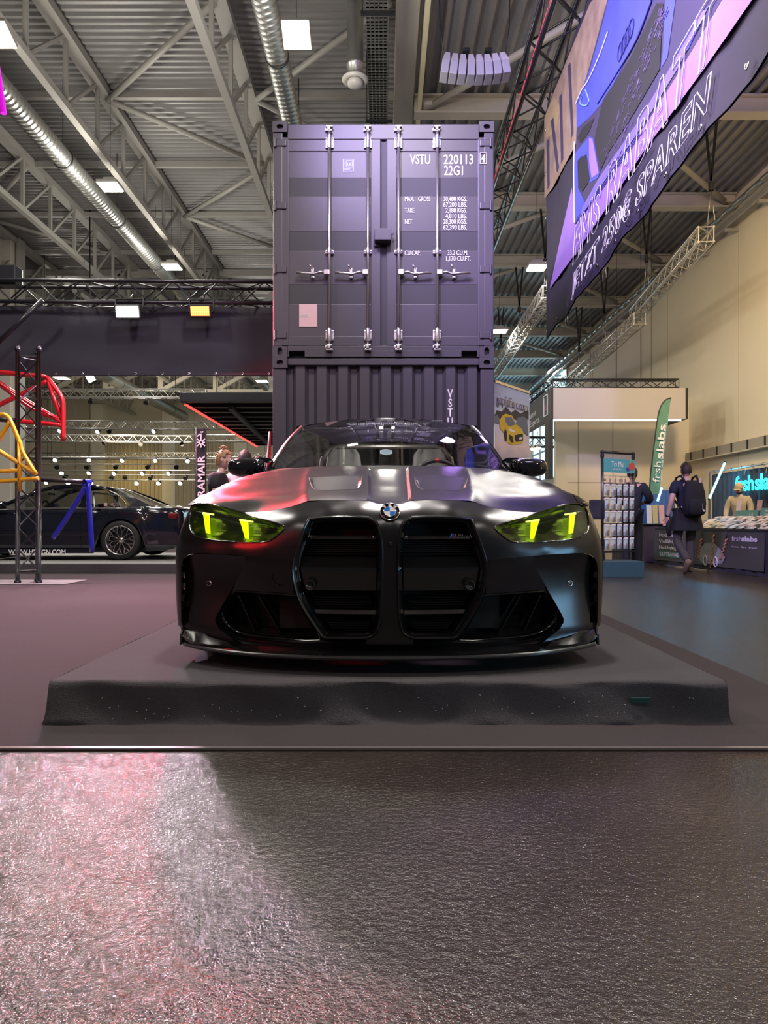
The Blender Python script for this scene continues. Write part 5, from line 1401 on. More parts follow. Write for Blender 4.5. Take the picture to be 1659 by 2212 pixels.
MB(o).box((K(822, 0).x, KY+0.03, zb), (K(836, 0).x, KY+0.05, zt)).obj('center_seal', M_CONTD, uc)
# hinges
for sg, px in ((-1, 606), (1, 1049)):
    for py in (309, 445, 582, 724):
        p = K(px, py); h = MB(o)
        h.bbox((p.x-0.065, KY-0.012, p.z-0.036), (p.x+0.065, KY+0.012, p.z+0.036), 0.008)
        hg = h.obj('hinge', M_CONT, uc)
        MB(o).lathe([(0.014, -0.05), (0.014, 0.05)], (p.x+sg*0.055, KY-0.012, p.z), (0, 0, 1), 10).obj('hinge_pin', M_CONT, hg)
# lock rods with brackets, cams and handles
def lock_rod(px, leaf, side, off):
    x = K(px, 0).x; y = KY-0.035
    root = MB(o).tube([(x, y, K(0, 757).z), (x, y, K(0, 277).z)], 0.0155, 12).obj('lock_rod', M_ZINC, uc)
    for py, hh in ((309, 0.12), (725, 0.12), (545, 0.045)):
        z = K(0, py).z
        MB(o).bbox((x-0.046, KY-0.012, z-hh/2), (x+0.046, KY+0.006, z+hh/2), 0.012).obj('rod_bracket', M_ZINC, root)
        MB(o).lathe([(0.021, -hh/2-0.012), (0.024, -hh/2+0.005), (0.024, hh/2-0.005), (0.021, hh/2+0.012)], (x, y, z), (0, 0, 1), 14).obj('bracket_sleeve', M_ZINC, root)
        for sx in (-0.034, 0.034):
            for sz in ((-1, 1) if hh > 0.1 else (0,)):
                MB(o).lathe([(0.0, 0.006), (0.007, 0.004), (0.008, 0.0)], (x+sx, KY-0.013, z+sz*0.038), (0, -1, 0), 10).obj('bolt', M_ZINC, root)
    for py, sg in ((277, 1), (757, -1)):
        z = K(0, py).z
        b = MB(o); b.bbox((x-0.038, y-0.022, z-0.012), (x+0.038, y+0.020, z+0.008), 0.006); b.bbox((x-0.030, y-0.02, z-0.045*sg-0.010), (x+0.030, y+0.02, z-0.045*sg+0.008), 0.006); b.bbox((x-0.02, y-0.03, z-0.026*sg-0.02), (x+0.012, y+0.0, z-0.026*sg+0.02), 0.006)
        b.obj('cam', M_ZINC, root)
        MB(o).bbox((x-0.048, KY-0.03, z-0.03*sg-0.012), (x-0.03, KY+0.005, z-0.03*sg+0.016), 0.004).obj('cam_keeper', M_ZINC, root)
    z = K(0, 592).z; zl = K(0, 593).z
    hx = x+side*0.36
    hub = MB(o).bbox((min(x, x+side*0.055)-0.004, y-0.03, z-0.026), (max(x, x+side*0.055)+0.004, y+0.012, z+0.030), 0.008).obj('handle_hub', M_ZINC, root)
    MB(o).tube([(x+side*0.05, y-0.012, z), (x+side*0.10, y-0.014, z+0.006), (x+side*0.16, y-0.012, z-0.012), (x+side*0.22, y-0.012, z-0.010), (x+side*0.36, y-0.014, z+0.002)], [0.014, 0.015, 0.012, 0.014, 0.018], 8).obj('handle', M_ZINC, root)
    xc_ = x+side*0.185
    b = MB(o); b.bbox((xc_-0.020, KY-0.030, z-0.055), (xc_+0.020, KY-0.008, z+0.01), 0.010); b.bbox((xc_-0.016, KY-0.04, z+0.0), (xc_+0.016, KY-0.02, z+0.055), 0.008)
    b.obj('handle_catch', M_ZINC, root)
    MB(o).tube([(xc_, KY-0.032, z+0.04), (xc_-0.02, KY-0.036, z+0.075), (xc_-0.032, KY-0.04, z+0.085)], 0.011, 8).obj('catch_lever', M_ZINC, root)
lock_rod(712, dl, -1, 0); lock_rod(795, dl, -1, 0); lock_rod(861, dr, 1, 0); lock_rod(944, dr, 1, 0)
# lock box
p = K(828, 514)
lb = MB(o).bbox((p.x-0.095, KY-0.115, p.z-0.065), (p.x+0.085, KY-0.01, p.z+0.060), 0.006).obj('lock_box', M_CONT, uc)
MB(o).bbox((p.x-0.105, KY-0.02, p.z-0.10), (p.x-0.045, KY-0.01, p.z+0.078), 0.004).obj('lock_plate', M_CONTD, lb)
MB(o).tube([(p.x+0.085, KY-0.06, p.z+0.02), (p.x+0.105, KY-0.06, p.z+0.012), (p.x+0.11, KY-0.06, p.z+0.03)], 0.005, 6).obj('lock_hook', M_CONTD, lb)
# markings
def mk(body, px, py, size, fit=None, **kw):
    p = K(px, py, -0.002 if px > 1036 else 0.012); text('marking', body, p, (1, 0, 0), (0, 0, 1), M_MARK, uc, o=o, size=size, fit=fit, **kw)
HPX = 196.4
mk('VSTU', 886, 353, 0.150, fit=44/HPX, offset=0.002); mk('220113', 958, 353, 0.150, fit=64/HPX, offset=0.002); mk('22G1', 959, 377, 0.148, fit=41/HPX, offset=0.002)
mk('4', 1039.5, 350.5, 0.125, fit=8.5/HPX, offset=0.002)
b = MB(o); q = [K(1037, 331, -0.004), K(1051, 331, -0.004), K(1051, 354, -0.004), K(1037, 354, -0.004)]
for i in range(4): b.bar(q[i], q[(i+1) % 4], 0.006, 0.006)
tag(b.obj('marking_box', M_MARK, uc))
y0 = 433.5
for k, (a, b1) in enumerate((('MAX.', '30,480 KGS.'), (None, '67,200 LBS.'), ('TARE', '2,180 KGS.'), (None, '4,810 LBS.'), ('NET', '28,300 KGS.'), (None, '62,390 LBS.'))):
    py = y0+12.3*k
    if a: mk(a, 874, py, 0.074, fit={'MAX.': 20, 'TARE': 21.5, 'NET': 16}[a]/HPX, offset=0.001)
    wd = 51 if k not in (2, 3) else 46
    mk(b1, 1008.5-wd, py, 0.074, fit=wd/HPX, offset=0.001)
mk('GROSS', 903, y0, 0.074, fit=26.5/HPX, offset=0.001)
mk('CU.CAP.', 874, 550.5, 0.074, fit=34/HPX, offset=0.001); mk('33.2 CU.M.', 966.5, 550, 0.074, fit=44.5/HPX, offset=0.001); mk('1,170 CU.FT.', 962, 562.5, 0.074, fit=53/HPX, offset=0.001)
# data plate and blue class plate
p = K(665.5, 681)
pl = MB(o).bbox((p.x-0.100, KY+0.010, p.z-0.125), (p.x+0.100, KY+0.017, p.z+0.125), 0.012).obj('data_plate', mat('plate_pinkish', (0.60, 0.42, 0.42), 0.35, 0.3), uc)
b = MB(o); b.bbox((p.x-0.09, KY+0.008, p.z-0.02), (p.x+0.012, KY+0.0105, p.z+0.018), 0.002); b.obj('plate_field', mat('plate_field_pale', (0.72, 0.58, 0.58), 0.4), pl)
for k in range(4): MB(o).box((p.x-0.084, KY+0.0075, p.z-0.012+0.0075*k), (p.x+0.005, KY+0.0085, p.z-0.010+0.0075*k)).obj('plate_line', M_CONTD, pl)
p = K(752.5, 356)
bp = MB(o).bbox((p.x-0.060, KY+0.010, p.z-0.070), (p.x+0.060, KY+0.0165, p.z+0.070), 0.003).obj('class_plate', M_MARK, uc)
MB(o).box((p.x-0.055, KY+0.0085, p.z-0.065), (p.x+0.055, KY+0.010, p.z+0.065)).obj('plate_blue', mat('plate_blue', (0.03, 0.05, 0.42), 0.4), bp)
b = MB(o); q = [(p.x-0.022, p.z-0.022), (p.x+0.045, p.z-0.022), (p.x+0.045, p.z+0.050), (p.x-0.022, p.z+0.050)]
for i in range(4): b.bar((q[i][0], KY+0.0075, q[i][1]), (q[(i+1) % 4][0], KY+0.0075, q[(i+1) % 4][1]), 0.004, 0.002, up=(0, 1, 0))
b.obj('plate_frame', M_MARK, bp)
text('plate_text', 'LR', (p.x-0.012, KY+0.007, p.z-0.008), (1, 0, 0), (0, 0, 1), M_MARK, bp, o=o, size=0.052, fit=0.046)
text('plate_text', 'LLOYDS', (p.x-0.034, KY+0.007, p.z-0.02), (0, 0, 1), (-1, 0, 0), M_MARK, bp, o=o, size=0.02, fit=0.07)
for k in range(3): MB(o).box((p.x-0.05, KY+0.0075, p.z-0.035-0.010*k), (p.x+0.03-0.01*k, KY+0.0085, p.z-0.031-0.010*k)).obj('plate_line', M_MARK, bp)

# ================================================================ LEFT SIDE: rig, curtain, roll cages
CD = 9.5
zc0, zc1 = Pt(0, 811, CD).z, Pt(0, 663, CD).z
cur = thing('black_curtain', 'wide black fabric curtain stretched under the dark truss on the left', 'curtain', (-3.5, CD, zc0)); o = V((-3.5, CD, zc0))
rows = []
for j in range(13):
    z = zc0+(zc1-zc0)*j/12
    rows.append([V((x, CD+0.012*math.sin(x*2.3+j*0.9)+0.006*math.sin(x*6.1-j), z-0.006*math.sin(x*3)*(1-j/12))) for x in np.linspace(-7.2, -1.26, 60)])
b = MB(o); b.grid(rows); b.grid([[p+V((0, 0.012, 0)) for p in r] for r in rows]); b.obj('fabric', M_FABRIC, cur)
for k in range(10):
    p = Pt(65+57.4*k, 808.5, CD); 
    MB(o).lathe([(0.010, 0.002), (0.013, 0.006), (0.017, 0.004), (0.018, 0.0)], (p.x, CD-0.022, zc0+0.018), (0, -1, 0), 12).obj('eyelet', M_CHROME, cur)
MB(o).box((-7.2, CD-0.02, zc0), (-1.26, CD+0.02, zc0+0.03)).obj('hem', M_FABRIC, cur)
ztr = Pt(0, 637, CD).z
truss('rig_truss', 'dark box truss carrying the black curtain left of the containers', (-7.3, CD-0.02, ztr+0.02), (-1.27, CD-0.02, ztr-0.02), 0.28, M_BLKT, rc=0.026, rb=0.011, step=0.30)
# flood lights clamped to the truss
def led_flood(name, label, px, py, wd, ht, m, tilt):
    c = Pt(px, py, CD-0.35); r = thing(name, label, 'stage light', c)
    R = Matrix.Rotation(tilt, 4, 'X')
    MB().bbox((-wd/2-0.025, 0.0, -ht/2-0.025), (wd/2+0.025, 0.10, ht/2+0.025), 0.015, R).obj('housing', M_BLK, r)
    nx, nz = 10, 5
    for i in range(nx):
        for j in range(nz):
            x = -wd/2+wd*(i+0.5)/nx; z = -ht/2+ht*(j+0.5)/nz
            MB().bbox((x-wd/nx*0.42, -0.012, z-ht/nz*0.42), (x+wd/nx*0.42, 0.0, z+ht/nz*0.42), 0.003, R).obj('led_cell', m, r)
    for sx in (-1, 1): MB().bar((sx*(wd/2+0.035), 0.05, 0), (sx*(wd/2+0.035), 0.10, ht/2+0.12), 0.012, 0.04).obj('yoke_arm', M_BLK, r)
    MB().bar((-wd/2-0.035, 0.10, ht/2+0.12), (wd/2+0.035, 0.10, ht/2+0.12), 0.04, 0.012).obj('yoke_bar', M_BLK, r)
    MB().tube([(0, 0.10, ht/2+0.12), (0, 0.2, ht/2+0.2)], 0.02, 8).obj('clamp', M_BLK, r)
    return c
c1 = led_flood('led_flood_white', 'blazing white LED flood light in front of the black curtain', 275, 673, 0.29, 0.14, emit('flood_white', (1.0, 0.93, 0.86), 40.0), 0.25)
c2 = led_flood('led_flood_red', 'glowing red LED panel light in front of the black curtain', 432, 672, 0.24, 0.12, emit('flood_red', (1.0, 0.13, 0.03), 9.0), 0.25)
lamp('led_flood_white_light', 'AREA', c1+V((0, -0.06, 0)), c1+V((0.1, -2.2, -1.05)), 330, (1.0, 0.72, 0.93), shape='RECTANGLE', size=0.3, size_y=0.15)
lamp('led_flood_red_light', 'AREA', c2+V((0, -0.06, 0)), c2+V((0.4, -2.2, -1.1)), 170, (1.0, 0.02, 0.04), shape='RECTANGLE', size=0.26, size_y=0.13)
# slanted dark pole and magenta tube at the left edge
p0, p1 = Pt(-20, 755, 9.1), Pt(92, 648, 9.1)
tag(MB(p0).tube([p0, p1], 0.03, 10).obj('rig_pole', M_BLKT, loc=p0), 'slanted dark pole in front of the curtain at the left picture edge', 'pole')
p0, p1 = Pt(-95, -480, 7.5), Pt(8, 245, 7.5)
tag(MB(p0).tube([p0, p1], [0.028, 0.03], 14).obj('light_tube', mat('magenta_tube', (0.55, 0.02, 0.55), 0.3, emit=0.5, ecol=(0.6, 0.0, 0.6)), loc=p0), 'magenta tube cut by the upper left picture edge', 'tube')
bx = Pt(22, 600, CD); tag(MB(bx).bbox((bx.x-0.12, bx.y-0.1, bx.z-0.12), (bx.x+0.12, bx.y+0.1, bx.z+0.14), 0.01).obj('rig_box', M_BLKT, loc=bx), 'small dark junction box on top of the curtain truss at far left', 'box')

# ---- lattice post with its base plate
PD = 8.92; xl = (38-CX)/F*PD; xr_ = (84-CX)/F*PD
post = thing('lattice_post', 'black three-tube lattice post standing on a steel plate at the left', 'truss', ((xl+xr_)/2, PD, 0)); o = V(((xl+xr_)/2, PD, 0))
foot = [V((xl, PD, 0)), V((xr_, PD, 0)), V(((xl+xr_)/2+0.0, PD+0.24, 0))]
zt_ = Pt(0, 748, PD).z
MB(o).bbox((xl-0.55, PD-0.20, 0.0085), (xr_+0.42, PD+0.45, 0.020), 0.002).obj('base_plate', mat('base_plate_grey', (0.26, 0.23, 0.25), 0.55, 0.2), post)
for f_ in foot:
    MB(o).lathe([(0.040, 0.018), (0.040, 0.05), (0.027, 0.05), (0.027, zt_-0.06), (0.034, zt_-0.06), (0.034, zt_-0.01), (0.026, zt_-0.01), (0.026, zt_)], f_, (0, 0, 1), 14).obj('post_tube', M_BLKT, post)
for k in range(3):
    a, b_ = foot[k], foot[(k+1) % 3]
    n = 10; st = (zt_-0.35)/n
    for i in range(n):
        q0, q1 = (a, b_) if (i+k) % 2 else (b_, a)
        MB(o).tube([q0+V((0, 0, 0.18+i*st)), q1+V((0, 0, 0.18+(i+1)*st))], 0.0105, 8, caps=False).obj('brace', M_BLKT, post)
    for z in (0.16, zt_-0.13): MB(o).tube([a+V((0, 0, z)), b_+V((0, 0, z))], 0.0105, 8, caps=False).obj('brace', M_BLKT, post)

# ---- roll cage samples mounted on the post
def cage(name, label, col, segs, d, r=0.026, nodes=()):
    m = mat('cage_'+col[0], col[1], 0.22, coat=0.8, var=0.1)
    pts0 = Pt(segs[0][0][0], segs[0][0][1], d)
    root = thing(name, label, 'roll cage', pts0)
    for s in segs:
        P = [Pt(p[0], p[1], d+(p[2] if len(p) > 2 else 0)) for p in s]
        MB(pts0).tube([V(tuple(q)) for q in (spline([tuple(p) for p in P], 6) if len(P) > 2 else P)], r, 12).obj('cage_tube', m, root)
    for (px, py, dd, rr) in nodes:
        p = Pt(px, py, d+dd)
        MB(pts0).lathe([(rr, -0.05), (rr, 0.05)], p, (0.3, 1, 0.1), 12).obj('cage_coupler', m, root)
    return root
cage('red_roll_cage', 'red roll cage section hanging behind the black lattice post', ('red', (0.62, 0.015, 0.025)),
     [[(-40, 800), (0, 804), (60, 810), (95, 814), (103, 818), (108, 824), (128, 850), (134, 862), (136, 880), (136, 953)],
      [(104, 820), (133, 908)], [(-40, 800), (0, 828), (60, 868), (134, 912)], [(-40, 895), (0, 874), (60, 845), (102, 823)], [(-40, 902), (40, 910), (134, 918)], [(0, 830), (75, 885), (133, 906)]], 9.35, 0.032)
cage('yellow_roll_cage', 'yellow roll cage section in front of the black lattice post', ('yellow', (0.80, 0.36, 0.012)),
     [[(-40, 896), (0, 896), (10, 896), (18, 902), (24, 912), (42, 955), (48, 975), (78, 1025)], [(22, 910), (0, 945), (-30, 990)], [(42, 952), (42, 1062)], [(-30, 955), (0, 975), (75, 1022)], [(-40, 1020), (42, 1016)], [(-40, 1041), (0, 1040), (83, 1033)]], 8.62, 0.026)
cage('blue_roll_cage', 'blue roll cage legs held out to the right of the lattice post', ('blue', (0.018, 0.022, 0.42)),
     [[(188, 1046), (150, 1110), (114, 1163)], [(190, 1044), (193, 1100), (199, 1192)]], 8.95, 0.031, [(188, 1042, 0, 0.04)])
p0, p1 = Pt(84, 1036, 8.95), Pt(190, 1041, 8.95)
tag(MB(p0).tube([p0, p1], 0.028, 10).obj('cage_arm', M_BLKT, loc=p0), 'black arm joining the lattice post to the blue roll cage', 'arm')
tag(MB(Pt(-30, 904, 8.95)).tube([Pt(-30, 904, 8.95), Pt(40, 908, 8.95)], 0.028, 10).obj('cage_arm', M_BLKT, loc=Pt(-30, 904, 8.95)), 'black arm leaving the picture behind the yellow roll cage', 'arm')

# ---- open side flap of the container (dark slatted canopy)
zc = 2.90; o = V((-2.4, 13, zc))
cn = thing('slatted_canopy', 'dark slatted canopy with red-lit edge sticking out left of the containers', 'canopy', o)
n = 13
for k in range(n):
    y = 12.3+7.0*k/(n-1)
    MB(o).bbox((-3.42, y-0.07, zc-0.05), (-1.30, y+0.07, zc+0.05), 0.006).obj('slat', M_BLKT, cn)
MB(o).box((-3.42, 12.2, zc+0.06), (-1.30, 19.4, zc+0.08)).obj('roof_sheet', M_GAP, cn)
MB(o).bbox((-3.50, 12.2, zc-0.07), (-3.42, 19.4, zc+0.09), 0.005).obj('edge_rail', M_BLKT, cn)
MB(o).bbox((-3.50, 12.14, zc-0.06), (-1.30, 12.2, zc+0.09), 0.005).obj('front_rail', M_BLKT, cn)
for k in range(30):
    y = 12.4+6.8*k/29
    MB(o).bbox((-3.49, y, zc-0.085), (-3.43, y+0.12, zc-0.071), 0.002).obj('red_light_segment', emit('red_strip', (1.0, 0.05, 0.04), 2.5), cn)
a_, b__ = Pt(497, 870, 12.6), Pt(583, 958, 19.0)
MB(o).bar(V((a_.x, a_.y, zc-0.09)), V((b__.x-0.0, b__.y, zc-0.09)), 0.09, 0.06).obj('strut', M_CONT, cn)
for y in (12.4, 19.2): MB(o).bar((-1.32, y, zc-0.02), (-1.32, y, 0.01), 0.06, 0.06).obj('prop', M_BLKT, cn)

# ================================================================ BIG BANNER AND ITS TRUSS (right)
BA, BB = V((2.673, 11.7, 0)), V((2.40, 2.3, 0)); bdir = (BB-BA).normalized(); BZ0, BZ1 = 3.80, 7.45
bl_len = (BB-BA).length
M_BAN = mat('banner_dark', (0.040, 0.032, 0.062), 0.7, var=0.25, vscale=1.2)
def Bq(px, py, off=0.0):
    """pixel -> point on the banner plane"""
    u = (px-CX)/F; sl = (BB.x-BA.x)/(BB.y-BA.y); d = (BA.x-sl*BA.y)/(u-sl)
    return V((u*d, d, CAMZ+(HY-py)/F*d)) + V((-off, 0, 0))
def Cb(cx, cy): return (1040+cx/2.68, cy/2.68)          # crop coordinates used while tracing
o = V((2.6, 8, BZ0))
ban = thing('hanging_banner', 'huge purple and black advertising banner hanging at the upper right', 'banner', o)
rows = []
for j in range(17):
    z = BZ0+(BZ1-BZ0)*j/16
    rows.append([BA+bdir*(bl_len*i/60)+V((0.010*math.sin(i*0.9+j*0.35)+0.006*math.sin(i*2.3-j*0.5), 0, z+(0.025*math.sin(i*0.55) if j == 0 else 0))) for i in range(61)])
b = MB(o); b.grid(rows); b.obj('fabric', M_BAN, ban)
b = MB(o); b.grid([[p+V((0.02, 0, 0)) for p in r] for r in rows]); b.obj('back_lining', M_FABRIC, ban)
def patch(name, pts, m, off):
    P = [Bq(*Cb(*p), off) for p in pts]
    for p in P: p.z = max(BZ0+0.02, min(BZ1-0.01, p.z))
    MB(o).flat(P).obj(name, m, ban)
M_TREE = mat('print_trees', (0.50, 0.36, 0.26), 0.7, two=(0.13, 0.08, 0.07), vscale=4)
M_VIO = mat('print_violet', (0.40, 0.22, 0.72), 0.7, var=0.3, vscale=2)
M_BLU = mat('print_blue', (0.09, 0.12, 0.72), 0.6, two=(0.05, 0.05, 0.40), vscale=2)
M_DKV = mat('print_dark_violet', (0.055, 0.04, 0.11), 0.7)
M_PBK = mat('print_black', (0.015, 0.013, 0.024), 0.7)
M_WHT = mat('print_white', (0.85, 0.80, 0.88), 0.6)
# printed picture: trees behind, violet stroke, car nose
patch('print_trees', [(372, 400), (420, 400), (640, 20), (900, -300), (900, 200), (600, 520), (560, 830), (420, 1090), (374, 1150)], M_TREE, 0.026)
for (a_, b_) in (((420, 700), (455, 1000)), ((470, 560), (480, 950)), ((520, 380), (540, 800)), ((395, 820), (400, 1100))):
    patch('print_trunk', [(a_[0]-9, a_[1]), (a_[0]+7, a_[1]-20), (b_[0]+5, b_[1]-30), (b_[0]-8, b_[1])], M_DKV, 0.028)
patch('print_foliage', [(380, 640), (430, 560), (470, 620), (440, 760), (385, 800)], mat('print_leaf_gold', (0.55, 0.42, 0.22), 0.7, two=(0.3, 0.2, 0.12), vscale=10), 0.0275)
patch('print_stroke', [(405, 1672), (470, 1370), (535, 1085), (560, 1300), (760, 1020), (950, 750), (1160, 420), (1380, 60), (1700, -500), (1960, -600), (1590, 0), (1330, 370), (950, 885), (700, 1260), (545, 1482)], M_VIO, 0.028)
patch('print_car_body', [(560, 830), (570, 600), (640, 380), (700, 160), (800, -200), (1700, -500), (1380, 60), (1160, 420), (950, 750), (760, 1020), (560, 1300), (545, 1060)], M_DKV, 0.030)
patch('print_bonnet', [(565, 745), (565, 610), (650, 380), (720, 130), (800, -200), (1100, -200), (1005, 0), (870, 320), (730, 580), (640, 680)], M_BLU, 0.033)
patch('print_lamp', [(570, 800), (600, 740), (670, 680), (640, 760), (590, 830)], M_PBK, 0.035)
patch('print_pillar', [(1090, -100), (1160, -100), (1100, 330), (1060, 400), (1075, 280)], M_BLU, 0.035)
patch('print_pillar', [(1140, 310), (1330, 40), (1350, 20), (1220, 290)], M_BLU, 0.035)
patch('print_bumper', [(570, 870), (640, 790), (665, 800), (700, 1000), (690, 1030), (640, 1060), (600, 900), (572, 930), (575, 1090), (620, 1180), (560, 1285), (548, 1060), (552, 900)], M_BLU, 0.035)
patch('print_bumper_light', [(640, 800), (660, 805), (696, 1000), (655, 1030), (640, 930)], M_VIO, 0.037)
patch('print_side_intake', [(575, 930), (625, 890), (645, 1040), (600, 1110), (576, 1080)], M_PBK, 0.037)
patch('print_grille', [(720, 580), (880, 340), (1035, 20), (1075, 20), (1055, 400), (900, 660), (760, 870), (705, 990), (672, 800)], M_PBK, 0.037)
patch('print_lower_lip', [(575, 1290), (700, 1090), (960, 720), (1170, 380), (1330, 60), (1300, 60), (1140, 350), (930, 700), (690, 1040), (600, 1200)], mat('print_lilac', (0.22, 0.16, 0.50), 0.7), 0.036)
fl = MB(o)
for k in range(150):
    t = random.random(); s = random.random()
    cx = 720+t*330+s*60; cy = 880-t*820+s*180*(1-t)
    p = Bq(*Cb(cx, cy), 0.04); 
    if BZ0 < p.z < BZ1-0.05: fl.bar(p, p+V((0, -0.05, 0.02)), 0.006, 0.006)
tag(fl.obj('print_grille_flecks', mat('print_fleck', (0.26, 0.20, 0.42), 0.7), ban), kind='stuff')
def bline(name, pts, r, m, off=0.04, closed=False):
    P = [Bq(*Cb(*p), off) for p in pts]; P = [V(tuple(q)) for q in spline([tuple(p) for p in P], 5, closed)]
    if closed: P.append(P[0])
    MB(o).tube(P, r, 5, caps=False).obj(name, m, ban)
for k in range(4):                                     # four interlocked rings on the bonnet
    c = Bq(*Cb(825+21*k, 300-44*k), 0.042); R_ = 0.085
    MB(o).tube([c+bdir*R_*math.cos(a)+V((0, 0, R_*math.sin(a))) for a in np.linspace(0, 2*PI, 21)], 0.006, 5, caps=False).obj('ring_emblem', mat('print_ink', (0.03, 0.03, 0.16), 0.6), ban)
bline('print_line', [(565, 600), (600, 520), (640, 460), (700, 330), (755, 180)], 0.012, M_WHT)
bline('print_line', [(556, 820), (552, 1000), (556, 1290)], 0.010, M_WHT)
bline('print_line', [(560, 1295), (700, 1110), (950, 760)], 0.008, M_BLU)
bline('print_line', [(600, 560), (590, 600), (625, 610), (640, 580), (620, 520)], 0.010, mat('print_sky', (0.25, 0.45, 0.85), 0.6))
bline('print_line', [(690, 600), (800, 430), (920, 230), (1010, 0)], 0.012, M_BLU)
# lettering
def blet(body, cx0, cy0, cx1, cy1, size, name, off=0.016):
    a = Bq(*Cb(cx0, cy0), 0.045); e = Bq(*Cb(cx1, cy1), 0.045); z = (a.z+e.z)/2
    a.z = z; e.z = z
    text(name, body, a, bdir, (0, 0, 1), M_WHT, ban, o=o, outline=0.0055, shear=0.25, size=size, offset=off, spacing=1.12, fit=(e-a).length)
blet('EMS RABATT', 545, 1480, 1420, 330, 0.64, 'banner_headline')
blet('JETZT 250€ SPAREN', 545, 1660, 1390, 640, 0.34, 'banner_subline', 0.007)
for k in range(13):
    t = 0.02+0.955*k/12; p = BA+bdir*bl_len*t
    MB(o).lathe([(0.012, 0.004), (0.020, 0.008), (0.028, 0.004), (0.030, 0)], (p.x-0.03, p.y, BZ0+0.055), (-1, 0, 0), 14).obj('eyelet', M_CHROME, ban)
for z in np.linspace(4.3, 7.2, 5): MB(o).lathe([(0.012, 0.004), (0.020, 0.008), (0.028, 0.004), (0.030, 0)], (BA.x-0.03, BA.y-0.06, z), (-1, 0, 0), 14).obj('eyelet', M_CHROME, ban)
# truss above the banner with a red-lit chord
tz = 7.75
truss('rig_truss', 'black box truss with red light lines running along the top of the purple banner', (2.42, 5.2, tz), (2.47, 20.5, tz), 0.50, M_BLKT, rc=0.040, rb=0.016, step=0.55)
rl = thing('light_strip', 'thin red light strip along the left chord of the black banner truss', 'light strip', (1.93, 5.2, 7.5))
for k in range(30):
    t0, t1 = k/30, (k+0.92)/30
    q = lambda t: V((2.135+0.05*t, 5.2+15.3*t, 7.50))-V((1.93, 5.2, 7.5))
    MB().bar(q(t0), q(t1), 0.014, 0.014).obj('light_segment', emit('red_line', (1.0, 0.06, 0.12), 0.8), rl)
for k in range(5):
    p = BA+bdir*bl_len*(0.04+0.2*k)
    tag(MB((p.x, p.y, BZ1)).tube([(p.x, p.y, BZ1-0.05), (p.x-0.06, p.y, tz-0.2)], 0.01, 6).obj('banner_tie', M_BLK, loc=(p.x, p.y, BZ1)), 'black tie holding the purple banner to its truss, %s from the far end' % ORD[k].replace('nearest', 'first'), 'tie', 'banner ties')
for k, y in enumerate((8.0, 14.0)):
    tag(MB((2.35, y, tz)).tube([(2.43, y, tz+0.2), (2.43, y, 8.95)], 0.02, 6).obj('truss_hanger', M_BLK, loc=(2.35, y, tz)), '%s hanger of the black banner truss' % ['near', 'far'][k], 'hanger')
# ================================================================ BLACK COUPE ON THE LEFT
o = V((-6.0, 11.8, 0))
lp = thing('display_platform', 'long low dark platform under the glossy black coupe on the left', 'platform', o)
MB(o).bbox((-12.0, 10.63, 0.008), (-2.55, 14.4, 0.152), 0.012).obj('felt_cover', M_CARPETP, lp)
MB(o).bbox((-11.98, 10.66, 0.150), (-2.6, 14.3, 0.156), 0.002).obj('top_sheet', mat('platform_top_grey', (0.20, 0.19, 0.19), 0.6), lp)

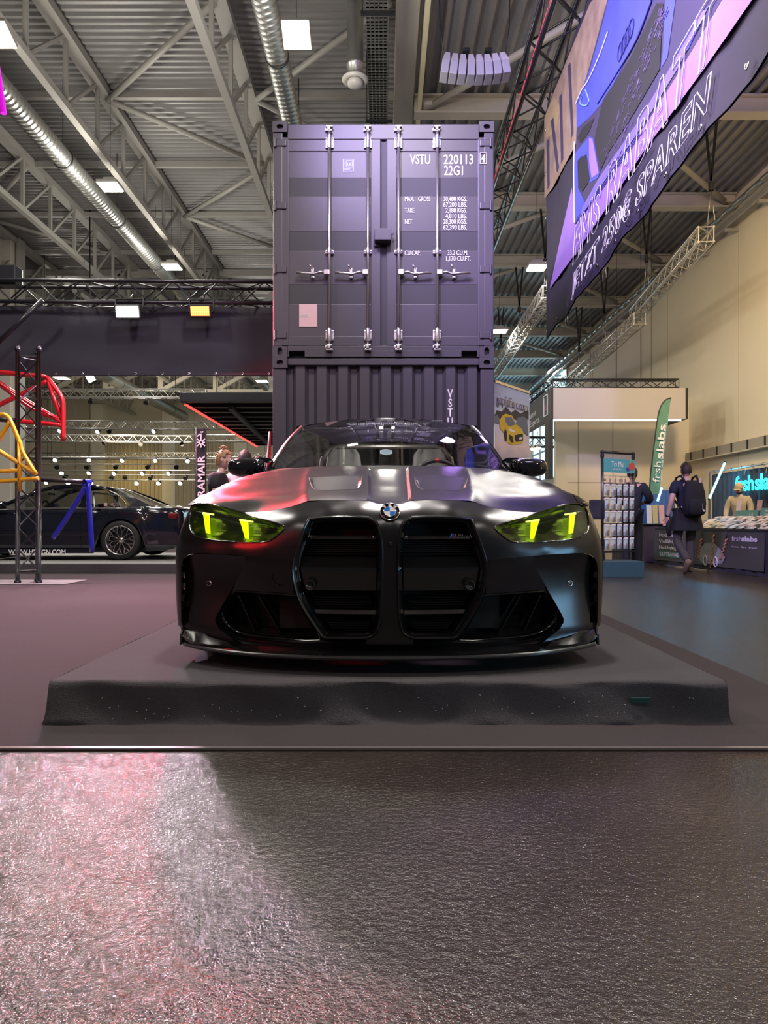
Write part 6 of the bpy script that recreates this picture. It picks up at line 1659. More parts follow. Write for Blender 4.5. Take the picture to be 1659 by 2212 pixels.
def e46():
    X0, Y0, Z0 = -7.79, 12.44, 0.166
    root = thing('car', 'glossy black two-door coupe in side view on the left platform', 'car', (X0, Y0, Z0))
    M_B = mat('gloss_dark_paint', (0.006, 0.007, 0.014), 0.12, coat=1.0, var=0.1)
    wc = ((0.77, 0.31, 0.345), (3.50, 0.315, 0.35))
    L_ = spline([(0.0, 0.50, 0.70), (0.06, 0.60, 0.76), (0.3, 0.66, 0.83), (0.8, 0.735, 0.865), (1.35, 0.81, 0.875), (2.0, 0.828, 0.88), (2.8, 0.838, 0.88), (3.5, 0.855, 0.885), (3.9, 0.872, 0.87), (4.2, 0.872, 0.84), (4.40, 0.85, 0.79), (4.47, 0.78, 0.75), (4.49, 0.60, 0.73)], 6)
    R = []
    for (l, zt, wd) in L_:
        fl = 0.035*math.exp(-((l-3.5)/0.38)**2) + 0.03*math.exp(-((l-0.77)/0.38)**2)
        low = 0.14 if 0.3 < l < 4.2 else 0.14+0.10*min(1, (abs(l-2.25)-1.95)/0.3)
        pts = [(0, zt+0.02), (wd*0.55, zt+0.012), (wd*0.84, zt-0.004), (wd*0.945, zt-0.03), (wd*0.985, zt-0.085), (wd*0.99+fl*0.4, zt-0.16), (wd+fl, 0.56), (wd+fl, 0.44), (wd-0.004+fl*0.8, 0.40), (wd-0.012, 0.30), (wd-0.02, 0.20), (wd-0.05, low)]
        pts = [(a, min(b, zt+0.02)) for a, b in pts]
        sec = np.array(spline(pts, 4)); zb = low
        for (cl, cz, rr) in wc:
            if abs(l-cl) < rr: zb = max(zb, cz+math.sqrt(rr*rr-(l-cl)**2))
        arc = np.concatenate([[0], np.cumsum(np.linalg.norm(np.diff(sec, axis=0), axis=1))])
        a_end = np.interp(-zb, -np.minimum.accumulate(sec[:, 1]), arc) if sec[-1, 1] < zb else arc[-1]
        kk = np.linspace(0, 1, 40)*a_end
        R.append([(l, np.interp(kk[i], arc, sec[:, 0]), np.interp(kk[i], arc, sec[:, 1])) for i in range(40)])
    for sg in (-1, 1):
        for nm, a, b_ in (('front_body', 0, 24), ('door_panel', 24, 40), ('rear_quarter', 40, len(R)-1)):
            rws = [[V((p[0], sg*p[1], p[2])) for p in R[i]] for i in range(a, b_+1)]
            # open the cabin: keep only the side part of the door zone
            if nm == 'door_panel': rws = [r[11:] for r in rws]
            MB().grid(rws if sg < 0 else [r[::-1] for r in rws]).obj(nm, M_B, root, sharp=0.7)
    bk = [V((p[0], p[1], p[2])) for p in R[-1]]; MB().flat([V((p.x, -p.y, p.z)) for p in bk[::-1]]+bk).obj('tail_panel', M_B, root)
    # roof and pillars
    roofl = [(2.02, 1.165, 0.50), (2.25, 1.225, 0.545), (2.6, 1.25, 0.56), (2.95, 1.235, 0.555), (3.25, 1.185, 0.54)]
    rows = [[V((l, w_*t, z-0.03*t*t)) for t in np.linspace(-1, 1, 15)] for l, z, w_ in roofl]
    MB().grid(rows).obj('roof', M_B, root)
    gl = glass('coupe_glass', (0.66, 0.68, 0.68), 0.02)
    wsb = [V((1.32+0.1*t*t, 0.74*t, 0.83)) for t in np.linspace(-1, 1, 15)]; MB().grid([wsb, rows[0]]).obj('windscreen', gl, root)
    rgb = [V((3.93-0.06*t*t, 0.66*t, 0.90)) for t in np.linspace(-1, 1, 15)]; MB().grid([rows[-1], rgb]).obj('rear_window', gl, root)
    for sg in (-1, 1):
        rail = [V((l, sg*w_, z-0.03)) for l, z, w_ in roofl]
        MB().tube(rail, 0.03, 8).obj('roof_rail', M_B, root)
        MB().tube([V((1.40, sg*0.75, 0.83)), V((1.75, sg*0.63, 1.01)), rail[0]], 0.032, 8).obj('a_pillar', M_B, root)
        # C pillar
        c_ = MB(); c_.grid([[rail[-1]+V((-0.06, 0, 0)), V((3.47, sg*0.64, 1.03)), V((3.60, sg*0.72, 0.90)), V((3.60, sg*0.79, 0.845))], [rail[-1]+V((0.02, 0, 0.01)), V((3.62, sg*0.62, 1.03)), V((3.80, sg*0.66, 0.94)), V((3.95, sg*0.70, 0.875))]]); c_.obj('c_pillar', M_B, root)
        lowline = [V((l, sg*(0.80), 0.838)) for l in np.linspace(1.45, 3.58, 12)]
        upl = spline([(1.45, 0.75, 0.84), (1.75, 0.635, 1.0), (2.03, 0.515, 1.13), (2.3, 0.55, 1.185), (2.6, 0.565, 1.205), (2.95, 0.56, 1.19), (3.2, 0.575, 1.135), (3.42, 0.65, 1.02), (3.58, 0.76, 0.87)], 4)
        ul = np.array(upl); upline = [V((l, sg*float(np.interp(l, ul[:, 0], ul[:, 1])), float(np.interp(l, ul[:, 0], ul[:, 2])))) for l in np.linspace(1.45, 3.58, 12)]
        MB().grid([lowline, [a+(b-a)*0.5+V((0, sg*0.02, 0)) for a, b in zip(lowline, upline)], upline]).obj('side_window', gl, root)
        tr_ = [V((l, sg*(y+0.006), z)) for l, y, z in upl]; MB().tube(tr_, 0.010, 6).obj('window_trim', mat('shadow_chrome', (0.22, 0.21, 0.21), 0.3, 0.6), root)
        MB().tube([p+V((0, sg*0.004, -0.003)) for p in lowline], 0.010, 6).obj('sill_trim', MATS['shadow_chrome'], root)
        MB().bar((2.86, sg*0.80, 0.83), (2.80, sg*0.565, 1.20), 0.09, 0.03, up=(0, 1, 0)).obj('b_pillar', M_BLKG, root)
        MB().bbox((2.55, sg*0.885-0.012, 0.735), (2.75, sg*0.885+0.012, 0.76), 0.008).obj('door_handle', M_B, root)
        mo = MB(); mo.bbox((1.50, sg*0.95-0.09, 0.83), (1.66, sg*0.95+0.09, 0.95), 0.04); mo.obj('door_mirror', M_B, root)
        MB().bbox((0.9, sg*0.885-0.008, 0.40), (3.1, sg*0.885+0.008, 0.425), 0.006).obj('rub_strip', M_B, root)
        MB().bbox((1.2, sg*0.85-0.03, 0.10), (3.05, sg*0.85+0.03, 0.175), 0.015).obj('side_skirt', M_B, root)
        MB().box((2.842, sg*0.888-0.001, 0.2), (2.848, sg*0.888+0.001, 0.82)).obj('door_gap', M_GAP, root)
        # tail lamp
        MB().bbox((4.24, min(sg*0.70, sg*0.822), 0.66), (4.40, max(sg*0.70, sg*0.822), 0.77), 0.03).obj('tail_lamp', mat('tail_red', (0.16, 0.008, 0.01), 0.15, coat=1.0), root)
        # wheels
        for (cl, cz, rr) in wc:
            c = V((cl, sg*0.80, cz)); ax = V((0, sg, 0))
            ty = MB().lathe([(0.235, -0.11), (0.29, -0.125), (0.315, -0.11), (0.318, 0.0), (0.315, 0.10), (0.29, 0.118), (0.240, 0.115)], c, ax, 36).obj('tyre', M_RUBBER, root)
            MB().lathe([(0.242, -0.1), (0.242, 0.112), (0.236, 0.120), (0.222, 0.10), (0.205, 0.04), (0.195, 0.03)], c, ax, 40).obj('rim', M_CHROME, ty)
            MB().lathe([(0.0, 0.085), (0.024, 0.085), (0.032, 0.07), (0.055, 0.06), (0.06, 0.03)], c, ax, 20).obj('hub', M_CHROME, ty)
            MB().lathe([(0.0, -0.02), (0.2, -0.02)], c, ax, 24).obj('brake_disc', mat('brake_dark', (0.03, 0.03, 0.03), 0.5, 0.5), ty)
            u = V((1, 0, 0)); w_ = V((0, 0, 1))
            for k in range(10):
                a = 2*PI*k/10+0.15; d0 = u*math.cos(a)+w_*math.sin(a); mid = c+d0*0.135+ax*0.062; hub = c+d0*0.05+ax*0.062
                MB().bar(hub, mid, 0.016, 0.018, up=ax).obj('spoke', M_CHROME, ty)
                for s2 in (-0.2, 0.2):
                    e = u*math.cos(a+s2)+w_*math.sin(a+s2); MB().bar(mid, c+e*0.212+ax*0.058, 0.013, 0.016, up=ax).obj('spoke_fork', M_CHROME, ty)
                MB().lathe([(0.0, 0.006), (0.005, 0.005), (0.006, 0.0)], c+d0*0.075+ax*0.066, ax, 6).obj('wheel_bolt', M_ZINC, ty)
            MB().lathe([(0.345, 0.0), (0.345, 0.28)], (cl, sg*0.58, cz+0.05), ax, 24).obj('wheel_housing', M_GAP, root)
            MB().lathe([(0.0, 0.0), (0.345, 0.0)], (cl, sg*0.58, cz+0.05), ax, 24).obj('wheel_housing', M_GAP, root)
    # cabin
    MB().box((1.4, -0.7, 0.12), (3.9, 0.7, 0.2)).obj('cabin_floor', M_BLK, root)
    MB().bbox((1.45, -0.72, 0.55), (1.75, 0.72, 0.82), 0.05).obj('dashboard', M_BLK, root)
    for sg in (-1, 1):
        MB().bbox((2.55, sg*0.36-0.22, 0.3), (2.75, sg*0.36+0.22, 0.95), 0.07, Matrix.Translation((2.6, 0, 0.3)) @ Matrix.Rotation(0.2, 4, 'Y') @ Matrix.Translation((-2.6, 0, -0.3))).obj('front_seat', M_BLK, root)
    MB().tube([V((1.98, -0.36, 0.80))+V((0.06*math.sin(a), 0.17*math.cos(a), 0.17*math.sin(a)))*1.0 for a in np.linspace(0, 2*PI, 21)], 0.015, 6, caps=False).obj('steering_wheel', M_BLK, root)
    MB().bbox((1.95, -0.12, 1.08), (1.98, 0.12, 1.13), 0.015).obj('interior_mirror', M_BLK, root)
    MB().tube([(2.95, -0.55, 0.25), (2.92, -0.52, 1.1), (2.92, 0.52, 1.1), (2.95, 0.55, 0.25)], 0.02, 8).obj('roll_bar', mat('rollbar_silver', (0.6, 0.6, 0.6), 0.3, 0.7), root)
    # lettering on the near side
    wt = M_WHITE
    text('side_lettering', 'WWW.HRDGN.COM', (1.68, -0.884, 0.085), (1, 0, 0), (0, 0, 1), wt, root, size=0.115, fit=0.93, offset=0.002)
    text('window_lettering', '_HRDGN', (3.27, -0.80, 0.872), (1, 0, 0), (0, -0.15, 1), mat('lettering_pink', (0.75, 0.5, 0.52), 0.6), root, size=0.075, fit=0.19)
    MB().bbox((3.20, -0.803, 0.872), (3.255, -0.799, 0.925), 0.002).obj('window_icon', MATS['lettering_pink'], root)
e46()
# ================================================================ RIGHT SIDE: banner, header sign, air freshener stand
def plane_hit(A, B):
    """vertical plane through ground points A, B: returns f(px, py) -> world point"""
    def f(px, py, off=0.0):
        u = (px-CX)/F
        if abs(B[1]-A[1]) < 1e-9: d = A[1]
        else:
            k = (B[0]-A[0])/(B[1]-A[1]); d = (A[0]-k*A[1])/(u-k)
        if abs(B[1]-A[1]) < 1e-9 or abs((B[0]-A[0])/(B[1]-A[1])) > 50: d = A[1]
        n = V((B[1]-A[1], -(B[0]-A[0]), 0)).normalized()
        if n.y > 0: n = -n
        return V((u*d, d, CAMZ+(HY-py)/F*d)) + n*off
    return f
# ---- picture banner beside the container
gA, gB = (1.635, 10.5), (2.345, 11.45); G = plane_hit(gA, gB); gd = V((gB[0]-gA[0], gB[1]-gA[1], 0)).normalized()
gz = 2.85; o = V((1.99, 10.98, 0))
gb = thing('display_banner', 'tall printed banner with a yellow hatchback picture right of the containers', 'banner', o)
A3, B3_ = V((gA[0], gA[1], 0)), V((gB[0], gB[1], 0))
gm = bpy.data.materials.new('print_sky_road'); gm.use_nodes = True
nt = gm.node_tree; bs = nt.nodes['Principled BSDF']; tcn = nt.nodes.new('ShaderNodeTexCoord'); sp = nt.nodes.new('ShaderNodeSeparateXYZ'); cr = nt.nodes.new('ShaderNodeValToRGB')
nt.links.new(tcn.outputs['Object'], sp.inputs[0]); mpr = nt.nodes.new('ShaderNodeMapRange'); mpr.inputs[1].default_value = 0.2; mpr.inputs[2].default_value = 2.85
nzn = nt.nodes.new('ShaderNodeTexNoise'); nzn.inputs['Scale'].default_value = 5; addn = nt.nodes.new('ShaderNodeMath'); addn.operation = 'MULTIPLY_ADD'; addn.inputs[1].default_value = 0.25
nt.links.new(tcn.outputs['Object'], nzn.inputs['Vector']); nt.links.new(nzn.outputs['Fac'], addn.inputs[0]); nt.links.new(sp.outputs['Z'], addn.inputs[2])
nt.links.new(addn.outputs[0], mpr.inputs[0]); nt.links.new(mpr.outputs[0], cr.inputs[0])
cr.color_ramp.elements[0].color = (0.20, 0.19, 0.27, 1); cr.color_ramp.elements[0].position = 0.2
cr.color_ramp.elements[1].color = (0.42, 0.50, 0.80, 1); cr.color_ramp.elements[1].position = 0.98
for p_, c_ in ((0.5, (0.30, 0.28, 0.38)), (0.62, (0.40, 0.37, 0.46)), (0.72, (0.78, 0.62, 0.66)), (0.85, (0.58, 0.60, 0.82))):
    e = cr.color_ramp.elements.new(p_); e.color = (*c_, 1)
nt.links.new(cr.outputs[0], bs.inputs['Base Color']); bs.inputs['Roughness'].default_value = 0.6
b = MB(o); q = [A3+V((0, 0, 0.12)), B3_+V((0, 0, 0.12)), B3_+V((0, 0, gz)), A3+V((0, 0, gz))]; b.prism(q, V((0.7, -0.7, 0)).normalized()*-0.004); b.obj('print_sheet', gm, gb)
MB(o).bar(A3+V((0, 0, gz+0.01)), B3_+V((0, 0, gz+0.01)), 0.03, 0.035).obj('top_rail', M_ALU, gb)
MB(o).bbox((1.80, 10.9, 0.001), (2.2, 11.1, 0.11), 0.02).obj('base_cassette', M_ALU, gb)
MB(o).bar(A3+gd*0.55+V((-0.04, 0.03, 0.1)), A3+gd*0.55+V((-0.04, 0.03, gz)), 0.03, 0.03).obj('pole', M_ALU, gb)
def gp(name, pts, m, off=0.008):
    MB(o).flat([G(1050+x/4.484, 800+y/4.484, off) for x, y in pts]).obj(name, m, gb)
M_YEL = mat('print_yellow', (0.78, 0.55, 0.05), 0.6, two=(0.55, 0.36, 0.02), vscale=6)
M_GRC = mat('print_grey_car', (0.13, 0.16, 0.25), 0.6)
gp('print_tree_row', [(80, 440), (100, 385), (150, 400), (190, 350), (240, 410), (280, 380), (330, 420), (410, 380), (408, 480), (80, 470)], mat('print_treeline', (0.045, 0.045, 0.06), 0.7), 0.006)
gp('print_grey_car', [(285, 520), (300, 460), (350, 445), (395, 470), (405, 640), (360, 600)], M_GRC, 0.007)
gp('print_grey_car', [(75, 450), (105, 430), (125, 470), (120, 520), (75, 510)], M_GRC, 0.007)
gp('print_car_body', [(125, 490), (150, 440), (185, 420), (250, 440), (285, 520), (345, 570), (362, 620), (355, 690), (340, 712), (240, 722), (205, 705), (190, 640), (165, 600), (130, 560)], M_YEL)
gp('print_car_glass', [(180, 450), (240, 455), (285, 525), (215, 545), (185, 500)], M_GRC, 0.010)
gp('print_car_grille', [(275, 628), (350, 610), (355, 680), (285, 695), (270, 660)], M_PBK, 0.010)
gp('print_car_intake', [(220, 620), (250, 640), (262, 700), (235, 700), (218, 660)], M_PBK, 0.010)
gp('print_car_lamp', [(215, 560), (270, 585), (272, 603), (225, 590)], M_WHT, 0.010)
gp('print_car_wheel', [(168, 600), (180, 560), (198, 600), (195, 680), (180, 690)], M_PBK, 0.010)
gp('print_car_plate', [(315, 650), (345, 645), (345, 665), (315, 672)], M_WHT, 0.012)
a = G(1072, 872, 0.012); e = G(1139, 889, 0.012); z = (a.z+e.z)/2
text('banner_title', 'gepfeffert.com', V((a.x, a.y, z)), gd, (0, 0, 1), M_PBK, gb, o=o, size=0.20, fit=(e-a).length, offset=0.003)
text('banner_title', 'gepfeffert.com', V((a.x, a.y, z))+V((0.006, -0.006, 0)), gd, (0, 0, 1), M_WHT, gb, o=o, size=0.20, fit=(e-a).length, outline=0.0025)

# ---- white header sign hanging on a black truss
SD = 18.0; o = V((6, SD, 3.3))
hs = thing('header_sign', 'large white and black header sign hanging from a black truss on the right', 'sign', o)
xl_, xr2 = (1195-CX)/F*SD, (1481-CX)/F*SD; z0, z1 = Pt(0, 905, SD).z, Pt(0, 838, SD).z
MB(o).bbox((xl_, SD, z0), (xr2, SD+0.06, z1), 0.005).obj('front_panel', mat('sign_greige', (0.52, 0.47, 0.44), 0.6, var=0.04), hs)
MB(o).bbox((xr2, SD-0.01, z0), (xr2+0.06, SD+1.6, z1), 0.005).obj('end_panel', M_BLK, hs)
MB(o).bbox((xl_-0.06, SD-0.01, z0), (xl_, SD+9.0, z1), 0.005).obj('side_panel', mat('sign_dark', (0.022, 0.022, 0.024), 0.5), hs)
MB(o).box((xl_, SD+0.02, z0-0.05), (xr2-0.1, SD+0.05, z0)).obj('edge_light', emit('edge_glow', (1.0, 0.96, 0.88), 1.3), hs)
MB(o).bbox((xl_-0.10, SD+0.0, Pt(0, 1033, SD).z), (xl_-0.0, SD+0.5, z0), 0.005).obj('hanging_leg', M_BLK, hs)
M_SW = mat('sign_white', (0.75, 0.74, 0.72), 0.6)
text('sign_text', 'KochChemie', (xl_-0.063, SD+3.9, z0+0.36), (0, -1, 0), (0, 0, 1), M_SW, hs, o=o, size=0.26, fit=2.1)
text('sign_text', 'ExcellenceForExperts.', (xl_-0.063, SD+4.9, z0+0.12), (0, -1, 0), (0, 0, 1), M_SW, hs, o=o, size=0.24, fit=3.6)
b = MB(o); q = [(SD+0.75, z0+0.16), (SD+0.35, z0+0.16), (SD+0.35, z1-0.1), (SD+0.75, z1-0.1)]
for i in range(4): b.bar((xl_-0.066, q[i][0], q[i][1]), (xl_-0.066, q[(i+1) % 4][0], q[(i+1) % 4][1]), 0.03, 0.03)
b.obj('sign_logo_frame', M_SW, hs)
text('sign_logo', 'KC', (xl_-0.066, SD+0.68, z0+0.3), (0, -1, 0), (0, 0, 1), mat('logo_pink', (0.7, 0.25, 0.25), 0.6), hs, o=o, size=0.18, fit=0.26)
truss('sign_truss', 'black truss carrying the white header sign', (xl_+0.05, SD+0.4, z1+0.17), (xr2-0.05, SD+0.4, z1+0.17), 0.22, M_BLKT, rc=0.024, rb=0.011, step=0.32)
truss('sign_truss', 'black truss going back along the dark side of the header sign', (xl_+0.05, SD+0.7, z1+0.17), (xl_+0.05, SD+8.8, z1+0.17), 0.22, M_BLKT, rc=0.024, rb=0.011, step=0.36, each=False)
# far white wall with lettering and a truss behind the sign
o = V((4.4, 23.5, 0)); fw = thing('far_sign_wall', 'far white wall with black lettering seen under the header sign', 'sign', o)
MB(o).bbox((3.6, 23.5, 0), (4.88, 23.6, 3.2), 0.005).obj('panel', mat('far_wall_white', (0.78, 0.76, 0.70), 0.6), fw)
text('wall_text', 'experts.', (4.06, 23.49, 2.72), (1, 0, 0), (0, 0, 1), M_PBK, fw, o=o, size=0.32, fit=0.98)
MB(o).box((4.3, 23.48, 0.9), (4.85, 23.5, 2.3)).obj('poster', mat('poster_pale_blue', (0.45, 0.58, 0.68), 0.6, two=(0.7, 0.7, 0.6), vscale=3), fw)
z = Pt(0, 955, 22.5).z
truss('far_truss', 'small black truss in front of the daylight windows under the header sign', (4.5, 22.5, z), (6.6, 22.5, z), 0.3, M_BLKT, rc=0.025, rb=0.012)
for k, (px, py) in enumerate(((1177, 922), (1163, 967), (1150, 969))):
    c = Pt(px, py, 22.2); r = thing('pendant_lamp', 'small bright lamp under the header sign, %s' % ['topmost', 'right of the lower pair', 'left of the lower pair'][k], 'lamp', c)
    MB().lathe([(0.02, 0.12), (0.05, 0.10), (0.09, 0.02), (0.085, 0.0)], (0, 0, 0), (0, 0, 1), 14).obj('shade', M_ALU, r)
    MB().sphere((0, 0, 0), 0.065, 12).obj('bulb', M_LAMP, r)
    MB().tube([(0, 0, 0.12), (0, 0.1, 0.5)], 0.008, 5).obj('cord', M_BLK, r)

# ---- "Try Me!" rack
RD = 10.05; o = V((3.35, RD+0.2, 0))
rk = thing('display_rack', 'black pipe rack with a teal try-me sign and rows of silver pouches', 'rack', o)
M_TEALD = mat('base_dark_teal', (0.022, 0.075, 0.095), 0.6, var=0.3)
MB(o).bbox((Pt(1300, 0, RD).x, RD, 0.0), (Pt(1392, 0, RD).x, RD+0.55, Pt(0, 1213, RD).z), 0.006).obj('base_box', M_TEALD, rk)
pl_, pr_ = V((Pt(1295, 0, RD).x+0.07, RD+0.1, 0)), V((Pt(1368, 0, RD+0.4).x, RD+0.4, 0)); ztop = Pt(0, 976, RD+0.1).z
rd = (pr_-pl_).normalized(); rw = (pr_-pl_).length
zb0 = Pt(0, 1213, RD).z
for p in (pl_, pr_): MB(o).tube([p+V((0, 0, zb0)), p+V((0, 0, ztop))], 0.021, 12).obj('upright', M_BLKT, rk)
MB(o).tube([pl_+V((0, 0, ztop)), pr_+V((0, 0, ztop))], 0.021, 12).obj('top_bar', M_BLKT, rk)
for p in (pl_, pr_): MB(o).sphere(p+V((0, 0, ztop)), 0.030, 12).obj('elbow', M_BLKT, rk)
for p in (pl_, pr_): MB(o).lathe([(0.028, 0), (0.028, 0.05)], p+V((0, 0, ztop-0.08)), (0, 0, 1), 12).obj('fitting', M_BLKT, rk)
nf = V((rd.y, -rd.x, 0))
sz0, sz1 = Pt(0, 1020, RD+0.1).z, Pt(0, 990, RD+0.1).z
b = MB(o); b.prism([pl_+nf*0.025+V((0, 0, sz0)), pr_+nf*0.025+V((0, 0, sz0)), pr_+nf*0.025+V((0, 0, sz1)), pl_+nf*0.025+V((0, 0, sz1))], nf*0.004); sgn = b.obj('sign_board', mat('teal_print', (0.075, 0.36, 0.38), 0.6), rk)
text('sign_text', 'Try Me!', pl_+rd*0.15+nf*0.031+V((0, 0, sz0+0.085)), rd, (0, 0, 1), M_WHT, sgn, o=o, size=0.115, fit=0.25)
text('sign_text', 'Scent: Apple Berries', pl_+rd*0.17+nf*0.031+V((0, 0, sz0+0.04)), rd, (0, 0, 1), M_WHT, sgn, o=o, size=0.03, fit=0.2)
fruit = pl_+rd*(rw-0.1)+nf*0.032+V((0, 0, sz0+0.10))
circ = lambda c, r, k=14, sx=1.0: [c+rd*r*sx*math.cos(2*PI*i/k)+V((0, 0, r*math.sin(2*PI*i/k))) for i in range(k)]
MB(o).flat(circ(fruit+rd*0.03, 0.06)).obj('printed_apple', mat('print_apple_red', (0.6, 0.07, 0.06), 0.6), sgn)
MB(o).flat(circ(fruit-rd*0.05+V((0, 0, -0.045)), 0.032)).obj('printed_berry', mat('print_berry', (0.06, 0.05, 0.3), 0.6), sgn)
MB(o).flat(circ(fruit+nf*0.001+rd*0.0+V((0, 0, 0.07)), 0.035, sx=0.4)).obj('printed_leaf', mat('print_leaf', (0.25, 0.5, 0.05), 0.6), sgn)
rowz = [Pt(0, y, RD+0.2).z for y in (1047, 1076, 1104, 1133, 1162)]
zk = Pt(0, 1027, RD+0.1).z
MB(o).tube([pl_+V((0, 0, zk)), pr_+V((0, 0, zk))], 0.003, 5).obj('hanging_line', M_ZINC, rk)
for z in rowz: MB(o).tube([pl_+V((0, 0, z+0.012)), pr_+V((0, 0, z+0.012))], 0.008, 6).obj('cross_rod', M_BLKT, rk)
MB(o).bar(pl_+V((0, 0, rowz[-1]-0.20)), pr_+V((0, 0, rowz[-1]-0.20)), 0.05, 0.03).obj('lower_bar', M_BLKT, rk)
M_FOIL = mat('silver_foil', (0.66, 0.76, 0.80), 0.25, 0.35, two=(0.34, 0.45, 0.50), vscale=24, bump=0.8, bscale=30)
M_CARDB = mat('brown_slab', (0.28, 0.20, 0.15), 0.7)
def pouch(c, k, row):
    r = thing('silver_pouch', 'silver foil pouch on the try-me rack, %s row from the top, %s from the left' % (['first', 'second', 'third', 'fourth', 'fifth'][row], ['first', 'second', 'third', 'fourth', 'fifth'][k]), 'pouch', c, group='silver pouches on the rack')
    w_, h_ = 0.047, 0.155; rows = []
    for j in range(6):
        t = j/5; z = -h_*(1-t); bul = 0.022*math.sin(PI*min(1, t*1.15))+0.002
        rows.append([rd*(w_*s)+nf*(bul*(1-s*s))+V((0, 0, z+0.004*random.uniform(-1, 1))) for s in (-1, -0.6, 0, 0.6, 1)])
    bk = [[p-nf*((p.dot(nf))*1.6) for p in rr] for rr in rows]
    MB().grid(rows).grid(bk).obj('foil_front', M_FOIL, r)
    MB().prism([rd*-w_*0.9+nf*0.004+V((0, 0, -0.012)), rd*w_*0.9+nf*0.004+V((0, 0, -0.012)), rd*w_*0.9+nf*0.004+V((0, 0, 0.012)), rd*-w_*0.9+nf*0.004+V((0, 0, 0.012))], nf*0.003).obj('header_strip', M_WHT, r)
    MB().flat([rd*0.022*math.cos(a)+nf*0.027+V((0, 0, -0.10+0.026*math.sin(a))) for a in np.linspace(0, 2*PI, 9)[:-1]]).obj('window_disc', M_CARDB, r)
    MB().tube([V((0, 0, 0.018)), -nf*0.012+V((0, 0, 0.03)), -nf*0.026+V((0, 0, 0.012))], 0.0025, 4).obj('hook', M_ZINC, r)
for row, z in enumerate(rowz):
    for k in range(5): pouch(pl_+rd*(0.065+(rw-0.13)*k/4)+nf*0.03+V((0, 0, z-0.005)), k, row)
for k in range(6):
    c = pl_+rd*(0.04+(rw-0.1)*k/5+0.02*random.random())+V((0, 0, zk))
    r = thing('key_tag', 'small brown air freshener tag hanging under the try-me sign, %s from the left' % ['first', 'second', 'third', 'fourth', 'fifth', 'sixth'][k], 'tag', c, group='hanging tags')
    MB().tube([V((0, 0, 0)), V((0, 0, -0.04))], 0.002, 4).obj('loop', M_BLK, r)
    wd, hd = ((0.022, 0.04), (0.012, 0.10), (0.012, 0.10), (0.026, 0.05), (0.014, 0.09), (0.014, 0.09))[k]
    MB().bbox((-wd, -0.004, -0.04-hd), (wd, 0.004, -0.04), 0.006).obj('scented_slab', M_CARDB, r)
# dark chair behind the car wing
o = V((3.15, 11.0, 0)); ch = thing('chair', 'black upholstered chair half hidden between the matte car and the pouch rack', 'chair', o)
MB().bbox((-0.02, -0.2, 0.82), (0.22, -0.12, 1.12), 0.04).obj('backrest', M_FABRIC, ch)
MB().bbox((-0.06, -0.2, 0.44), (0.24, 0.3, 0.52), 0.03).obj('seat', M_FABRIC, ch)
for sx in (0.0, 0.19): MB().bar((sx, -0.14, 0.5), (sx, -0.16, 0.86), 0.02, 0.02).obj('back_post', M_BLKT, ch)
for sx in (-0.03, 0.21):
    for sy in (-0.17, 0.27): MB().tube([(sx, sy, 0), (sx, sy, 0.46)], 0.012, 8).obj('leg', M_BLKT, ch)

# ---- green feather flag
FD = 14.9; o = V((Pt(1407, 0, FD).x, FD, 0))
fg = thing('feather_flag', 'green feather flag with pale lettering behind the air freshener stand', 'flag', o)
cq = lambda x, y: Pt(1060+x/2.77, 780+y/2.77, FD)
left = [cq(*p) for p in ((953, 795), (958, 700), (968, 600), (982, 490), (994, 390), (1006, 320), (1022, 268), (1046, 235), (1080, 220))]
right = [cq(*p) for p in ((1008, 795), (1020, 700), (1033, 610), (1042, 520), (1052, 430), (1060, 370), (1066, 310), (1073, 260), (1081, 221))]
def fl_pts(l, r): return [[a+(b-a)*t+V((0, 0.012*math.sin(t*4+i), 0)) for t in np.linspace(0, 1, 6)] for i, (a, b) in enumerate(zip(l, r))]
FL = [V(tuple(p)) for p in spline([tuple(p) for p in left], 4)]; FR = [V(tuple(p)) for p in spline([tuple(p) for p in right], 4)]
b = MB(o); g_ = fl_pts(FL, FR); b.grid(g_); b.grid([[p+V((0, 0.006, 0)) for p in r] for r in g_]); b.obj('flag_cloth', mat('flag_green', (0.10, 0.26, 0.21), 0.7), fg)
MB(o).tube([V((o.x-0.01, FD, 0.02))]+[p+V((-0.01, 0, 0)) for p in FL], 0.014, 8).obj('flag_pole', M_BLK, fg)
MB(o).bbox((o.x-0.25, FD-0.25, 0.0), (o.x+0.25, FD+0.25, 0.03), 0.01).obj('flag_base', M_BLK, fg)
tdir = (FL[16]-FL[0]).normalized()
for (body, cx0, cy0, cx1, cy1, sz) in (('frsh', 1004, 728, 1016, 604, 0.20), ('slabs', 1024, 590, 1042, 385, 0.20), ('Custom made premium air fresheners', 1018, 722, 1049, 372, 0.055)):
    p0, p1 = cq(cx0, cy0), cq(cx1, cy1); dd = (p1-p0); L0 = dd.length
    text('flag_text', body, p0+V((0, -0.03, 0)), dd, V((-1, 0, 0.1)), M_WHT, fg, o=o, size=sz, fit=L0, offset=0.003 if body == 'slabs' else 0.0)

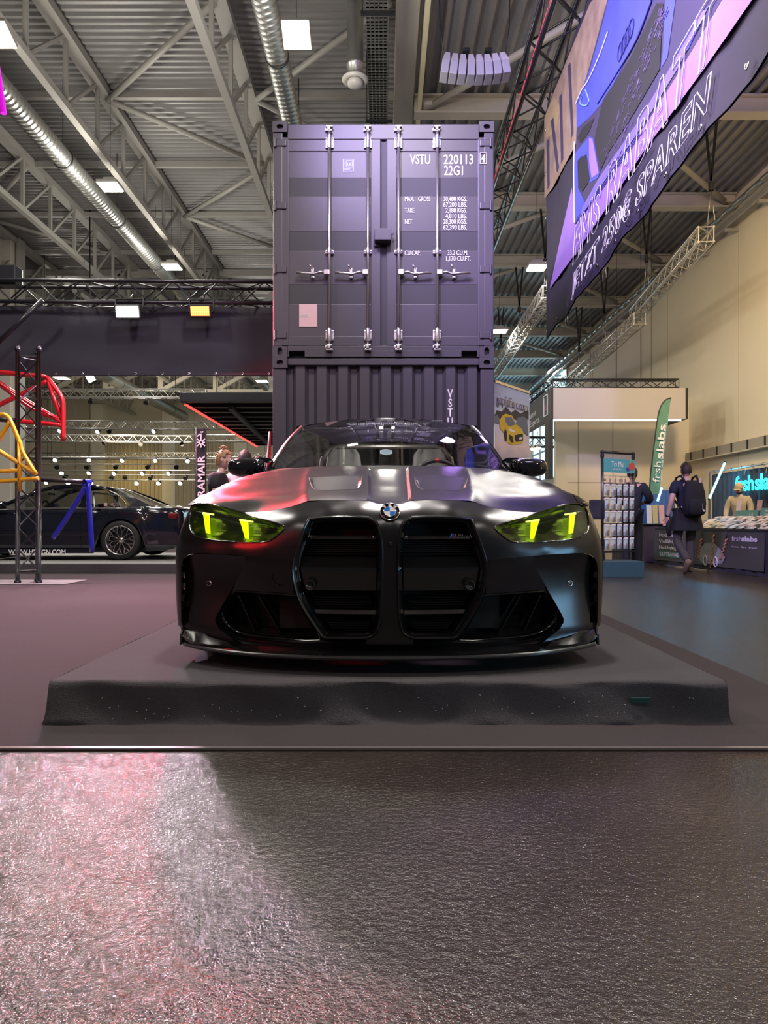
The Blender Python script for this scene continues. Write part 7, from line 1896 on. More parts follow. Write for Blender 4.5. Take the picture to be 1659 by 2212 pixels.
# ---- stand tables with printed front
tA, tB = V((5.04, 13.2, 0)), V((5.36, 9.6, 0)); td = (tB-tA).normalized(); tn = V((td.y, -td.x, 0)); tn = tn if tn.x < 0 else -tn; TL = (tB-tA).length
o = (tA+tB)/2; TZ = 0.665
tb = thing('stand_table', 'long sales table with a printed black front banner', 'table', o)
back = -tn*1.05
MB(o).prism([tA+V((0, 0, TZ-0.03)), tB+V((0, 0, TZ-0.03)), tB+back+V((0, 0, TZ-0.03)), tA+back+V((0, 0, TZ-0.03))], (0, 0, 0.03)).obj('table_top', M_BLK, tb)
rows = []
for z in (0.012, 0.2, 0.4, TZ-0.03):
    rows.append([tA+td*(TL*i/80)+tn*(0.012*math.sin(i*1.1)*(1-z)+0.015)*1.0+V((0, 0, z)) for i in range(81)])
MB(o).grid(rows).obj('table_skirt', M_FABRIC, tb)
rows = []
for z in np.linspace(0.085, 0.625, 6): rows.append([tA+td*(0.05+(TL-0.35)*i/30)+tn*(0.036+0.008*math.sin(i*0.7+z*5))+V((0, 0, z)) for i in range(31)])
bf = MB(o).grid(rows).obj('front_banner', mat('front_print', (0.045, 0.045, 0.045), 0.45, two=(0.10, 0.10, 0.095), vscale=1.0), tb)
for x in (0.1, TL-0.1):
    for s in (0.08, 0.97): MB(o).tube([tA+td*x-tn*s+V((0, 0, 0)), tA+td*x-tn*s+V((0, 0, TZ-0.03))], 0.018, 8).obj('leg', M_BLKT, tb)
def tt(body, s, z, size, fit=None, m=M_WHT, **kw): text('front_text', body, tA+td*s+tn*0.05+V((0, 0, z)), td, (0, 0, 1), m, bf, o=o, size=size, fit=fit, **kw)
tt('Hochwertige,', 0.25, 0.515, 0.085, 0.85, offset=0.002); tt('Vielfältige,', 0.25, 0.405, 0.085, 0.72, offset=0.002); tt('Nachhaltige,', 0.25, 0.295, 0.085, 0.72, offset=0.002)
b = MB(o); b.prism([tA+td*0.25+tn*0.048+V((0, 0, 0.15)), tA+td*1.0+tn*0.048+V((0, 0, 0.15)), tA+td*1.0+tn*0.048+V((0, 0, 0.255)), tA+td*0.25+tn*0.048+V((0, 0, 0.255))], tn*0.003); b.obj('front_label', mat('label_teal', (0.05, 0.22, 0.22), 0.6), bf)
text('front_text', 'DUFTBÄUME', tA+td*0.30+tn*0.054+V((0, 0, 0.172)), td, (0, 0, 1), M_WHT, bf, o=o, size=0.09, fit=0.66, offset=0.002)
tt('frsh', 2.55, 0.50, 0.10, 0.25); tt('slabs', 2.80, 0.50, 0.10, 0.38, offset=0.004); tt('Scents   Bars   Brands', 2.55, 0.40, 0.035, 0.62)
M_OR = mat('print_orange', (0.62, 0.26, 0.14), 0.6); M_CAR = mat('print_car_grey', (0.20, 0.22, 0.20), 0.6, two=(0.42, 0.44, 0.42), vscale=9)
pc = lambda s, z: tA+td*s+tn*0.05+V((0, 0, z))
MB(o).flat([pc(*p) for p in ((1.62, 0.17), (1.66, 0.33), (1.80, 0.44), (2.05, 0.46), (2.25, 0.36), (2.38, 0.24), (2.30, 0.14), (1.95, 0.11), (1.72, 0.12))]).obj('printed_car', M_CAR, bf)
for c in ((1.83, 0.16), (2.12, 0.155)): MB(o).tube([pc(c[0]+0.05*math.cos(a), c[1]+0.075*math.sin(a))+tn*0.004 for a in np.linspace(0, 2*PI, 15)], 0.01, 5, caps=False).obj('printed_wheel', M_WHT, bf)
for (s0, z0_, s1, z1_, w_) in ((1.70, 0.50, 1.62, 0.18, 0.05), (2.06, 0.58, 1.98, 0.07, 0.05), (2.42, 0.52, 2.26, 0.20, 0.055)):
    MB(o).tube([pc(s0+(s1-s0)*t+w_*0.5*math.cos(k*PI), z0_+(z1_-z0_)*t)+tn*0.006 for k, t in enumerate(np.linspace(0, 1, 12))]+[pc(s1, z1_)+tn*0.006], 0.012, 5).obj('printed_tag', M_OR, bf)
    MB(o).tube([pc(s0, z0_)+tn*0.006, pc(s0+0.02, 0.62)+tn*0.006], 0.006, 4).obj('printed_cord', M_BLK, bf)
# sloping tray full of small slabs
tray = thing('sample_tray', 'sloping tray of many small air freshener slabs on the sales table', 'tray', tA+td*2.3+V((0, 0, TZ)))
ot = tA+td*2.3+V((0, 0, TZ))
MB(ot).prism([tA+td*0.95-tn*0.06+V((0, 0, TZ)), tB-tn*0.06+V((0, 0, TZ)), tB-tn*0.72+V((0, 0, TZ)), tA+td*0.95-tn*0.72+V((0, 0, TZ))], (0, 0, 0.012)).obj('tray_bottom', M_BLK, tray)
sm = MB(ot); pal = [mat('slab_cream', (0.72, 0.66, 0.50), 0.6), mat('slab_grey', (0.45, 0.44, 0.38), 0.6), M_BLK, mat('slab_tan', (0.40, 0.30, 0.20), 0.6)]
for r_ in range(9):
    for k in range(34):
        s = 1.0+(TL-1.05)*k/34; dd = 0.09+0.066*r_
        c = tA+td*s-tn*dd+V((0, 0, TZ+0.022+0.021*r_)); sm.cur = random.choice((0, 0, 0, 1, 1, 2, 3))
        wv = td*0.030; hv = (-tn*0.028+V((0, 0, 0.010)))
        sm.prism([c-wv-hv, c+wv-hv, c+wv+hv, c-wv+hv], V((0, 0, 0.006+0.006*random.random())))
tag(sm.obj('slabs', pal, tray), kind='stuff')
# green price boards on the table, cans, cards
def card(name, label, s, dist, wd, ht, m, tilt=0.15, cat='sign', txt=None, lines=0, z=TZ+0.0):
    c = tA+td*s-tn*dist+V((0, 0, z)); r = thing(name, label, cat, c)
    up = (V((0, 0, 1))-tn*tilt).normalized()
    MB().prism([td*(-wd/2), td*(wd/2), td*(wd/2)+up*ht, td*(-wd/2)+up*ht], tn*0.006).obj('board', m, r)
    MB().prism([td*(-wd/2), td*(wd/2), td*(wd/2)-tn*0.08, td*(-wd/2)-tn*0.08], V((0, 0, 0.004))).obj('stand_foot', M_BLK, r)
    if txt:
        for k, (tx, x_, zz, sz, ft) in enumerate(txt): text('board_text', tx, td*(-wd/2+x_)+up*zz+tn*0.009, td, up, M_WHT, r, size=sz, fit=ft)
    return r
M_GRN = mat('board_green', (0.075, 0.22, 0.16), 0.6)
card('price_board', 'long green board with ticked lines standing behind the slab tray', 2.55, 0.80, 1.25, 0.16, M_GRN, 0.2, 'sign', [('Handanfertigung', 0.12, 0.10, 0.045, 0.38), ('Duftet lange & intensiv', 0.12, 0.04, 0.045, 0.40), ('Nachhaltig & Individuell', 0.68, 0.10, 0.045, 0.40), ('Aus eigener Produktion', 0.68, 0.04, 0.045, 0.40)], z=TZ+0.18)
card('price_board', 'short green board left of the long ticked board', 1.55, 0.80, 0.62, 0.13, M_GRN, 0.2, 'sign', [('5 €', 0.40, 0.04, 0.06, 0.1)], z=TZ+0.18)
card('price_board', 'green board at the right picture edge of the table', 3.42, 0.80, 0.45, 0.16, M_GRN, 0.2, 'sign', z=TZ+0.18)
M_PHO = mat('card_photo', (0.62, 0.45, 0.40), 0.6, two=(0.20, 0.10, 0.09), vscale=14)
card('photo_card', 'photo card on the table between the two green boards', 1.85, 0.84, 0.13, 0.17, M_PHO, 0.1, 'card', z=TZ+0.3)
card('photo_card', 'photo card on the table beside the backpack man', 1.28, 0.84, 0.13, 0.19, mat('card_white', (0.75, 0.72, 0.66), 0.6, two=(0.5, 0.3, 0.25), vscale=9), 0.1, 'card', z=TZ+0.3)
card('photo_card', 'photo card on the table at the right picture edge', 3.38, 0.86, 0.14, 0.18, M_PHO, 0.1, 'card', z=TZ+0.32)
bench = tag(MB(tA+td*2.3).prism([tA+td*0.9-tn*0.74+V((0, 0, TZ)), tB-tn*0.74+V((0, 0, TZ)), tB-tn*1.02+V((0, 0, TZ)), tA+td*0.9-tn*1.02+V((0, 0, TZ))], (0, 0, 0.18)).obj('riser', M_FABRIC, loc=tA+td*2.3), 'black riser along the back of the sales table', 'riser')
for k, (s, col, hh) in enumerate(((2.33, (0.10, 0.10, 0.09), 0.13), (2.46, (0.75, 0.62, 0.58), 0.14), (2.62, (0.12, 0.05, 0.30), 0.15), (2.70, (0.16, 0.10, 0.26), 0.15), (2.78, (0.02, 0.05, 0.04), 0.18), (2.86, (0.60, 0.35, 0.16), 0.16), (2.93, (0.85, 0.45, 0.08), 0.165))):
    c = tA+td*s-tn*0.92+V((0, 0, TZ+0.18)); nm = ['black', 'white-pink', 'violet', 'dark violet', 'tall dark green', 'orange-brown', 'yellow-red'][k]
    r = thing('drink_can', '%s drink can in front of the man in the beige shirt' % nm, 'can', c, group='drink cans on the table')
    MB().lathe([(0.0, 0.0), (0.026, 0.0), (0.032, 0.008), (0.032, hh-0.014), (0.026, hh-0.002)], (0, 0, 0), (0, 0, 1), 16).obj('can_body', mat('can_%d' % k, col, 0.3, 0.3, two=(0.8, 0.75, 0.7), vscale=18), r)
    MB().lathe([(0.0, hh-0.004), (0.024, hh-0.004), (0.0265, hh)], (0, 0, 0), (0, 0, 1), 16).obj('can_lid', M_ALU, r)
# small side table with picture cards at the left of the stand
o = V((4.98, 13.9, 0)); st_ = thing('side_table', 'small black cloth-covered table left of the sales table', 'table', o)
rows = [[V((0.42*math.copysign(min(1, abs(math.cos(a))*1.3), math.cos(a))+0.02*math.sin(a*14)*(1-z), 0.35*math.copysign(min(1, abs(math.sin(a))*1.3), math.sin(a))+0.02*math.cos(a*13)*(1-z), z)) for a in np.linspace(0, 2*PI, 60, endpoint=False)] for z in (0.01, 0.3, 0.72)]
MB().grid(rows, close=True).obj('table_cloth', M_FABRIC, st_)
MB().bbox((-0.45, -0.38, 0.72), (0.45, 0.38, 0.745), 0.01).obj('table_top', M_BLK, st_)
for k, (px, m_, lb) in enumerate(((1404, mat('card_bluegrey', (0.42, 0.50, 0.58), 0.6, two=(0.6, 0.62, 0.64), vscale=8), 'pale grey picture card, leftmost on the small black table'), (1417, mat('card_olive', (0.30, 0.34, 0.10), 0.6, two=(0.5, 0.46, 0.3), vscale=8), 'olive picture card in the middle of the small black table'), (1431, mat('card_redgrey', (0.55, 0.20, 0.18), 0.6, two=(0.45, 0.45, 0.48), vscale=7), 'red and grey picture card, rightmost on the small black table'))):
    x = Pt(px, 0, 13.75).x; r = thing('picture_card', lb, 'card', (x, 13.75, 0.747))
    MB().prism([V((-0.055, 0, 0)), V((0.055, 0.03, 0)), V((0.055, 0.07, 0.36)), V((-0.055, 0.04, 0.36))], (0, 0.008, 0)).obj('card_board', m_, r)
    MB().prism([V((-0.04, 0.02, 0)), V((0.04, 0.04, 0)), V((0.04, 0.14, 0)), V((-0.04, 0.12, 0))], (0, 0, 0.004)).obj('card_foot', M_BLK, r)
# ---- backdrop curtain, neon sign and light tubes
o = V((7.25, 13, 0)); bd = thing('backdrop_curtain', 'black pleated backdrop curtain on a pipe frame behind the sales table', 'curtain', o)
rows = [[V((7.25+0.03*math.sin(i*1.25)+0.012*math.sin(i*3.1), 15.7-6.2*i/150, z)) for i in range(151)] for z in (0.02, 0.7, 1.4, 1.82)]
MB(o).grid(rows).obj('curtain_cloth', mat('curtain_black', (0.028, 0.028, 0.034), 0.8), bd)
MB(o).tube([(7.22, 15.75, 0), (7.22, 15.75, 1.88), (7.22, 9.4, 1.88)], 0.022, 8).obj('pipe_frame', M_ALU, bd)
for k in range(16): MB(o).lathe([(0.026, -0.005), (0.032, 0), (0.026, 0.005)], (7.22, 15.5-0.4*k, 1.875), (0, 1, 0), 10).obj('curtain_ring', M_BLK, bd)
ns = thing('neon_sign', 'cyan neon lettering on the black backdrop curtain', 'neon sign', (7.15, 14.45, 1.40))
text('neon_lettering', 'frsh', (0, 0, 0), (0, -1, 0), (0, 0, 1), emit('neon_cyan', (0.02, 0.75, 0.95), 3.0), ns, outline=0.010, size=0.42, fit=0.72)
text('neon_lettering', 'slabs', (0, -0.76, 0), (0, -1, 0), (0, 0, 1), MATS['neon_cyan'], ns, outline=0.012, size=0.42, fit=0.95)
for y in (-0.3, -1.1): MB().tube([(0.03, y, 0.3), (0.06, y, 0.46)], 0.003, 4).obj('sign_wire', M_WHITE, ns)
def neon(label, a, b_):
    r = thing('light_tube', label, 'light tube', a); ax = (b_-a)
    MB(a).tube([a+ax*0.03, b_-ax*0.03], 0.022, 12).obj('glowing_tube', emit('tube_cyan', (0.16, 0.72, 1.0), 5.0), r)
    for p, q in ((a, a+ax*0.035), (b_-ax*0.035, b_)): MB(a).tube([p, q], 0.026, 12).obj('end_cap', M_BLK, r)
    MB(a).tube([a, V((a.x, a.y+0.05, 0.0))], 0.01, 6).obj('tube_stand', M_BLK, r)
    c = (a+b_)/2; l = bpy.data.lights.new('tube_light', 'POINT'); l.energy = 22; l.color = (0.10, 0.55, 1.0); l.shadow_soft_size = 0.15
    lo = bpy.data.objects.new('tube_light', l); COL.objects.link(lo); lo.location = c+V((-0.1, -0.1, 0))
neon('long slanted cyan light tube in front of the backdrop curtain', Pt(1531, 1080, 14.6), Pt(1567, 997, 14.6))
neon('short slanted cyan light tube beside the picture cards', Pt(1420, 1084, 15.4), Pt(1430, 1052, 15.4))
o = V((6.2, 16.2, 0)); b2 = thing('backdrop_curtain', 'small dark blue curtain between the flag and the backpack man', 'curtain', o)
MB(o).grid([[V((5.85+0.8*i/40, 16.2+0.02*math.sin(i*1.3), z)) for i in range(41)] for z in (0.02, 0.8, 1.50)]).obj('curtain_cloth', mat('curtain_blue', (0.05, 0.09, 0.22), 0.8), b2)
MB(o).tube([(5.82, 16.2, 0), (5.82, 16.2, 1.53), (6.7, 16.2, 1.53), (6.7, 16.2, 0)], 0.018, 8).obj('pipe_frame', M_ALU, b2)

# ---- black flag and red flag beside the containers on the left
D9 = 9.7; x = Pt(435, 0, D9).x; o = V((x, D9, 0))
rf = thing('feather_flag', 'narrow black flag with white vertical lettering behind the three people', 'flag', o)
zt9 = Pt(0, 926, D9).z
rows = [[V((x-0.065+0.13*t, D9+0.012*math.sin(t*5+z*3), z)) for t in np.linspace(0, 1, 6)] for z in np.linspace(0.35, zt9, 12)]
MB(o).grid(rows).grid([[p+V((0, 0.006, 0)) for p in r] for r in rows]).obj('flag_cloth', M_PBK, rf)
MB(o).tube([(x-0.072, D9, 0.03), (x-0.072, D9, zt9+0.02)], 0.010, 8).obj('flag_pole', M_BLKT, rf)
MB(o).bbox((x-0.2, D9-0.2, 0.008), (x+0.2, D9+0.2, 0.035), 0.01).obj('flag_base', M_BLKT, rf)
text('flag_text', 'RAMAIR', (x+0.048, D9-0.018, 1.12), (0, 0, 1), (-1, 0, 0), M_WHT, rf, o=o, size=0.135, fit=0.56, offset=0.003)
for (a_, b_) in (((-0.055, 0), (0.055, 0.10)), ((0.055, 0), (-0.055, 0.10)), ((0.0, -0.02), (0.0, 0.12)), ((-0.055, 0.05), (0.055, 0.05)), ((-0.055, 0.13), (0.03, 0.20)), ((0.0, 0.12), (0.0, 0.2))):
    z9 = zt9-0.24; MB(o).bar((x+a_[0], D9-0.02, z9+a_[1]), (x+b_[0], D9-0.02, z9+b_[1]), 0.016, 0.003, up=(0, 1, 0)).obj('flag_stripe', M_WHT, rf)
o = V((Pt(584, 0, 8.0).x-0.05, 8.0, 0))
rd_ = thing('feather_flag', 'red flag with white edge squeezed against the left container corner', 'flag', o)
zf0, zf1 = 0.3, Pt(0, 932, 8.0).z
rw_ = [[V((o.x+0.06-0.05*((1-k/11)**1.5)+0.055*(t-1)*min(1, 0.25+(1-k/11)*2), 8.0+0.01*math.sin(t*4), zf0+(zf1-zf0)*k/11)) for t in np.linspace(0, 1, 5)] for k in range(12)]
MB(o).grid(rw_).grid([[p+V((0, 0.006, 0)) for p in r] for r in rw_]).obj('flag_cloth', mat('flag_red', (0.62, 0.02, 0.03), 0.7), rd_)
MB(o).tube([V((o.x-0.04, 8.0, 0.03))]+[r[0]+V((-0.006, 0, 0)) for r in rw_], 0.008, 6).obj('flag_edge', M_WHT, rd_)
MB(o).bbox((o.x-0.16, 7.9, 0.008), (o.x+0.06, 8.1, 0.03), 0.008).obj('flag_base', M_BLKT, rd_)
# ================================================================ PEOPLE
def skinmesh(J, E, Rr, root, sub=1):
    names = list(J); idx = {n: i for i, n in enumerate(names)}
    me = bpy.data.meshes.new('skin'); me.from_pydata([tuple(J[n]) for n in names], [(idx[a], idx[b]) for a, b in E], [])
    ob = bpy.data.objects.new('skin', me); COL.objects.link(ob)
    md = ob.modifiers.new('s', 'SKIN'); md.use_smooth_shade = True; md.branch_smoothing = 0.6
    sv = me.skin_vertices[0].data
    for n in names:
        r = Rr[n]; sv[idx[n]].radius = r if isinstance(r, tuple) else (r, r); sv[idx[n]].use_root = (n == root)
    m2 = ob.modifiers.new('u', 'SUBSURF'); m2.levels = sub; m2.render_levels = sub
    dg = bpy.context.evaluated_depsgraph_get(); out = bpy.data.meshes.new_from_object(ob.evaluated_get(dg))
    bpy.data.objects.remove(ob); bpy.data.meshes.remove(me)
    return out
def add_mesh(b, me, M=None):
    b.add([(M @ v.co) if M is not None else v.co.copy() for v in me.vertices], [list(p.vertices) for p in me.polygons], True); bpy.data.meshes.remove(me)

def hand(b, wrist, elbow, side, curl=0.5):
    """palm and five bent fingers continuing the forearm"""
    d = (wrist-elbow).normalized(); fw = V((0, -1, 0)); s = d.cross(fw).normalized()*side
    if s.length < 0.1: s = V((1, 0, 0))
    fwd = s.cross(d).normalized()*side; fwd = fwd if fwd.y < 0.3 else -fwd
    palm = wrist+d*0.045
    M = Matrix((( fwd.x, s.x, d.x, palm.x), (fwd.y, s.y, d.y, palm.y), (fwd.z, s.z, d.z, palm.z), (0, 0, 0, 1)))
    b.bbox((-0.040, -0.014, -0.05), (0.040, 0.014, 0.045), 0.012, M)
    for k, L in enumerate((0.068, 0.078, 0.073, 0.058)):
        x = 0.031-0.0205*k; p0 = V((x, 0, 0.035)); p1 = p0+V((0, -0.012*curl, L*0.45)); p2 = p1+V((0, -0.030*curl, L*0.32)); p3 = p2+V((0, -0.028*curl, L*0.12))
        b.tube([M @ p for p in (p0, p1, p2, p3)], [0.0098, 0.009, 0.008, 0.006], 6)
    b.tube([M @ p for p in (V((0.034, 0, -0.025)), V((0.055, -0.012, 0.0)), V((0.058, -0.022, 0.028)), V((0.055, -0.026, 0.045)))], [0.012, 0.011, 0.0095, 0.007], 6)

def person(label, loc, rotz, Ht, shirt, trousers, hair, hairstyle='short', pose=None, yaw=0.0, pitch=0.0, sleeve='short', shoes=(0.05, 0.04, 0.03), skin=None, bulk=1.0, beard=None, cap=None, jacket=None):
    s = Ht/1.75; root_l = V(loc)
    J = dict(pelvis=(0, 0, .95), spine=(0, .005, 1.12), chest=(0, 0, 1.33), neck=(0, .01, 1.475), head=(0, -.005, 1.532),
             shl=(-.175, .01, 1.41), ell=(-.225, .03, 1.13), wrl=(-.235, -.06, .90), shr=(.175, .01, 1.41), elr=(.225, .03, 1.13), wrr=(.235, -.06, .90),
             hpl=(-.09, 0, .92), knl=(-.10, -.015, .50), anl=(-.10, .02, .09), tol=(-.115, -.13, .035), hpr=(.09, 0, .92), knr=(.10, -.015, .50), anr=(.10, .02, .09), tor=(.115, -.13, .035))
    if pose: J.update(pose)
    J = {k: V(v)*s for k, v in J.items()}
    Rb = dict(pelvis=(.135, .095), spine=(.115, .085), chest=(.130, .085), neck=.050, head=.055, shl=.050, ell=.042, wrl=.028, shr=.050, elr=.042, wrr=.028,
              hpl=.085, knl=.056, anl=.038, tol=.032, hpr=.085, knr=.056, anr=.038, tor=.032)
    Rb = {k: (tuple(x*s*bulk for x in v) if isinstance(v, tuple) else v*s*bulk) for k, v in Rb.items()}
    E = [('pelvis', 'spine'), ('spine', 'chest'), ('chest', 'neck'), ('neck', 'head'), ('chest', 'shl'), ('shl', 'ell'), ('ell', 'wrl'), ('chest', 'shr'), ('shr', 'elr'), ('elr', 'wrr'),
         ('pelvis', 'hpl'), ('hpl', 'knl'), ('knl', 'anl'), ('anl', 'tol'), ('pelvis', 'hpr'), ('hpr', 'knr'), ('knr', 'anr'), ('anr', 'tor')]
    msk = skin or M_SKIN
    b = MB(); add_mesh(b, skinmesh(J, E, Rb, 'pelvis'))
    hand(b, J['wrl'], J['ell'], -1); hand(b, J['wrr'], J['elr'], 1)
    hc = J['head']+V((0, -.012, .080))*s
    HM = Matrix.Translation(hc) @ Matrix.Rotation(yaw, 4, 'Z') @ Matrix.Rotation(pitch, 4, 'X') @ Matrix.Scale(s, 4)
    bm = bmesh.new(); bmesh.ops.create_uvsphere(bm, u_segments=20, v_segments=14, radius=1)
    for v in bm.verts:
        x, y, z = v.co
        w_ = 0.076*(1-0.22*max(0, -z)**1.5); v.co = V((x*w_, y*0.098-(0.010 if z < -0.2 and y < 0 else 0), z*0.120))
    b.addbm(bm, HM, True)
    b.add([HM @ V(p) for p in ((-.014, -.094, -.022), (.014, -.094, -.022), (0, -.096, .022), (0, -.122, -.018))], [(0, 1, 3), (1, 2, 3), (2, 0, 3)], True)
    for sx in (-1, 1):
        b.sphere(HM @ V((sx*.078, .008, -.008)), .024*s, 10, Matrix.Rotation(yaw, 4, 'Z'), (.35, .7, 1.2))
    b.cur = 1
    for sx in (-1, 1): b.sphere(HM @ V((sx*.030, -.088, .010)), .0125*s, 8)
    b.cur = 2
    for sx in (-1, 1): b.sphere(HM @ V((sx*.030, -.0975, .010)), .0055*s, 8)
    M4 = HM
    for sx in (-1, 1): b.bar(HM @ V((sx*.016, -.096, .030)), HM @ V((sx*.044, -.088, .032)), .006*s, .006*s)
    b.cur = 3; b.bar(HM @ V((-.024, -.0955, -.054)), HM @ V((.024, -.0955, -.054)), .008*s, .010*s)
    body = b.obj('person', [msk, mat('eye_white', (0.8, 0.78, 0.75), 0.3), mat('eye_dark', (0.02, 0.015, 0.01), 0.3), mat('lip', (0.45, 0.18, 0.15), 0.5)], loc=root_l, rot=(0, 0, rotz))
    tag(body, label, 'person')
    # shirt
    Js = {k: J[k] for k in ('pelvis', 'spine', 'chest', 'neck', 'shl', 'shr', 'ell', 'elr', 'wrl', 'wrr')}
    f = 0.55 if sleeve == 'short' else 1.0
    Rs = dict(pelvis=(.165*bulk, .125*bulk), spine=(.150*bulk, .118*bulk), chest=(.172*bulk, .125*bulk), neck=.092, shl=.092, shr=.092)
    if sleeve == 'short':
        for a, e in (('shl', 'ell'), ('shr', 'elr')): Js[e] = J[a]+(J[e]-J[a])*0.68
        for w_ in ('wrl', 'wrr'): del Js[w_]
        Rs.update(ell=.064, elr=.064)
    else:
        Rs.update(ell=.062, elr=.062, wrl=.044, wrr=.044)
    Js['neck'] = J['chest']+(J['neck']-J['chest'])*0.96; 
    for q_ in ('shl', 'shr'): Js[q_] = J[q_]+V((0, 0, .018))*s
    Js['pelvis'] = J['pelvis']+V((0, 0, -.02))*s
    Rs = {k: (tuple(x*s for x in v) if isinstance(v, tuple) else v*s*(1 if k == 'neck' else bulk**0.5)) for k, v in Rs.items()}
    Es = [e for e in E if e[0] in Js and e[1] in Js]
    sb = MB(); add_mesh(sb, skinmesh(Js, Es, Rs, 'spine')); sb.obj('shirt' if not jacket else 'jacket', shirt, body)
    Jt = {k: J[k] for k in ('pelvis', 'hpl', 'knl', 'anl', 'hpr', 'knr', 'anr')}
    Rt = dict(pelvis=(.155*s, .118*s), hpl=.100*s, knl=.073*s, anl=.060*s, hpr=.100*s, knr=.073*s, anr=.060*s)
    tb_ = MB(); add_mesh(tb_, skinmesh(Jt, [e for e in E if e[0] in Jt and e[1] in Jt], Rt, 'pelvis')); tb_.obj('trousers', trousers, body)
    for sd in ('l', 'r'):
        a, t = J['an'+sd], J['to'+sd]; d = (t-a); d.normalize(); up = V((0, 0, 1)); sh = MB()
        heel = a-d*0.05*s-V((0, 0, .03))*s
        sh.tube([heel+V((0, 0, .0)), a+V((0, 0, -.02))*s, a+(t-a)*0.6+V((0, 0, .005))*s, t+V((0, 0, .008))*s, t+d*0.045*s], [0.035*s, 0.050*s, 0.047*s, 0.040*s, 0.022*s], 10)
        sh.obj('shoe', mat('shoe_%.2f' % shoes[0], shoes, 0.6), body)
    # hair
    if hair is not None:
        hm = mat('hair_%.2f' % hair[0], hair, 0.6, var=0.5, vscale=40, bump=0.25, bscale=160)
        bm = bmesh.new(); bmesh.ops.create_uvsphere(bm, u_segments=24, v_segments=16, radius=1)
        dele = [f_ for f_ in bm.faces if (lambda c: (c.y < -0.25 and c.z < 0.62) or (c.z < (-0.55 if c.y > 0.25 else 0.1) ))(f_.calc_center_median())]
        bmesh.ops.delete(bm, geom=dele, context='FACES')
        for v in bm.verts:
            x, y, z = v.co; q = 1+0.025*math.sin(x*9+y*7)*math.sin(z*8); v.co = V((x*.086*q, y*.108*q+.004, z*.131*q))
        hb = MB(); hb.addbm(bm, HM, True)
        if hairstyle == 'bun':
            for k in range(70):
                a = random.uniform(0, 2*PI); rr = random.uniform(0.0, 0.05)
                hb.sphere(HM @ V((rr*math.cos(a), .035+rr*math.sin(a)*0.8, .135+random.uniform(-.02, .03))), random.uniform(.007, .014)*s, 6)
            for k in range(60): hb.sphere(HM @ V((random.choice((-1, 1))*random.uniform(.06, .078), random.uniform(-.06, .09), random.uniform(-.02, .10))), random.uniform(.008, .014)*s, 6)
        hb.obj('hair', hm, body)
    if beard:
        bm = bmesh.new(); bmesh.ops.create_uvsphere(bm, u_segments=20, v_segments=14, radius=1)
        bmesh.ops.delete(bm, geom=[f_ for f_ in bm.faces if (lambda c: c.y > 0.1 or c.z > -0.38)(f_.calc_center_median())], context='FACES')
        for v in bm.verts:
            x, y, z = v.co; w_ = 0.080*(1-0.22*max(0, -z)**1.5); v.co = V((x*w_, y*0.106-.008, z*0.128))
        bb = MB(); bb.addbm(bm, HM, True); bb.obj('beard', mat('beard_hair', beard, 0.7, bump=0.6, bscale=90), body)
    if cap:
        cb = MB(); cb.add([], [])
        bm = bmesh.new(); bmesh.ops.create_uvsphere(bm, u_segments=24, v_segments=14, radius=1)
        bmesh.ops.delete(bm, geom=[f_ for f_ in bm.faces if f_.calc_center_median().z < 0.22], context='FACES')
        for v in bm.verts: v.co = V((v.co.x*.092, v.co.y*.112, v.co.z*.140))
        cb.addbm(bm, HM, True); co = cb.obj('cap', cap, body)
        vb = MB(); rows = [[HM @ V((.075*math.sin(a)*k_, -.10-.065*math.cos(a)*(k_-0.9)*6*0.6, .036-.010*(k_-0.9)*6)) for a in np.linspace(-1.3, 1.3, 9)] for k_ in (0.92, 1.0, 1.08)]
        vb.grid(rows); vb.obj('cap_peak', cap, co)
    return body, J, s
T_ = lambda n, c, **k: mat('cloth_'+n, c, 0.85, var=0.25, vscale=9, bump=0.3, bscale=24, **k)
SK1 = mat('skin_fair', (0.62, 0.38, 0.30), 0.5); SK2 = mat('skin_tan', (0.45, 0.27, 0.20), 0.5)
# three people left of the container
person('woman with blond hair tied up in a black shirt left of the containers', ((472-CX)/F*8.05, 8.05, 0.008), 1.50, 1.60, T_('black', (0.016, 0.015, 0.020)), T_('black2', (0.02, 0.02, 0.025)), (0.42, 0.24, 0.11), 'bun',
       pose=dict(neck=(0, -.03, 1.46), head=(0, -.06, 1.54), ell=(-.24, -.05, 1.14), wrl=(-.20, -.25, 1.05), elr=(.24, -.05, 1.14), wrr=(.20, -.25, 1.05)), pitch=0.15, skin=SK1)
person('dark-haired man seen from behind in a pale pink shirt left of the containers', ((528-CX)/F*8.62, 8.62, 0.008), PI-0.25, 1.66, T_('pink', (0.62, 0.46, 0.50)), T_('jeans', (0.03, 0.035, 0.05)), (0.018, 0.012, 0.010), yaw=0.2, skin=SK2, bulk=1.05)
person('dark-haired bearded man facing the camera beside the container edge', ((560-CX)/F*9.25, 9.25, 0.008), -0.35, 1.64, T_('white', (0.62, 0.58, 0.58)), T_('jeans', (0.03, 0.035, 0.05)), (0.018, 0.012, 0.010), skin=SK2, beard=(0.02, 0.014, 0.012))
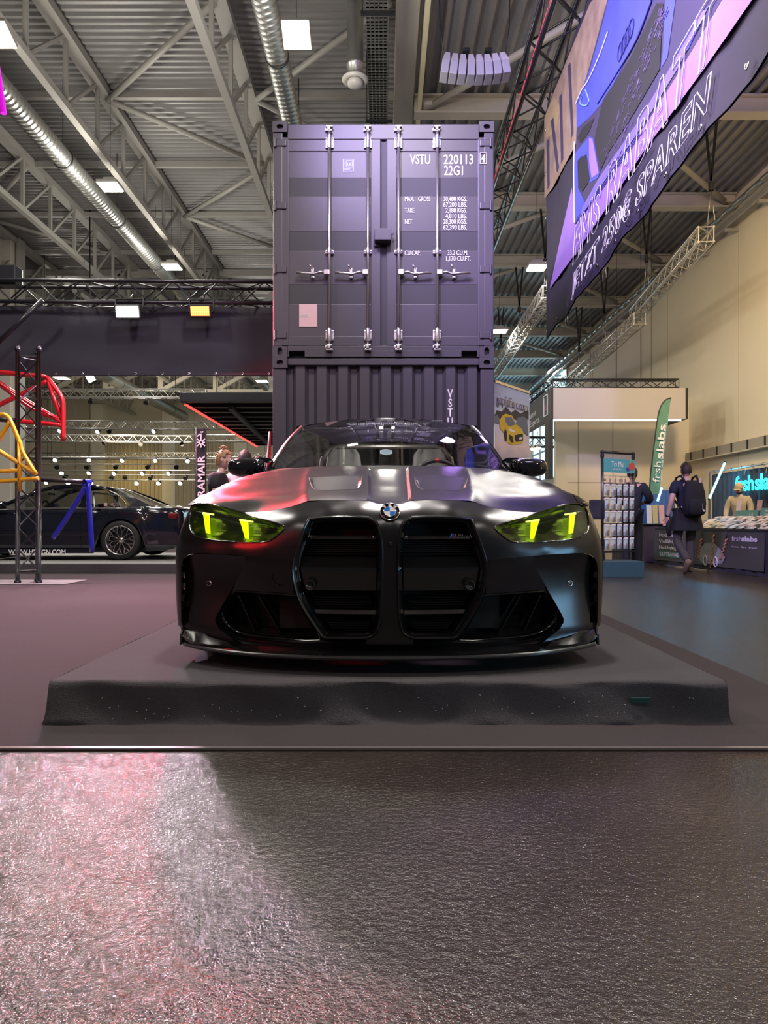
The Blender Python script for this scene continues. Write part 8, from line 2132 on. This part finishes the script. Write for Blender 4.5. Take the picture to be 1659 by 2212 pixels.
# backpack man walking away
D_ = 10.75; X_ = (1483-CX)/F*D_
ZS = Pt(0, 1240, D_).z
bp_body, JB, sB = person('man in a navy T-shirt with a black backpack walking towards the sales table', (X_, D_, 0.0), PI+0.12, 1.70, T_('navy', (0.014, 0.020, 0.045)), T_('greybrown', (0.060, 0.052, 0.050)), (0.035, 0.022, 0.014),
       pose=dict(shl=(-.19, .01, 1.40), shr=(.19, .01, 1.40), elr=(.275, .05, 1.13), wrr=(.285, -.05, .88), ell=(-.25, -.02, 1.13), wrl=(-.21, -.24, 1.03),
                 knr=(.13, -.06, .50), anr=(.11, .24, .20), tor=(.12, .17, .05), knl=(-.085, -.04, .50), anl=(-.08, -.02, .085), tol=(-.10, -.17, .035)), yaw=-0.25, pitch=0.2, shoes=(0.13, 0.09, 0.06), skin=SK1, bulk=1.08)
def backpack():
    r = thing('backpack', 'black backpack with a white swoosh mark on the walking man\'s back', 'backpack', (X_, D_, 1.0), PI+0.12)
    Z = -1.0
    # local frame follows the person: his back is +Y
    b = MB(); rows = []
    for (z, w_, d_) in ((0.86, 0.12, 0.05), (0.90, 0.155, 0.14), (1.05, 0.165, 0.17), (1.22, 0.155, 0.15), (1.34, 0.13, 0.11), (1.40, 0.08, 0.05)):
        rows.append([V((w_*math.copysign(abs(math.cos(a))**0.6, math.cos(a)), 0.135+d_/2+d_/2*math.copysign(abs(math.sin(a))**0.6, math.sin(a)), z+Z)) for a in np.linspace(0, 2*PI, 24, endpoint=False)])
    b.grid(rows, close=True); b.flat(rows[0]); b.flat(rows[-1]); b.obj('bag_body', T_('bag', (0.010, 0.010, 0.014)), r)
    b = MB(); rows = []
    for (z, w_, d_) in ((0.89, 0.10, 0.02), (0.93, 0.125, 0.05), (1.08, 0.125, 0.05), (1.12, 0.11, 0.02)):
        rows.append([V((w_*math.copysign(abs(math.cos(a))**0.6, math.cos(a)), 0.29+d_*max(0, math.sin(a))**0.6, z+Z)) for a in np.linspace(0, PI, 14)])
    b.grid(rows); b.obj('front_pocket', T_('bag', (0.010, 0.010, 0.014)), r)
    for sx in (-1, 1):
        MB().tube([(sx*.10, .16, 1.36+Z), (sx*.125, .06, 1.475+Z), (sx*.13, -.06, 1.45+Z), (sx*.14, -.13, 1.33+Z), (sx*.155, -.08, 1.12+Z), (sx*.15, .11, .97+Z)], 0.016, 8).obj('shoulder_strap', T_('bag', (0.010, 0.010, 0.014)), r)
    MB().prism([V((-.095, .346, 0.955+Z)), V((-.075, .348, 0.93+Z)), V((-.052, .348, 0.945+Z)), V((-.045, .346, 1.055+Z)), V((-.058, .348, 0.965+Z)), V((-.075, .349, 0.955+Z))], V((0, .004, 0))).obj('swoosh_mark', M_WHITE, r)
    MB().prism([V((-.10, .20, 1.33+Z)), V((-.07, .20, 1.33+Z)), V((-.09, .20, 1.44+Z)), V((-.115, .20, 1.44+Z))], V((0, .012, 0))).obj('paper_roll', mat('paper_pink', (0.75, 0.55, 0.50), 0.6), r)
backpack()
# dark jacket tied round his waist
jb = MB(); rows = []
for (z, w_, d_) in ((1.02, 0.165, 0.13), (0.95, 0.185, 0.15), (0.80, 0.215, 0.17), (0.68, 0.235, 0.18)):
    rows.append([V((w_*sB*1.08*math.cos(a), d_*sB*1.08*math.sin(a)+0.012*math.sin(a*7), z*sB)) for a in np.linspace(-0.35, PI+0.35, 24)])
jb.grid(rows); jb.grid([[p*0.985 for p in r] for r in rows]); jb.obj('tied_jacket', T_('bag', (0.010, 0.010, 0.014)), bp_body)
jb = MB(); jb.tube([(.235, -.03, .86), (.26, -.06, .72), (.25, -.05, .56)], [0.035, 0.045, 0.03], 8); jb.obj('jacket_sleeve', T_('bag', (0.010, 0.010, 0.014)), bp_body)
jb = MB(); jb.lathe([(0.031, -0.012), (0.034, 0), (0.031, 0.012)], JB['wrr']+V((0, 0, 0.02)), JB['wrr']-JB['elr'], 12); jb.obj('wrist_watch', M_BLK, bp_body)
# dark jacket person behind the rack
person('person in a dark hooded jacket standing behind the pouch rack', ((1366-CX)/F*11.35, 11.35, 0.0), PI-0.5, 1.68, T_('hood', (0.018, 0.020, 0.028)), T_('black2', (0.02, 0.02, 0.025)), (0.02, 0.015, 0.012),
       pose=dict(elr=(.25, -.02, 1.16), wrr=(.15, -.22, 1.12), ell=(-.29, .02, 1.17), wrl=(-.18, -.20, 1.15)), sleeve='long', pitch=0.35, bulk=1.18, jacket=True, skin=SK1)
# seller behind the table
person('man with a beige cap and beige long-sleeved shirt behind the sales table', (6.48, 12.95, 0.0), -0.75, 1.50, T_('beige', (0.38, 0.34, 0.27)), T_('black2', (0.02, 0.02, 0.025)), None,
       pose=dict(elr=(.25, -.04, 1.15), wrr=(.20, -.22, 0.98), ell=(-.25, -.04, 1.15), wrl=(-.20, -.24, 0.98)), sleeve='long', yaw=-0.1, pitch=0.42, beard=(0.05, 0.025, 0.015), cap=T_('cap', (0.46, 0.40, 0.28)), skin=SK1, bulk=1.1)
person('person in a black top cut by the right picture edge behind the sales table', (6.72, 11.95, 0.0), -1.3, 1.50, T_('black', (0.016, 0.015, 0.020)), T_('black2', (0.02, 0.02, 0.025)), (0.05, 0.03, 0.02), pose=dict(elr=(.24, -.06, 1.14), wrr=(.16, -.26, 1.02)), skin=SK1)
